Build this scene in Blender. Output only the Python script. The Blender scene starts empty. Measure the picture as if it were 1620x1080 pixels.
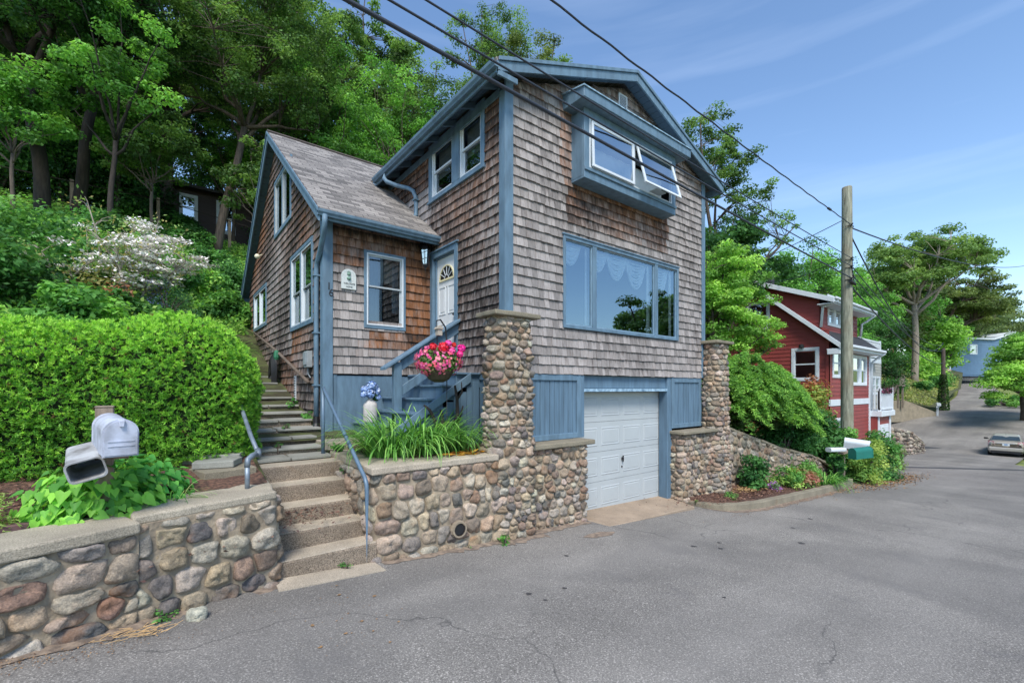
import bpy, math, random
import numpy as np
from mathutils import Vector, noise as mnoise
R = math.radians
SC = bpy.context.scene
COL = SC.collection
# ------------------------------------------------------------------ camera
cam_d = bpy.data.cameras.new("camera"); cam = bpy.data.objects.new("camera", cam_d); COL.objects.link(cam)
cam.location = (0, 0, 2.25)
cam.rotation_euler = (R(90), 0, -R(38.07))
cam_d.sensor_width = 36; cam_d.lens = 15.75; cam_d.shift_y = 75/1620; cam_d.clip_end = 2000; cam_d.clip_start = .05
SC.camera = cam
# ------------------------------------------------------------------ sky, sun, exposure
SUN_EL, SUN_AZ = 52, 215          # azimuth measured from +Y clockwise, where the sun stands
w = bpy.data.worlds.new("World"); SC.world = w; w.use_nodes = True
nt = w.node_tree; bg = nt.nodes['Background']
sky = nt.nodes.new('ShaderNodeTexSky'); sky.sky_type = 'NISHITA'; sky.sun_disc = False
sky.sun_elevation = R(SUN_EL); sky.sun_rotation = R(SUN_AZ); sky.air_density = 1.0; sky.dust_density = .3; sky.ozone_density = 1.3
tc = nt.nodes.new('ShaderNodeTexCoord'); mp = nt.nodes.new('ShaderNodeMapping')
mp.inputs['Rotation'].default_value = (0, 0, R(25)); mp.inputs['Scale'].default_value = (1.0, 1.0, 11.0)
nz = nt.nodes.new('ShaderNodeTexNoise'); nz.inputs['Scale'].default_value = 1.9; nz.inputs['Detail'].default_value = 5; nz.inputs['Roughness'].default_value = .5
cr = nt.nodes.new('ShaderNodeValToRGB'); cr.color_ramp.elements[0].position = .5; cr.color_ramp.elements[1].position = .85
cr.color_ramp.elements[1].color = (.065, .065, .065, 1)
mx = nt.nodes.new('ShaderNodeMix'); mx.data_type = 'RGBA'; mx.inputs['B'].default_value = (9.5, 10.3, 11.5, 1)
nt.links.new(tc.outputs['Generated'], mp.inputs['Vector']); nt.links.new(mp.outputs[0], nz.inputs['Vector'])
nt.links.new(nz.outputs['Fac'], cr.inputs['Fac']); nt.links.new(cr.outputs['Color'], mx.inputs['Factor'])
hs_n = nt.nodes.new('ShaderNodeHueSaturation'); hs_n.inputs['Saturation'].default_value = 1.08; hs_n.inputs['Value'].default_value = 1.05; nt.links.new(sky.outputs[0], hs_n.inputs['Color']); nt.links.new(hs_n.outputs[0], mx.inputs['A']); nt.links.new(mx.outputs['Result'], bg.inputs['Color'])
bg.inputs['Strength'].default_value = .10
sun_d = bpy.data.lights.new("sun", 'SUN'); sun = bpy.data.objects.new("sun", sun_d); COL.objects.link(sun)
sun_d.energy = 1.9; sun_d.angle = R(20); sun_d.color = (1, .94, .85)
az = R(SUN_AZ); el = R(SUN_EL)
sdir = Vector((math.sin(az)*math.cos(el), math.cos(az)*math.cos(el), math.sin(el)))
sun.rotation_euler = sdir.to_track_quat('Z', 'Y').to_euler()
SC.view_settings.view_transform = 'Standard'; SC.view_settings.look = 'None'; SC.view_settings.gamma = 1
SC.view_settings.exposure = 1.27
SC.render.engine = 'CYCLES'
SC.cycles.max_bounces = 6; SC.cycles.transparent_max_bounces = 8; SC.cycles.diffuse_bounces = 3; SC.cycles.glossy_bounces = 3
# ------------------------------------------------------------------ helpers
rng = np.random.default_rng(7); rnd = random.Random(5)
def S(r, g, b):
    f = lambda c: (c/255/12.92) if c <= 10 else ((c/255+.055)/1.055)**2.4
    return (f(r), f(g), f(b))
BASE = {}
def tag(o, label=None, cat=None, group=None, kind=None):
    if label: o['label'] = label
    if cat: o['category'] = cat
    if group: o['group'] = group
    if kind: o['kind'] = kind
    return o
def thing(name, label, cat, loc=(0, 0, 0), group=None):
    o = bpy.data.objects.new(name, None); o.empty_display_size = .2; COL.objects.link(o); o.location = loc
    BASE[o.name] = Vector(loc); return tag(o, label, cat, group)
def base_of(o):
    while o is not None and o.parent is not None: o = o.parent
    return BASE.get(o.name, Vector((0, 0, 0))) if o is not None else Vector((0, 0, 0))
def link(name, me, parent=None, loc=None):
    o = bpy.data.objects.new(name, me); COL.objects.link(o)
    if parent is not None: o.parent = parent
    elif loc is not None: o.location = loc; BASE[o.name] = Vector(loc)
    return o
class MB:
    def __init__(s): s.v = []; s.f = []; s.m = []; s.c = []; s.n = 0
    def add(s, vs, fs, mat=0, col=None):
        vs = np.asarray(vs, float).reshape(-1, 3); k = s.n
        s.v.append(vs); s.n += len(vs)
        for f in fs: s.f.append([i+k for i in f]); s.m.append(mat)
        if col is None: col = (1, 1, 1, 1)
        col = np.asarray(col, float)
        if col.ndim == 1: col = np.tile(col if len(col) == 4 else np.append(col, 1), (len(vs), 1))
        s.c.append(col)
    def box(s, a, b, mat=0, col=None):
        x0, y0, z0 = a; x1, y1, z1 = b
        s.add([(x0,y0,z0),(x1,y0,z0),(x1,y1,z0),(x0,y1,z0),(x0,y0,z1),(x1,y0,z1),(x1,y1,z1),(x0,y1,z1)],
              [(0,3,2,1),(4,5,6,7),(0,1,5,4),(1,2,6,5),(2,3,7,6),(3,0,4,7)], mat, col)
    def hexa(s, p, mat=0, col=None):      # 8 points, bottom ring then top ring
        s.add(p, [(0,3,2,1),(4,5,6,7),(0,1,5,4),(1,2,6,5),(2,3,7,6),(3,0,4,7)], mat, col)
    def beam(s, p, q, w, h, up=(0,0,1), mat=0, col=None):
        p = Vector(p); q = Vector(q); d = (q-p).normalized(); up = Vector(up); r = d.cross(up).normalized()*w/2; u = r.cross(d).normalized()*h/2
        s.hexa([p-r-u, p+r-u, q+r-u, q-r-u, p-r+u, p+r+u, q+r+u, q-r+u], mat, col)
    def prism(s, poly, d, mat=0, col=None):
        n = len(poly); P = [Vector(p) for p in poly]; d = Vector(d)
        s.add(P+[p+d for p in P], [tuple(range(n))[::-1], tuple(range(n, 2*n))]+[(i, (i+1) % n, n+(i+1) % n, n+i) for i in range(n)], mat, col)
    def tube(s, pts, rad, n=8, mat=0, col=None, cap=True):
        P = np.asarray([tuple(p) for p in pts], float); m = len(P)
        rad = np.full(m, rad) if np.isscalar(rad) else np.asarray(rad, float)
        T = np.gradient(P, axis=0); T /= np.linalg.norm(T, axis=1)[:, None]+1e-9
        ref = np.array([0, 0, 1.]) if abs(T[:, 2]).mean() < .8 else np.array([1., 0, 0])
        A = np.cross(T, ref); A /= np.linalg.norm(A, axis=1)[:, None]+1e-9; B = np.cross(T, A)
        th = np.linspace(0, 2*np.pi, n, endpoint=False)
        V = P[:, None, :]+rad[:, None, None]*(np.cos(th)[None, :, None]*A[:, None, :]+np.sin(th)[None, :, None]*B[:, None, :])
        fs = [(i*n+j, i*n+(j+1) % n, (i+1)*n+(j+1) % n, (i+1)*n+j) for i in range(m-1) for j in range(n)]
        if cap: fs += [tuple(range(n))[::-1], tuple(range((m-1)*n, m*n))]
        s.add(V.reshape(-1, 3), fs, mat, col)
    def lathe(s, c, prof, n=20, mat=0, col=None):
        th = np.linspace(0, 2*np.pi, n, endpoint=False); V = []
        for r, z in prof: V += [(c[0]+r*math.cos(t), c[1]+r*math.sin(t), c[2]+z) for t in th]
        m = len(prof); fs = [(i*n+j, i*n+(j+1) % n, (i+1)*n+(j+1) % n, (i+1)*n+j) for i in range(m-1) for j in range(n)]
        fs += [tuple(range(n))[::-1], tuple(range((m-1)*n, m*n))]
        s.add(V, fs, mat, col)
    def build(s, name, mats, parent=None, smooth=False, bevel=0, loc=None, local=False, seg=1):
        V = np.concatenate(s.v) if s.v else np.zeros((0, 3)); off = np.zeros(3)
        if not local:
            off = np.array(base_of(parent)) if parent is not None else (np.array(loc) if loc is not None else off)
        me = bpy.data.meshes.new(name); me.from_pydata((V-off).tolist(), [], s.f)
        if not isinstance(mats, (list, tuple)): mats = [mats]
        for m_ in mats: me.materials.append(m_)
        if len(mats) > 1: me.polygons.foreach_set('material_index', s.m)
        a = me.color_attributes.new('col', 'FLOAT_COLOR', 'POINT'); a.data.foreach_set('color', np.concatenate(s.c).ravel())
        if smooth: me.polygons.foreach_set('use_smooth', [True]*len(me.polygons))
        me.update()
        o = link(name, me, parent, loc)
        if bevel:
            b = o.modifiers.new('bevel', 'BEVEL'); b.width = bevel; b.segments = seg; b.limit_method = 'ANGLE'
        return o
def arr_mesh(name, V, F, cols, mat, parent=None, loc=None, smooth=False):
    """V (n,3), F (m,k) arrays"""
    off = np.array(base_of(parent)) if parent is not None else (np.array(loc) if loc is not None else np.zeros(3))
    me = bpy.data.meshes.new(name); m, k = F.shape
    me.vertices.add(len(V)); me.vertices.foreach_set('co', (V-off).astype(np.float32).ravel())
    me.loops.add(m*k); me.loops.foreach_set('vertex_index', F.astype(np.int32).ravel())
    me.polygons.add(m); me.polygons.foreach_set('loop_start', np.arange(0, m*k, k, dtype=np.int32))
    me.update(calc_edges=True)
    if smooth: me.polygons.foreach_set('use_smooth', np.ones(m, bool))
    if cols is not None:
        a = me.color_attributes.new('col', 'FLOAT_COLOR', 'POINT')
        if cols.shape[1] == 3: cols = np.hstack([cols, np.ones((len(cols), 1))])
        a.data.foreach_set('color', cols.astype(np.float32).ravel())
    me.materials.append(mat)
    return link(name, me, parent, loc)
# ------------------------------------------------------------------ materials
def newmat(name):
    m = bpy.data.materials.new(name); m.use_nodes = True; t = m.node_tree
    return m, t, t.nodes['Principled BSDF']
def N(t, typ, **kw):
    n = t.nodes.new(typ)
    for k, v in kw.items():
        if k in n.inputs: n.inputs[k].default_value = v
        else: setattr(n, k, v)
    return n
def ramp(t, src, stops):
    r = t.nodes.new('ShaderNodeValToRGB'); e = r.color_ramp.elements
    while len(e) < len(stops): e.new(.5)
    for i, (p, c) in enumerate(stops):
        e[i].position = p; e[i].color = (c, c, c, 1) if np.isscalar(c) else (*c, 1)
    t.links.new(src, r.inputs['Fac']); return r.outputs['Color']
def mixc(t, fac, a, b, mode='MIX'):
    m = t.nodes.new('ShaderNodeMix'); m.data_type = 'RGBA'; m.blend_type = mode
    for nm, v in (('Factor', fac), ('A', a), ('B', b)):
        i = m.inputs[nm]
        if hasattr(v, 'is_linked'): t.links.new(v, i)
        elif nm == 'Factor': i.default_value = v
        else: i.default_value = (*v, 1) if len(v) == 3 else v
    return m.outputs['Result']
def tex(t, scale, detail=4, rough=.55, stretch=None, dist=0):
    c = t.nodes.new('ShaderNodeTexCoord'); v = c.outputs['Object']
    if stretch:
        m = t.nodes.new('ShaderNodeMapping'); m.inputs['Scale'].default_value = stretch; t.links.new(v, m.inputs['Vector']); v = m.outputs[0]
    n = N(t, 'ShaderNodeTexNoise', Scale=scale, Detail=detail, Roughness=rough, Distortion=dist); t.links.new(v, n.inputs['Vector'])
    return n.outputs['Fac']
def bump(t, b, src, strength, dist=.01):
    n = t.nodes.new('ShaderNodeBump'); n.inputs['Strength'].default_value = strength; n.inputs['Distance'].default_value = dist
    t.links.new(src, n.inputs['Height'])
    if b.inputs['Normal'].is_linked: t.links.new(b.inputs['Normal'].links[0].from_socket, n.inputs['Normal'])
    t.links.new(n.outputs[0], b.inputs['Normal'])
def simple(name, c, rough=.6, var=.15, scale=6, bmp=.1, bscale=40, metal=0, c2=None, stretch=None, spec=.5, attr=False):
    m, t, b = newmat(name); b.inputs['Roughness'].default_value = rough; b.inputs['Metallic'].default_value = metal
    b.inputs['Specular IOR Level'].default_value = spec
    c2 = c2 or tuple(x*(1-var) for x in c); c1 = tuple(min(1, x*(1+var*.6)) for x in c)
    out = mixc(t, ramp(t, tex(t, scale, 5, stretch=stretch), [(.35, 0), (.65, 1)]), c2, c1)
    if attr:
        a = N(t, 'ShaderNodeVertexColor', layer_name='col'); out = mixc(t, 1.0, out, a.outputs['Color'], 'MULTIPLY')
    t.links.new(out, b.inputs['Base Color'])
    if bmp: bump(t, b, tex(t, bscale, 5, stretch=stretch), bmp)
    return m
M = {}
BLUE = S(95, 121, 140)
M['blue'] = simple('blue_paint', BLUE, .6, .22, 5, .15, 30, stretch=(2, 2, .5))
M['blue_wood'] = simple('blue_board_paint', S(90, 116, 136), .6, .2, 2.5, .25, 14, stretch=(4, 4, .5))
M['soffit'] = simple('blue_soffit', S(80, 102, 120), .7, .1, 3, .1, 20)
M['white'] = simple('white_paint', S(205, 212, 218), .5, .06, 3, .04, 20)
M['alu'] = simple('aluminium_frame', S(170, 178, 182), .45, .08, 6, .02, 30, metal=.2)
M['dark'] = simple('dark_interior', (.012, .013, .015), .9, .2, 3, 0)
M['black'] = simple('black_metal', (.015, .015, .017), .45, .1, 6, .1, 60)
M['galv'] = simple('galvanised_pipe', S(128, 140, 152), .5, .3, 9, .2, 50, metal=.4)
M['blue_pipe'] = simple('blue_painted_pipe', S(92, 114, 134), .42, .12, 8, .12, 60, metal=.1)
M['lightblue'] = simple('peeling_pale_blue', S(150, 178, 196), .7, .3, 12, .5, 30, c2=S(95, 125, 148))
def glass(name, refl=.35, tint=(.8, .9, .95), rough=.01):
    m, t, b = newmat(name); t.nodes.remove(b); o = t.nodes['Material Output']
    g = N(t, 'ShaderNodeBsdfGlossy', Roughness=rough); g.inputs['Color'].default_value = (*tint, 1)
    tr = t.nodes.new('ShaderNodeBsdfTransparent'); tr.inputs['Color'].default_value = (.75, .8, .8, 1)
    fr = N(t, 'ShaderNodeFresnel', IOR=1.5); ma = N(t, 'ShaderNodeMath', operation='ADD'); ma.use_clamp = True
    t.links.new(fr.outputs[0], ma.inputs[0]); ma.inputs[1].default_value = refl
    mx_ = t.nodes.new('ShaderNodeMixShader'); t.links.new(ma.outputs[0], mx_.inputs[0]); t.links.new(tr.outputs[0], mx_.inputs[1]); t.links.new(g.outputs[0], mx_.inputs[2])
    t.links.new(mx_.outputs[0], o.inputs[0]); return m
M['glass'] = glass('window_glass', .14); M['glass_hi'] = glass('reflective_picture_glass', .30, (.74, .90, 1.0)); M['glass_mid'] = glass('half_reflective_glass', .45, (.85, .92, .95))
LEAFGAIN = 1.68
def leafmat():
    m, t, b = newmat('foliage'); a = N(t, 'ShaderNodeVertexColor', layer_name='col')
    b.inputs['Roughness'].default_value = .5; b.inputs['Specular IOR Level'].default_value = .25
    hsv = N(t, 'ShaderNodeHueSaturation', Saturation=.88); t.links.new(a.outputs['Color'], hsv.inputs['Color']); g = mixc(t, 1.0, hsv.outputs[0], (LEAFGAIN, LEAFGAIN, LEAFGAIN), 'MULTIPLY'); t.links.new(g, b.inputs['Base Color'])
    tr = t.nodes.new('ShaderNodeBsdfTranslucent'); t.links.new(mixc(t, .5, g, (1, 1.0, .2), 'MULTIPLY'), tr.inputs['Color'])
    mx_ = t.nodes.new('ShaderNodeMixShader'); mx_.inputs[0].default_value = .48
    t.links.new(b.outputs[0], mx_.inputs[1]); t.links.new(tr.outputs[0], mx_.inputs[2]); t.links.new(mx_.outputs[0], t.nodes['Material Output'].inputs[0]); return m
M['leaf'] = leafmat()
def petalmat():
    m, t, b = newmat('petals'); a = N(t, 'ShaderNodeVertexColor', layer_name='col'); b.inputs['Roughness'].default_value = .6
    t.links.new(a.outputs['Color'], b.inputs['Base Color']); return m
M['vc'] = petalmat()
M['bark'] = simple('grey_brown_bark', S(88, 78, 70), .9, .45, 5, .8, 9, stretch=(3, 3, .6))
M['bark_dark'] = simple('dark_bark', S(50, 44, 40), .9, .4, 5, .8, 9, stretch=(3, 3, .6))
M['mortar'] = simple('tan_mortar', S(158, 144, 124), .95, .2, 5, .9, 45, c2=S(122, 110, 94))
def stonemat():
    m, t, b = newmat('field_stone'); b.inputs['Roughness'].default_value = .85; b.inputs['Specular IOR Level'].default_value = .3
    a = N(t, 'ShaderNodeVertexColor', layer_name='col')
    n1 = ramp(t, tex(t, 14, 6, .65, dist=1.5), [(.3, (.62, .62, .64)), (.5, (1, .97, .94)), (.72, (1.45, 1.35, 1.25))])
    c = mixc(t, 1.0, a.outputs['Color'], n1, 'MULTIPLY')
    n2 = ramp(t, tex(t, 90, 3, .6), [(.36, .7), (.6, 1.15)])
    c = mixc(t, .8, c, n2, 'MULTIPLY')
    rust = ramp(t, tex(t, 3.1, 4), [(.56, 0), (.72, 1)])
    c = mixc(t, rust, c, mixc(t, .45, c, S(150, 104, 66)))
    t.links.new(c, b.inputs['Base Color']); bump(t, b, tex(t, 30, 7, .7, dist=.6), .75, .02); return m
M['stone'] = stonemat()
def concmat(name, c, speck=.35, bs=.5):
    m, t, b = newmat(name); b.inputs['Roughness'].default_value = .92
    c1 = mixc(t, ramp(t, tex(t, 2.2, 6, .6), [(.32, 0), (.68, 1)]), tuple(x*.72 for x in c), tuple(x*1.12 for x in c))
    sp = ramp(t, tex(t, 110, 2, .5), [(.35, 1-speck), (.62, 1+speck*.4)])
    c1 = mixc(t, 1.0, c1, sp, 'MULTIPLY')
    st = ramp(t, tex(t, 1.3, 5, .7, dist=1), [(.62, 0), (.7, 1)])
    c1 = mixc(t, st, c1, mixc(t, .3, c1, S(120, 92, 60)))
    t.links.new(c1, b.inputs['Base Color']); bump(t, b, tex(t, 70, 6, .7), bs, .012); return m
M['conc'] = concmat('cast_concrete', S(180, 168, 150)); M['conc_rough'] = concmat('exposed_aggregate', S(146, 132, 116), .6, 1.0)
M['conc_grey'] = concmat('grey_concrete', S(172, 162, 144)); M['flag'] = concmat('slate_flagstone', S(146, 146, 138), .15, .3)
M['curb'] = concmat('kerb_concrete', S(138, 130, 112), .3, .6)
def shinglemat():
    m, t, b = newmat('cedar_shingle'); b.inputs['Roughness'].default_value = .85; b.inputs['Specular IOR Level'].default_value = .25
    a = N(t, 'ShaderNodeVertexColor', layer_name='col'); sep = t.nodes.new('ShaderNodeSeparateColor'); t.links.new(a.outputs['Color'], sep.inputs[0])
    tone, brown, hl = sep.outputs[0], sep.outputs[1], sep.outputs[2]; al = a.outputs['Alpha']
    s1 = tex(t, 55, 4, .6, stretch=(1, 1, .08)); s2 = tex(t, 16, 4, .6, stretch=(1, 1, .25)); big = tex(t, 1.1, 3, .6)
    grey = mixc(t, s1, S(104, 97, 93), S(186, 179, 176))
    br = mixc(t, s1, S(70, 46, 33), S(164, 112, 76))
    f = N(t, 'ShaderNodeMath', operation='MULTIPLY_ADD'); f.inputs[1].default_value = 1.5; t.links.new(s2, f.inputs[0])
    g = N(t, 'ShaderNodeMath', operation='SUBTRACT'); g.inputs[1].default_value = .75; t.links.new(brown, g.inputs[0]); t.links.new(g.outputs[0], f.inputs[2]); 
    f.use_clamp = True
    f2 = N(t, 'ShaderNodeMath', operation='MULTIPLY'); f2.use_clamp = True
    sm = ramp(t, brown, [(.02, 0), (.3, 1)]); t.links.new(f.outputs[0], f2.inputs[0]); t.links.new(sm, f2.inputs[1])
    c = mixc(t, f2.outputs[0], grey, br)
    # mildew: dark vertical streaks, driven by the per-shingle amount (alpha) and height in the shingle
    d = N(t, 'ShaderNodeMath', operation='ADD'); t.links.new(al, d.inputs[0]); t.links.new(s1, d.inputs[1])
    d2 = N(t, 'ShaderNodeMath', operation='ADD'); t.links.new(d.outputs[0], d2.inputs[0])
    s3 = N(t, 'ShaderNodeMath', operation='MULTIPLY'); s3.inputs[1].default_value = .8; t.links.new(s2, s3.inputs[0]); t.links.new(s3.outputs[0], d2.inputs[1])
    d3 = N(t, 'ShaderNodeMath', operation='ADD'); t.links.new(d2.outputs[0], d3.inputs[0])
    bb = N(t, 'ShaderNodeMath', operation='MULTIPLY'); bb.inputs[1].default_value = .45; t.links.new(big, bb.inputs[0]); t.links.new(bb.outputs[0], d3.inputs[1])
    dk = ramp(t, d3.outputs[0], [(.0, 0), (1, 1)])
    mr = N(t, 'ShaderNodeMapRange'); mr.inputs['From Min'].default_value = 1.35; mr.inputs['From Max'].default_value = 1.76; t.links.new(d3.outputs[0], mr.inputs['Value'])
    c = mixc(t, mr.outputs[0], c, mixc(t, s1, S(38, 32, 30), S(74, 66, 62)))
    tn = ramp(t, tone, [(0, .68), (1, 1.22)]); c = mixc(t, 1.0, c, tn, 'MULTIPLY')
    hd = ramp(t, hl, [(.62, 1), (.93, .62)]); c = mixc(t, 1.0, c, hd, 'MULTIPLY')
    t.links.new(c, b.inputs['Base Color']); bump(t, b, s1, .45, .006); return m
M['shingle'] = shinglemat()
def asphaltmat():
    m, t, b = newmat('asphalt'); b.inputs['Roughness'].default_value = .9; b.inputs['Specular IOR Level'].default_value = .35
    c = mixc(t, ramp(t, tex(t, .45, 5, .6), [(.3, 0), (.7, 1)]), S(104, 101, 97), S(135, 131, 125))
    sp = tex(t, 75, 2, .7); c = mixc(t, 1.0, c, ramp(t, sp, [(.30, .5), (.45, .88), (.57, 1.1), (.68, 2.2)]), 'MULTIPLY'); c = mixc(t, 1.0, c, ramp(t, tex(t, 210, 1, .5), [(.3, .7), (.7, 1.35)]), 'MULTIPLY')
    pt = ramp(t, tex(t, 1.6, 4, .6, stretch=(1, .6, 1)), [(.6, 0), (.66, .3)]); c = mixc(t, pt, c, S(96, 94, 94))
    # light dusty wheel tracks along the street
    tr = ramp(t, tex(t, .5, 3, .5, stretch=(.12, 1.6, 1)), [(.45, 0), (.7, .35)]); c = mixc(t, tr, c, S(158, 154, 148))
    # older, darker resurfaced strip and mottled patches
    pt2 = ramp(t, tex(t, .22, 3, .5, dist=.6), [(.50, 0), (.53, .28)]); c = mixc(t, pt2, c, S(92, 90, 88))
    # hairline cracks
    v = N(t, 'ShaderNodeTexVoronoi', feature='DISTANCE_TO_EDGE', Scale=.42); co = t.nodes.new('ShaderNodeTexCoord')
    nn = N(t, 'ShaderNodeTexNoise', Scale=1.6, Detail=6); t.links.new(co.outputs['Object'], nn.inputs['Vector'])
    va = N(t, 'ShaderNodeVectorMath', operation='MULTIPLY_ADD'); va.inputs[1].default_value = (.9, .9, 0); t.links.new(nn.outputs['Color'], va.inputs[0]); t.links.new(co.outputs['Object'], va.inputs[2]); t.links.new(va.outputs[0], v.inputs['Vector'])
    ck = ramp(t, v.outputs['Distance'], [(0, 1), (.005, 0)]); gate = ramp(t, tex(t, .35, 2), [(.47, 0), (.55, .6)])
    ck = mixc(t, 1.0, ck, gate, 'MULTIPLY'); c = mixc(t, ck, c, (.03, .03, .032))
    t.links.new(c, b.inputs['Base Color']); bump(t, b, sp, .5, .01); return m
M['asphalt'] = asphaltmat()
M['soil'] = simple('brown_mulch', S(104, 76, 62), .95, .5, 30, 1.0, 60, c2=S(58, 42, 36))
M['dirt'] = simple('leafy_hill_soil', S(70, 78, 42), .95, .5, 4, 1, 20, c2=S(52, 46, 32))
M['grass'] = simple('bank_grass', S(120, 128, 66), .95, .4, 1.5, 1, 30, c2=S(78, 98, 44))
def roofmat():
    m, t, b = newmat('asphalt_roof_shingle'); b.inputs['Roughness'].default_value = .9
    u = N(t, 'ShaderNodeUVMap', uv_map='UVMap')
    br = N(t, 'ShaderNodeTexBrick', offset=.43, Scale=1.0); br.inputs['Mortar Size'].default_value = .007; br.inputs['Brick Width'].default_value = .27; br.inputs['Row Height'].default_value = .125
    br.inputs['Color1'].default_value = (*S(92, 89, 87), 1); br.inputs['Color2'].default_value = (*S(148, 143, 138), 1); br.inputs['Mortar'].default_value = (*S(52, 48, 47), 1); br.inputs['Mortar Smooth'].default_value = .3
    t.links.new(u.outputs[0], br.inputs['Vector'])
    c = mixc(t, 1.0, br.outputs['Color'], ramp(t, tex(t, 90, 2), [(.35, .75), (.65, 1.2)]), 'MULTIPLY')
    c = mixc(t, 1.0, c, ramp(t, tex(t, 1.5, 4), [(.3, .85), (.7, 1.12)]), 'MULTIPLY')
    t.links.new(c, b.inputs['Base Color']); bump(t, b, br.outputs['Fac'], -.6, .01); bump(t, b, tex(t, 120, 2), .3, .005); return m
M['roof'] = roofmat()
# ------------------------------------------------------------------ terrain
def lerp_tab(x, xs, ys): return float(np.interp(x, xs, ys))
RX = [-60, -4, -1, .3, 40, 44.5, 48, 55, 61, 72, 86, 110, 200]; RZ = [4.6, .98, .59, .431, -2.11, -2.34, -2.30, -1.5, -.42, .41, 1.25, 3, 9]
def zr(x): return float(np.interp(x, RX, RZ))
EX = [-30, -3, -.8, .3, .88, .94, 9.6, 9.75, 15.6, 16.6, 20, 24.7, 33, 45, 46.2, 56, 57.5, 61.4, 66, 72, 86, 110, 160]
EY = [-3.6, 3.2, 4.35, 4.75, 4.95, 7.0, 7.0, 5.45, 5.3, 4.5, 4.6, 4.95, 6.2, 8.0, 12.4, 12.9, 12.2, 9.4, 9.3, 9.6, 10.4, 13, 20]
def edge(x): return float(np.interp(x, EX, EY))
HY = [4.6, 6, 8, 12, 16, 20, 28, 40, 60, 100, 180]
HX = [-60, -10, .2, 1.0, 2, 10, 15.6, 16.8, 20, 28, 38, 47, 60, 75, 88, 110, 160]
HT = np.array([
 [1.6,1.8,2.2,3.2,5.4,7.8,12.5,16,20,25,32], [1.18,1.36,2.0,3.7,5.3,7.0,10.4,14.5,18,22,30], [1.18,1.36,2.0,3.6,5.2,6.9,10.2,14,17,21,28], [1.2,1.34,1.66,2.72,4.6,6.6,10.2,13.5,16,20,28], [1.25,1.34,1.66,2.72,4.4,6.3,10.2,13,16,20,28],
 [1.25,1.3,1.5,2.5,4.2,6.0,9.0,12,15,19,27], [.1,.5,1.0,2.0,3.6,5.2,8.0,11,14,18,26], [-.55,0,.6,1.6,3.2,5,8,11,14,18,26],
 [-.8,-.5,.1,1.2,2.8,4.5,7.5,10,13,17,25], [-1.3,-1.1,-.7,.3,1.8,3.5,6,9,12,16,24], [-1.95,-1.9,-1.9,-1.5,.2,2.5,5,8,11,15,22],
 [-2.3,-2.3,-2.3,-2.1,.2,2.2,4.5,7,10,14,20], [-.5,-.5,-.45,1.5,3.4,4.2,5.5,7.5,10,14,20], [.6,.6,.7,3.0,5.0,6.2,7.5,9,12,16,22],
 [1.3,1.3,1.4,2.8,5.2,7,9,11,14,18,24], [3,3,3,4.6,6.6,7.6,9.5,12,15,20,28], [6,6,6,6.5,7,8,10,13,17,22,30]])
def hs(x, y):
    col = [np.interp(x, HX, HT[:, j]) for j in range(len(HY))]
    z = float(np.interp(y, HY, col))
    n = mnoise.noise(Vector((x*.35, y*.35, 0)))*.10*min(1, max(0, (y-8.5)/4)); return z+n
def ground_z(x, y): return hs(x, y) if y > edge(x) else zr(x)
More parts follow.
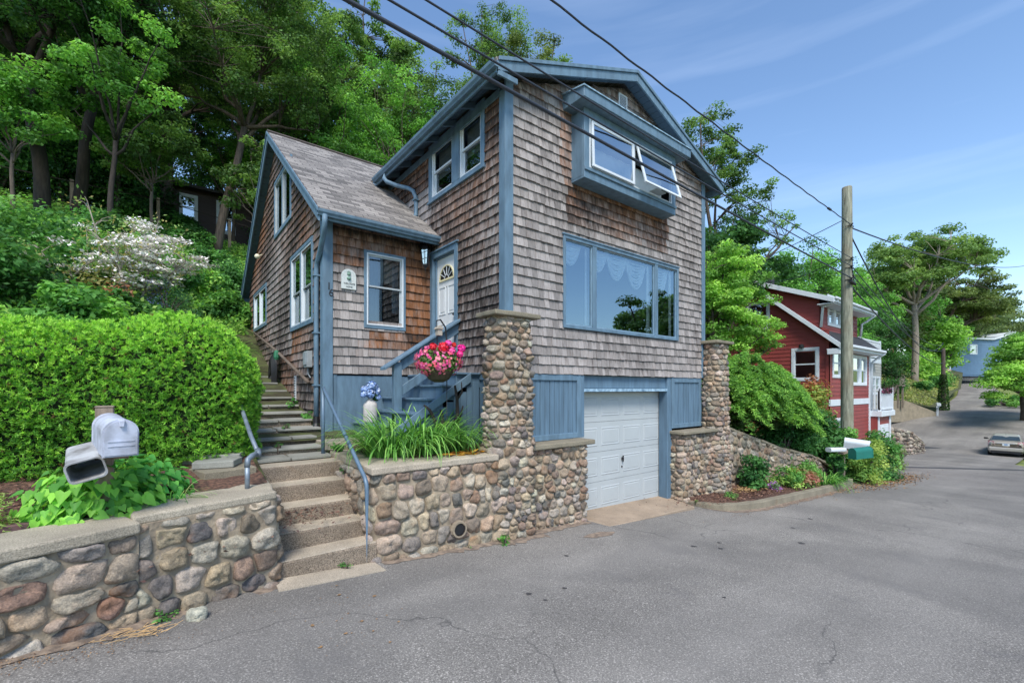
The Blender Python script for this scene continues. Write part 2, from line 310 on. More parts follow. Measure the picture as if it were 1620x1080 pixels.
def build_terrain():
    # base ground, one big sheet under everything, following the street's fall
    xs = np.concatenate([np.arange(-60, 120, 3), [130, 160, 220, 400, 900]]); ys = [-900, -300, -120, -60, -30, -12, -6, 0, 6, 12, 40, 120, 300, 900]
    mb = MB(); V = []; 
    for x in xs:
        for y in ys:
            V.append((x, y, min(zr(min(x, 200)), 14)-.14+(max(0, -y-8)*.02 if y < 0 else 0)))
    ny = len(ys); F = [(i*ny+j, (i+1)*ny+j, (i+1)*ny+j+1, i*ny+j+1) for i in range(len(xs)-1) for j in range(ny-1)]
    mb.add(V, F); tag(mb.build('ground', M['grass']), kind='structure')
    # hillside behind the walls
    xs = np.unique(np.concatenate([np.arange(-40, -4, 2), np.arange(-4, 18, .35), [.86, .88, .94, .97, 9.58, 9.62, 9.75, 9.8], np.arange(18, 64, 1), np.arange(64, 161, 4)]))
    tt = np.concatenate([np.linspace(0, 1, 5)*.6, [1, 1.6, 2.4, 3.2, 4.2, 5.4, 6.8, 8.2, 10, 12, 14, 17, 20, 24, 30, 38, 50, 70, 100, 170]])
    V = []
    for x in xs:
        e = edge(x)
        for t in tt: V.append((x, e+t, hs(x, e+t)))
    ny = len(tt); F = [(i*ny+j, (i+1)*ny+j, (i+1)*ny+j+1, i*ny+j+1) for i in range(len(xs)-1) for j in range(ny-1)]
    mb = MB(); mb.add(V, F); tag(mb.build('hillside', M['dirt'], smooth=True), kind='structure')
    # street
    xs = np.concatenate([np.arange(-40, 60, 1.0), np.arange(60, 141, 4)])
    def right(x): return float(np.interp(x, [-40, 26, 36.5, 45, 47.5, 49, 80, 84, 95, 140], [-6.2, -5.2, 2.35, 2.45, 2.0, -30, -30, 5.6, 7.6, 14]))
    V = []; k = 8
    for x in xs:
        a, b = right(x), edge(x)+.35
        if -3 < x < 16.9: b = min(b, 5.25)
        if -3 < x < .9: b = edge(x)-.02
        for j in range(k): 
            y = a+(b-a)*j/(k-1); V.append((x, y, zr(x)+.012))
    F = [(i*k+j, (i+1)*k+j, (i+1)*k+j+1, i*k+j+1) for i in range(len(xs)-1) for j in range(k-1)]
    mb = MB(); mb.add(V, F); tag(mb.build('road', M['asphalt']), kind='structure')
    # driveway apron in front of the garage
    mb = MB(); g = .03
    mb.hexa([(5.5,4.55,-.1),(8.05,4.6,-.2),(8.3,5.5,-.1),(5.4,5.5,-.1),(5.5,4.55,.115),(8.05,4.6,.0),(8.3,5.5,.035),(5.4,5.5,.125)])
    tag(mb.build('driveway_apron', M['conc_apron'], bevel=.012), kind='structure')
    # concrete strip at the foot of the steps
    mb = MB(); z = lambda x: zr(x)+.022
    mb.prism([(.84,4.5,z(.84)-.1),(1.86,4.52,z(1.86)-.1),(1.84,4.82,z(1.84)-.1),(.86,4.84,z(.86)-.1)], (0,0,.1))
    tag(mb.build('pavement', M['conc']), kind='structure')
    # sandy grit washed against the foot of the walls
    r = random.Random(3)
    for k, (pts) in enumerate(([(-3.2,3.2),(-1.9,3.7),(-.85,4.09),(-.14,4.36),(.3,4.53),(.84,4.66)], [(1.9,4.75),(2.6,4.76),(3.35,4.76),(3.55,4.7),(4.2,4.7),(4.3,4.88),(5.4,4.9)], [(8.3,4.5),(8.5,4.1),(9.3,3.94),(12.4,3.94),(15.6,4.04),(16.5,4.2)])):
        mb = MB(); A = []; n = 60; seg = len(pts)-1
        for i in range(n+1):
            u = i/n*seg; j = min(int(u), seg-1); f = u-j; x = pts[j][0]*(1-f)+pts[j+1][0]*f; y = pts[j][1]*(1-f)+pts[j+1][1]*f; w_ = .05+.10*abs(mnoise.noise(Vector((i*.35, k*9, 0))))*2+r.uniform(0, .03)
            A += [(x, y+.12, zr(x)+.02), (x+.3*w_, y-w_, zr(x)+.0155)]
        mb.add(A, [(2*i, 2*i+1, 2*i+3, 2*i+2) for i in range(n)]); tag(mb.build('road_grit', M['grit']), kind='structure')
    # small oil spots and a sandy spill
    mb = MB()
    for (x, y, s_) in ((2.78,3.28,.03),(2.82,3.1,.02),(3.18,3.2,.025),(5.75,3.3,.05),(6.0,3.05,.035),(6.25,3.2,.03),(7.4,2.55,.05),(8.3,3.0,.04),(3.9,3.9,.03),(4.4,2.2,.02),(9.4,3.1,.05)):
        a0 = r.random()*6; z = zr(x)+.0165; mb.add([(x+s_*r.uniform(.5, 1.3)*math.cos(a0+j*.63), y+s_*r.uniform(.5, 1.2)*math.sin(a0+j*.63), z-.064*s_*math.cos(a0+j*.63)) for j in range(10)], [tuple(range(10))])
    tag(mb.build('oil_spot', simple('oil_stain', S(66, 64, 64), .8, .2, 20)), kind='structure')
    mb = MB(); mb.add([(5.0+.30*math.cos(j*.4)*r.uniform(.8, 1.15), 4.32+.11*math.sin(j*.4)*r.uniform(.7, 1.2), zr(5.0+.30*math.cos(j*.4))+.0165) for j in range(16)], [tuple(range(16))]); tag(mb.build('sand_spill', M['grit']), kind='structure')
    # dark tar patch lines far down the street
    mb = MB()
    for (x0,y0,x1,y1,w_) in [(25.5,5.0,32.5,1.6,.5),(44,9.2,47.5,7.4,1.6),(37,6.6,39,4.0,.05)]:
        n = 8; L = []; Rr = []
        for i in range(n+1):
            x = x0+(x1-x0)*i/n; y = y0+(y1-y0)*i/n; dx, dy = y1-y0, x0-x1; l = math.hypot(dx, dy); dx, dy = dx/l*w_/2, dy/l*w_/2
            jx = .03*math.sin(i*2.3); L.append((x+dx+jx, y+dy, zr(x+dx)+.018)); Rr.append((x-dx+jx, y-dy, zr(x-dx)+.018))
        mb.add(L+Rr, [(i, i+1, n+1+i+1, n+1+i) for i in range(n)])
    tag(mb.build('road_patch', simple('tar_patch', S(70, 70, 72), .9, .2, 5, .3, 80)), kind='structure')
M['grit'] = simple('sandy_grit', S(140, 124, 108), .95, .3, 14, .8, 90, c2=S(104, 92, 82))
M['conc_apron'] = concmat('stained_apron_concrete', S(160, 142, 122), .3, .5)
build_terrain()
# ------------------------------------------------------------------ wall planes and siding
class Pl:
    def __init__(s, O, a, n): s.O = Vector((*O, 0)); s.a = Vector((*a, 0)); s.n = Vector((*n, 0))
    def __call__(s, u, z, o=0): return s.O+s.a*u+s.n*o+Vector((0, 0, z))
    def box(s, mb, u0, u1, z0, z1, o0, o1, mat=0, col=None):
        mb.hexa([s(u0,z0,o0), s(u1,z0,o0), s(u1,z0,o1), s(u0,z0,o1), s(u0,z1,o0), s(u1,z1,o0), s(u1,z1,o1), s(u0,z1,o1)], mat, col)
FRONT = Pl((0, 5.2), (1, 0), (0, -1))      # u = x
LEFT = Pl((3.95, 0), (0, 1), (-1, 0))      # u = y
EFRONT = Pl((0, 7.5), (1, 0), (0, -1))
ELEFT = Pl((2.06, 0), (0, 1), (-1, 0))
def backing(mb, P, u0, u1, z0, ztop, holes, o=0.0):
    us = sorted(set([u0, u1]+[h[i] for h in holes for i in (0, 1)]+list(np.linspace(u0, u1, 9))))
    zt = max(ztop(u) for u in us); zs = sorted(set([z0, zt]+[h[i] for h in holes for i in (2, 3)]))
    for a, b in zip(us, us[1:]):
        for c, d in zip(zs, zs[1:]):
            if any(h[0]-1e-4 <= a and b <= h[1]+1e-4 and h[2]-1e-4 <= c and d <= h[3]+1e-4 for h in holes): continue
            da, db = min(d, ztop(a)), min(d, ztop(b))
            if da <= c and db <= c: continue
            mb.add([P(a, c, o), P(b, c, o), P(b, max(db, c), o), P(a, max(da, c), o)], [(0, 1, 2, 3)])
def shingles(name, P, u0, u1, z0, ztop, holes, expo, seed, wear, parent, zskip=None, wr=(.06, .145)):
    r = random.Random(seed); mb = MB(); z = z0; row = 0; zmax = max(ztop(u0+(u1-u0)*i/8) for i in range(9))
    while z < zmax:
        x = u0-r.random()*.1; z1 = z+expo
        while x < u1:
            w_ = r.uniform(*wr); a, b = max(x+.0025, u0), min(x+w_-.0025, u1); x += w_
            if b-a < .015: continue
            segs = [(a, b)]
            for h in holes:
                if h[2] < z+expo*.5 < h[3]:
                    ns = []
                    for (p, q) in segs:
                        if q <= h[0] or p >= h[1]: ns.append((p, q)); continue
                        if p < h[0]: ns.append((p, h[0]))
                        if q > h[1]: ns.append((h[1], q))
                    segs = ns
            for (p, q) in segs:
                if q-p < .012: continue
                ja, jb = r.uniform(-.006, .004), 0; jb = ja+r.uniform(-.003, .003)
                tp, tq = min(z1+.012, ztop(p)), min(z1+.012, ztop(q)); zb = z
                if max(tp, tq) <= zb+.01: continue
                tp = max(tp, zb+.008); tq = max(tq, zb+.008)
                if zskip and z1 < zskip((p+q)/2): continue
                th = r.uniform(.02, .032); tt_ = .005
                V = [P(p,zb+ja,0), P(q,zb+jb,0), P(q,zb+jb,th), P(p,zb+ja,th), P(p,tp,0), P(q,tq,0), P(q,tq,tt_), P(p,tp,tt_)]
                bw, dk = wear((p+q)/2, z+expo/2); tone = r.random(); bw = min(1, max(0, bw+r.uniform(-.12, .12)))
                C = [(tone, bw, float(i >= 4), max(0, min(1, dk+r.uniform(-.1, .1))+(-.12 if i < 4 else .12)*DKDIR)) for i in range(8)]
                mb.hexa(V, 0, C)
        z = z1; row += 1
    return mb.build(name, M['shingle'], parent)
DKDIR = 1
def frame(P, u0, u1, z0, z1, w_, o0, o1, mb, mat=0, wb=None):
    wb = wb or w_
    P.box(mb, u0, u0+w_, z0, z1, o0, o1, mat); P.box(mb, u1-w_, u1, z0, z1, o0, o1, mat)
    P.box(mb, u0+w_, u1-w_, z1-w_, z1, o0, o1, mat); P.box(mb, u0+w_, u1-w_, z0, z0+wb, o0, o1, mat)
def pane(P, u0, u1, z0, z1, o, name, mat, parent):
    mb = MB(); mb.add([P(u0,z0,o), P(u1,z0,o), P(u1,z1,o), P(u0,z1,o)], [(0,1,2,3) if P.a.cross(Vector((0,0,1))).dot(P.n) > 0 else (3,2,1,0)]); return mb.build(name, mat, parent)
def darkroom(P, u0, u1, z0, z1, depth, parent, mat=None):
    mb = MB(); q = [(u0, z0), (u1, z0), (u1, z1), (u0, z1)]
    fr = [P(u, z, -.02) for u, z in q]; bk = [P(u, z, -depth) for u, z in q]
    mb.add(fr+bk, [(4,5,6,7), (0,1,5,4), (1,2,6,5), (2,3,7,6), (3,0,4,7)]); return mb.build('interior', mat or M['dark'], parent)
def curtain(P, u0, u1, z0, z1, o, parent, mat, amp=.02, n=24, name='curtain', zbot=None):
    mb = MB(); V = []; 
    for i in range(n+1):
        u = u0+(u1-u0)*i/n; V += [P(u, zbot(i/n) if zbot else z0, o+amp*math.sin(i*1.9)), P(u, z1, o+amp*math.sin(i*1.9+.3))]
    mb.add(V, [(2*i, 2*i+2, 2*i+3, 2*i+1) for i in range(n)]); return mb.build(name, mat, parent, smooth=True)
M['curtain'] = simple('sheer_white_curtain', S(190, 196, 200), .9, .1, 6, 0)
M['blind'] = simple('grey_roller_blind', S(118, 120, 118), .9, .1, 6, 0)
M['door'] = simple('white_door_paint', S(208, 212, 214), .45, .04, 3, .02)
M['warm'] = simple('cream_moulding', S(214, 206, 168), .5, .05, 3, 0)
def double_hung(P, u0, u1, z0, z1, parent, sashmat, gl, o=.0, split=.5, sw=.035):
    """sliding sashes inside an opening"""
    zm = z0+(z1-z0)*split
    for k, (a, b, oo) in enumerate(((zm-.02, z1, o), (z0, zm+.02, o-.03))):
        mb = MB(); frame(P, u0, u1, a, b, sw, oo-.02, oo+.005, mb); s_ = mb.build('sash', sashmat, parent, bevel=.003)
        pane(P, u0+sw, u1-sw, a+sw, b-sw, oo-.008, 'pane', gl, parent)
# ------------------------------------------------------------------ the house
house = thing('shingled_house', 'tall cedar shingled cottage with blue trim, a garage below and a steep side wing', 'house', (3.95, 5.2, 0))
SL = .375
def mroof(x): return 7.93-abs(x-6.7)*SL           # top of the main roof
def mtop(x): return mroof(x)-.17
def eroof(y): return 8.02-abs(y-11.3)*.727
def etop(y): return eroof(y)-.2
def build_walls():
    H_pic = (5.13, 8.39, 3.27, 4.71); H_bay = (5.32, 7.84, 5.64, 6.85); H_vent = (6.53, 6.71, 7.25, 7.58)
    def wf(x, z):
        b = 0
        if 5.2 < x < 8.05 and 5.0 < z < 5.64: b = .95-(5.64-z)*1.0+.12*math.sin(x*5)
        if abs(x-5.2) < .12 and 5.6 < z < 6.9: b = .55
        if z > mtop(x)-.22: b = max(b, .35)
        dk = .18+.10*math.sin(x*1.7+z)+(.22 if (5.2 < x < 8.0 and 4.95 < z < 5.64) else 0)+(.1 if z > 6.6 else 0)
        return b, dk
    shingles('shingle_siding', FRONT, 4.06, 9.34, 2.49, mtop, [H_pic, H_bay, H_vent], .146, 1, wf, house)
    H_up = (5.74, 7.46, 5.75, 6.70); H_door = (6.56, 7.44, 2.55, 4.70)
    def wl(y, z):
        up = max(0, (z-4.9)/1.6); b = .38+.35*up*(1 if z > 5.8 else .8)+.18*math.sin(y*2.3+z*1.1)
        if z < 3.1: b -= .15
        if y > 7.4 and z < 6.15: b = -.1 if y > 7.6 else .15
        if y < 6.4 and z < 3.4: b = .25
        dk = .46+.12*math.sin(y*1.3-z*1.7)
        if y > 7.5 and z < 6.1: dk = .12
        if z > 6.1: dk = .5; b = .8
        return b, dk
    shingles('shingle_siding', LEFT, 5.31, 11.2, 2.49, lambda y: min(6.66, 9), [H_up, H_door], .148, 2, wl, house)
    H_ef = (2.74, 3.39, 3.33, 4.55)
    def we(x, z):
        b = -.1
        if z > 4.35: b = .75
        if x > 3.42 and z > 2.9: b = .95
        if 2.8 < x < 3.5 and 2.95 < z < 3.3: b = .8
        if 2.6 < x < 3.9 and z < 3.1: b = max(b, .35-(3.1-z))
        dk = .30 if z > 3.85 else .08
        if x > 3.4 and z < 3.3: dk = .5
        if z > 4.75: dk = .5
        return b, dk
    shingles('shingle_siding', EFRONT, 2.17, 3.95, 2.50, lambda x: 5.2, [H_ef], .150, 3, we, house, wr=(.08, .15))
    H_el = (8.16, 9.70, 3.44, 4.80); H_eu = (9.78, 11.3, 5.70, 6.86); H_eb = (12.42, 14.2, 3.88, 4.80)
    def wel(y, z):
        b = .55+.3*math.sin(y*1.1+z*.9)+.15*math.sin(z*2.3)
        if 3.0 < z < 4.6 and 9.7 < y < 12: b = .2
        if z < 3.0: b = .5+.3*math.sin(y*2)
        return b, .42+.12*math.sin(y*2.1+z*1.3)
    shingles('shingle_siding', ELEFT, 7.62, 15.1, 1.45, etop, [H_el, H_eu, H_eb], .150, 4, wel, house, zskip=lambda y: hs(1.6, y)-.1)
    mb = MB()
    backing(mb, FRONT, 3.97, 9.45, 2.48, mtop, [H_pic, H_bay]); backing(mb, LEFT, 5.2, 12, 2.48, lambda y: 6.64, [H_up, H_door])
    backing(mb, EFRONT, 2.06, 3.95, 2.47, lambda x: 5.25, [H_ef]); backing(mb, ELEFT, 7.5, 15.1, 1.2, etop, [H_el, H_eu, H_eb])
    # far sides, closed
    mb.box((2.2, 15.0, 1), (9.4, 15.1, 4.9)); mb.box((9.4, 5.3, 0), (9.45, 12, 6.7)); mb.box((4.0, 11.9, 2), (9.4, 12, 6.7))
    mb.build('wall', simple('dark_sheathing', S(52, 44, 40), .95), house)
    # blue corner boards and frieze
    for P_, q in ((FRONT, (3.93, 4.07, 2.49, mtop(4.0), 0, .038)), (LEFT, (5.163, 5.31, 2.49, 6.62, 0, .036)), (FRONT, (9.34, 9.47, 2.49, mtop(9.4), 0, .038)), (EFRONT, (2.045, 2.18, 1.5, 5.15, 0, .038)), (ELEFT, (7.463, 7.62, 1.5, 5.15, 0, .036))):
        mb = MB(); P_.box(mb, *q); mb.build('corner_board', M['blue'], house, bevel=.004)
    mb = MB(); LEFT.box(mb, 5.31, 9.6, 6.56, 6.68, 0, .033); mb.build('frieze_board', M['blue'], house, bevel=.004)
    # blue board skirt under the front wall beside the garage, each panel its own part
    for (a, b) in ((4.15, 5.54), (8.21, 9.36)):
        mb = MB(); z0, z1 = 1.44, 2.485; n = round((b-a)/.115)
        FRONT.box(mb, a, b, z0, z1, -.06, -.035)
        for i in range(n):
            x0 = a+.08+(b-a-.16)*i/n; x1 = a+.08+(b-a-.16)*(i+1)/n
            if x1 < b-.05: FRONT.box(mb, x0+.005, x1-.005, z0+.06, z1-.1, -.035, -.012-.003*(i % 2))
        p = mb.build('board_panel', M['blue_wood'], house, bevel=.004)
        mb = MB(); frame(FRONT, a, b, z0, z1, .1, -.034, .012, mb, wb=.09); mb.build('panel_frame', M['blue'], p, bevel=.005)
    mb = MB(); n = 14
    for i in range(n):
        y0 = 5.21+(1.5)*i/n; LEFT.box(mb, y0+.004, y0+1.5/n-.004, 1.4, 2.4, -.03, -.012)
    LEFT.box(mb, 5.2, 7.5, 1.2, 2.45, -.06, -.031)
    p = mb.build('board_panel', M['blue_wood'], house, bevel=.004)
    mb = MB(); LEFT.box(mb, 5.2, 6.75, 2.39, 2.485, -.03, .014); mb.build('panel_frame', M['blue'], p, bevel=.005)
    mb = MB(); EFRONT.box(mb, 2.18, 3.95, 1.45, 2.49, -.02, .0); EFRONT.box(mb, 2.195, 2.25, 1.46, 2.49, 0, .012); mb.build('base_panel', M['blue'], house, bevel=.003)
    # louvred gable vent
    mb = MB(); frame(FRONT, 6.5, 6.74, 7.24, 7.6, .025, -.01, .03, mb)
    for i in range(11):
        z = 7.27+i*.028; mb.hexa([FRONT(6.53,z,0), FRONT(6.71,z,0), FRONT(6.71,z-.012,.028), FRONT(6.53,z-.012,.028), FRONT(6.53,z+.008,0), FRONT(6.71,z+.008,0), FRONT(6.71,z-.004,.028), FRONT(6.53,z-.004,.028)])
    FRONT.box(mb, 6.46, 6.78, 7.19, 7.235, 0, .05)
    mb.build('gable_vent', M['white'], house)
build_walls()
def build_roofs():
    # main roof: two slabs with uv for the courses
    def slab(name, pts, th, mat, uvaxes, edge_mat=None):
        # pts: 4 top corners, eave a, eave b, ridge b, ridge a
        P = [Vector(p) for p in pts]; n = (P[1]-P[0]).cross(P[3]-P[0]).normalized(); n = n if n.z > 0 else -n
        mb = MB(); mb.hexa([p-n*th for p in P]+P); o = mb.build(name, mat, house)
        me = o.data; uv = me.uv_layers.new(name='UVMap'); A, B = uvaxes; off = Vector(base_of(house))
        for l in me.loops:
            v = me.vertices[l.vertex_index].co+off; uv.data[l.index].uv = (v.dot(A), v.dot(B))
        return o
    s = Vector((SL, 0, 1)).normalized(); sx = Vector((1, 0, SL)).normalized()
    slab('roof', [(3.58,4.92,mroof(3.58)), (3.58,12,mroof(3.58)), (6.7,12,7.93), (6.7,4.92,7.93)], .05, M['roof'], (Vector((0,1,0)), Vector((1,0,SL)).normalized()))
    slab('roof', [(9.82,4.92,mroof(9.82)), (9.82,12,mroof(9.82)), (6.7,12,7.93), (6.7,4.92,7.93)], .05, M['roof'], (Vector((0,1,0)), Vector((-1,0,SL)).normalized()))
    slab('roof', [(1.88,7.12,eroof(7.12)), (6.4,7.12,eroof(7.12)), (6.4,11.3,8.02), (1.88,11.3,8.02)], .05, M['roof'], (Vector((1,0,0)), Vector((0,1,.727)).normalized()))
    slab('roof', [(1.88,15.5,eroof(15.5)), (6.4,15.5,eroof(15.5)), (6.4,11.3,8.02), (1.88,11.3,8.02)], .05, M['roof'], (Vector((1,0,0)), Vector((0,-1,.727)).normalized()))
    mb = MB(); mb.tube([(1.87,11.3,8.03),(6.4,11.3,8.03)], .035, 6, cap=True); mb.build('ridge_cap', simple('dark_ridge_shingle', S(80, 72, 68), .9), house)
    # soffit boards under the overhangs
    mb = MB()
    def sl(x0, x1, y0, y1, t0, t1):     # sloped board under main roof between x0..x1
        mb.hexa([(x0,y0,mroof(x0)-t1),(x1,y0,mroof(x1)-t1),(x1,y1,mroof(x1)-t1),(x0,y1,mroof(x0)-t1),(x0,y0,mroof(x0)-t0),(x1,y0,mroof(x1)-t0),(x1,y1,mroof(x1)-t0),(x0,y1,mroof(x0)-t0)])
    for i in range(5):
        a = 3.6+(3.95-3.6)*i/5; sl(a+.003, a+.067, 4.96, 9.5, .06, .085)
    for i in range(24):
        a = 3.97+(6.7-3.97)*i/24; sl(a+.003, a+(6.7-3.97)/24-.003, 4.96, 5.2, .06, .085)
        a = 6.7+(9.78-6.7)*i/24; sl(a+.003, a+(9.78-6.7)/24-.003, 4.96, 5.2, .06, .085)
    # wing: soffit beneath the rake
    for i in range(30):
        a = 7.16+(11.3-7.16)*i/30; b = a+(11.3-7.16)/30
        for (p, q) in ((a+.004, b-.004), (22.6-b+.004, 22.6-a-.004)):
            mb.hexa([(1.9,p,eroof(p)-.10),(2.06,p,eroof(p)-.10),(2.06,q,eroof(q)-.10),(1.9,q,eroof(q)-.10),(1.9,p,eroof(p)-.065),(2.06,p,eroof(p)-.065),(2.06,q,eroof(q)-.065),(1.9,q,eroof(q)-.065)])
    mb.box((1.95, 7.2, 4.93), (3.95, 7.5, 4.96))
    mb.build('soffit', M['soffit'], house)
    # fascia and rake boards
    mb = MB()
    def rake(x0, x1, y, zf, h0=.0, h1=.17, th=.03):
        mb.hexa([(x0,y-th,zf(x0)-h1),(x1,y-th,zf(x1)-h1),(x1,y,zf(x1)-h1),(x0,y,zf(x0)-h1),(x0,y-th,zf(x0)-h0),(x1,y-th,zf(x1)-h0),(x1,y,zf(x1)-h0),(x0,y,zf(x0)-h0)])
    for (a, b) in ((3.62, 6.7), (6.7, 9.8)):
        rake(a, b, 4.95, mroof, .03, .19); rake(a, b, 4.918, mroof, -.005, .05, .02)
    # eave fascia of the main roof, left
    mb.box((3.6, 4.95, mroof(3.6)-.2), (3.63, 9.6, mroof(3.6)-.055)); mb.box((9.77, 4.96, mroof(9.8)-.2), (9.8, 12, mroof(9.8)-.055))
    mb.box((3.62, 4.92, mroof(3.62)-.24), (3.96, 4.95, mroof(3.62)-.165))
    # wing rake boards (plane x = 1.88)
    for (a, b) in ((7.14, 11.3), (11.3, 15.48)):
        for (x0, x1, h0, h1) in ((1.87, 1.9, .03, .2), (1.85, 1.869, -.005, .05)):
            mb.hexa([(x0,a,eroof(a)-h1),(x1,a,eroof(a)-h1),(x1,b,eroof(b)-h1),(x0,b,eroof(b)-h1),(x0,a,eroof(a)-h0),(x1,a,eroof(a)-h0),(x1,b,eroof(b)-h0),(x0,b,eroof(b)-h0)])
    mb.box((1.9, 7.17, 4.84), (3.95, 7.2, 4.98)); mb.box((1.9, 15.4, 4.84), (4, 15.44, 4.98))
    mb.build('fascia', M['blue'], house, bevel=.003)
    # exposed rafter tails under the left eave
    for y in (5.35, 5.95, 6.55, 7.15, 7.75, 8.3, 8.85, 9.35):
        mb = MB(); mb.hexa([(3.64,y,mroof(3.64)-.19),(3.95,y,mroof(3.95)-.2),(3.95,y+.045,mroof(3.95)-.2),(3.64,y+.045,mroof(3.64)-.19),(3.64,y,mroof(3.64)-.09),(3.95,y,mroof(3.95)-.09),(3.95,y+.045,mroof(3.95)-.09),(3.64,y+.045,mroof(3.64)-.09)])
        mb.build('rafter_tail', M['soffit'], house, bevel=.003)
    # gutters: K profile extruded
    def gutter(p, q, outward, mat):
        p = Vector(p); q = Vector(q); o = Vector(outward); up = Vector((0,0,1))
        prof = [(0,0),(.055,0),(.062,.02),(.085,.05),(.09,.09),(.078,.09),(.07,.055),(.05,.012),(.01,.012),(.01,.09),(0,.09)]
        mb = MB(); A = [p+o*a+up*b for a, b in prof]; mb.prism(A, q-p); return mb.build('gutter', mat, house)
    gutter((3.6, 4.9, mroof(3.6)-.15), (3.6, 9.3, mroof(3.6)-.15), (-1,0,0), M['blue'])
    gutter((1.86, 7.17, 4.88), (3.96, 7.17, 4.88), (0,-1,0), M['blue'])
    # rusty unpainted drip strip along the last stretch of the eave
    mb = MB(); mb.box((3.59, 8.6, mroof(3.6)-.06), (3.605, 9.75, mroof(3.6)-.005)); mb.build('drip_edge', simple('bare_fascia_wood', S(142, 122, 104), .9, .3, 8), house)
    # downspouts
    mb = MB(); mb.tube([(3.55,8.72,6.62),(3.55,8.72,6.5),(3.58,8.66,6.42),(3.72,8.45,6.3),(3.85,8.25,6.22),(3.89,8.1,6.12),(3.9,8.02,5.98),(3.9,8.0,5.8),(3.9,8.0,5.62),(3.86,7.95,5.58)], .042, 10)
    d = mb.build('downspout', M['blue'], house, smooth=True); mb = MB()
    mb.box((3.845,7.945,5.9), (3.95,8.055,5.93))
    mb.build('strap', M['blue'], d)
    mb = MB(); mb.tube([(1.96,7.12,4.90),(1.96,7.12,4.78),(1.97,7.2,4.66),(1.99,7.5,4.42),(1.99,7.66,4.3),(1.99,7.70,4.18),(1.99,7.71,3.5),(1.99,7.71,2.2),(1.99,7.71,1.78)], .04, 10)
    d = mb.build('downspout', M['blue'], house, smooth=True)
    for z in (4.08, 3.15, 2.3): mb = MB(); mb.box((1.935,7.655,z), (2.06,7.765,z+.025)); mb.build('strap', M['blue'], d)
    mb = MB(); mb.tube([(1.99,7.71,1.8),(1.985,7.70,1.68),(1.97,7.66,1.62)], .05, 10); mb.build('drain_boot', M['black'], d)
build_roofs()
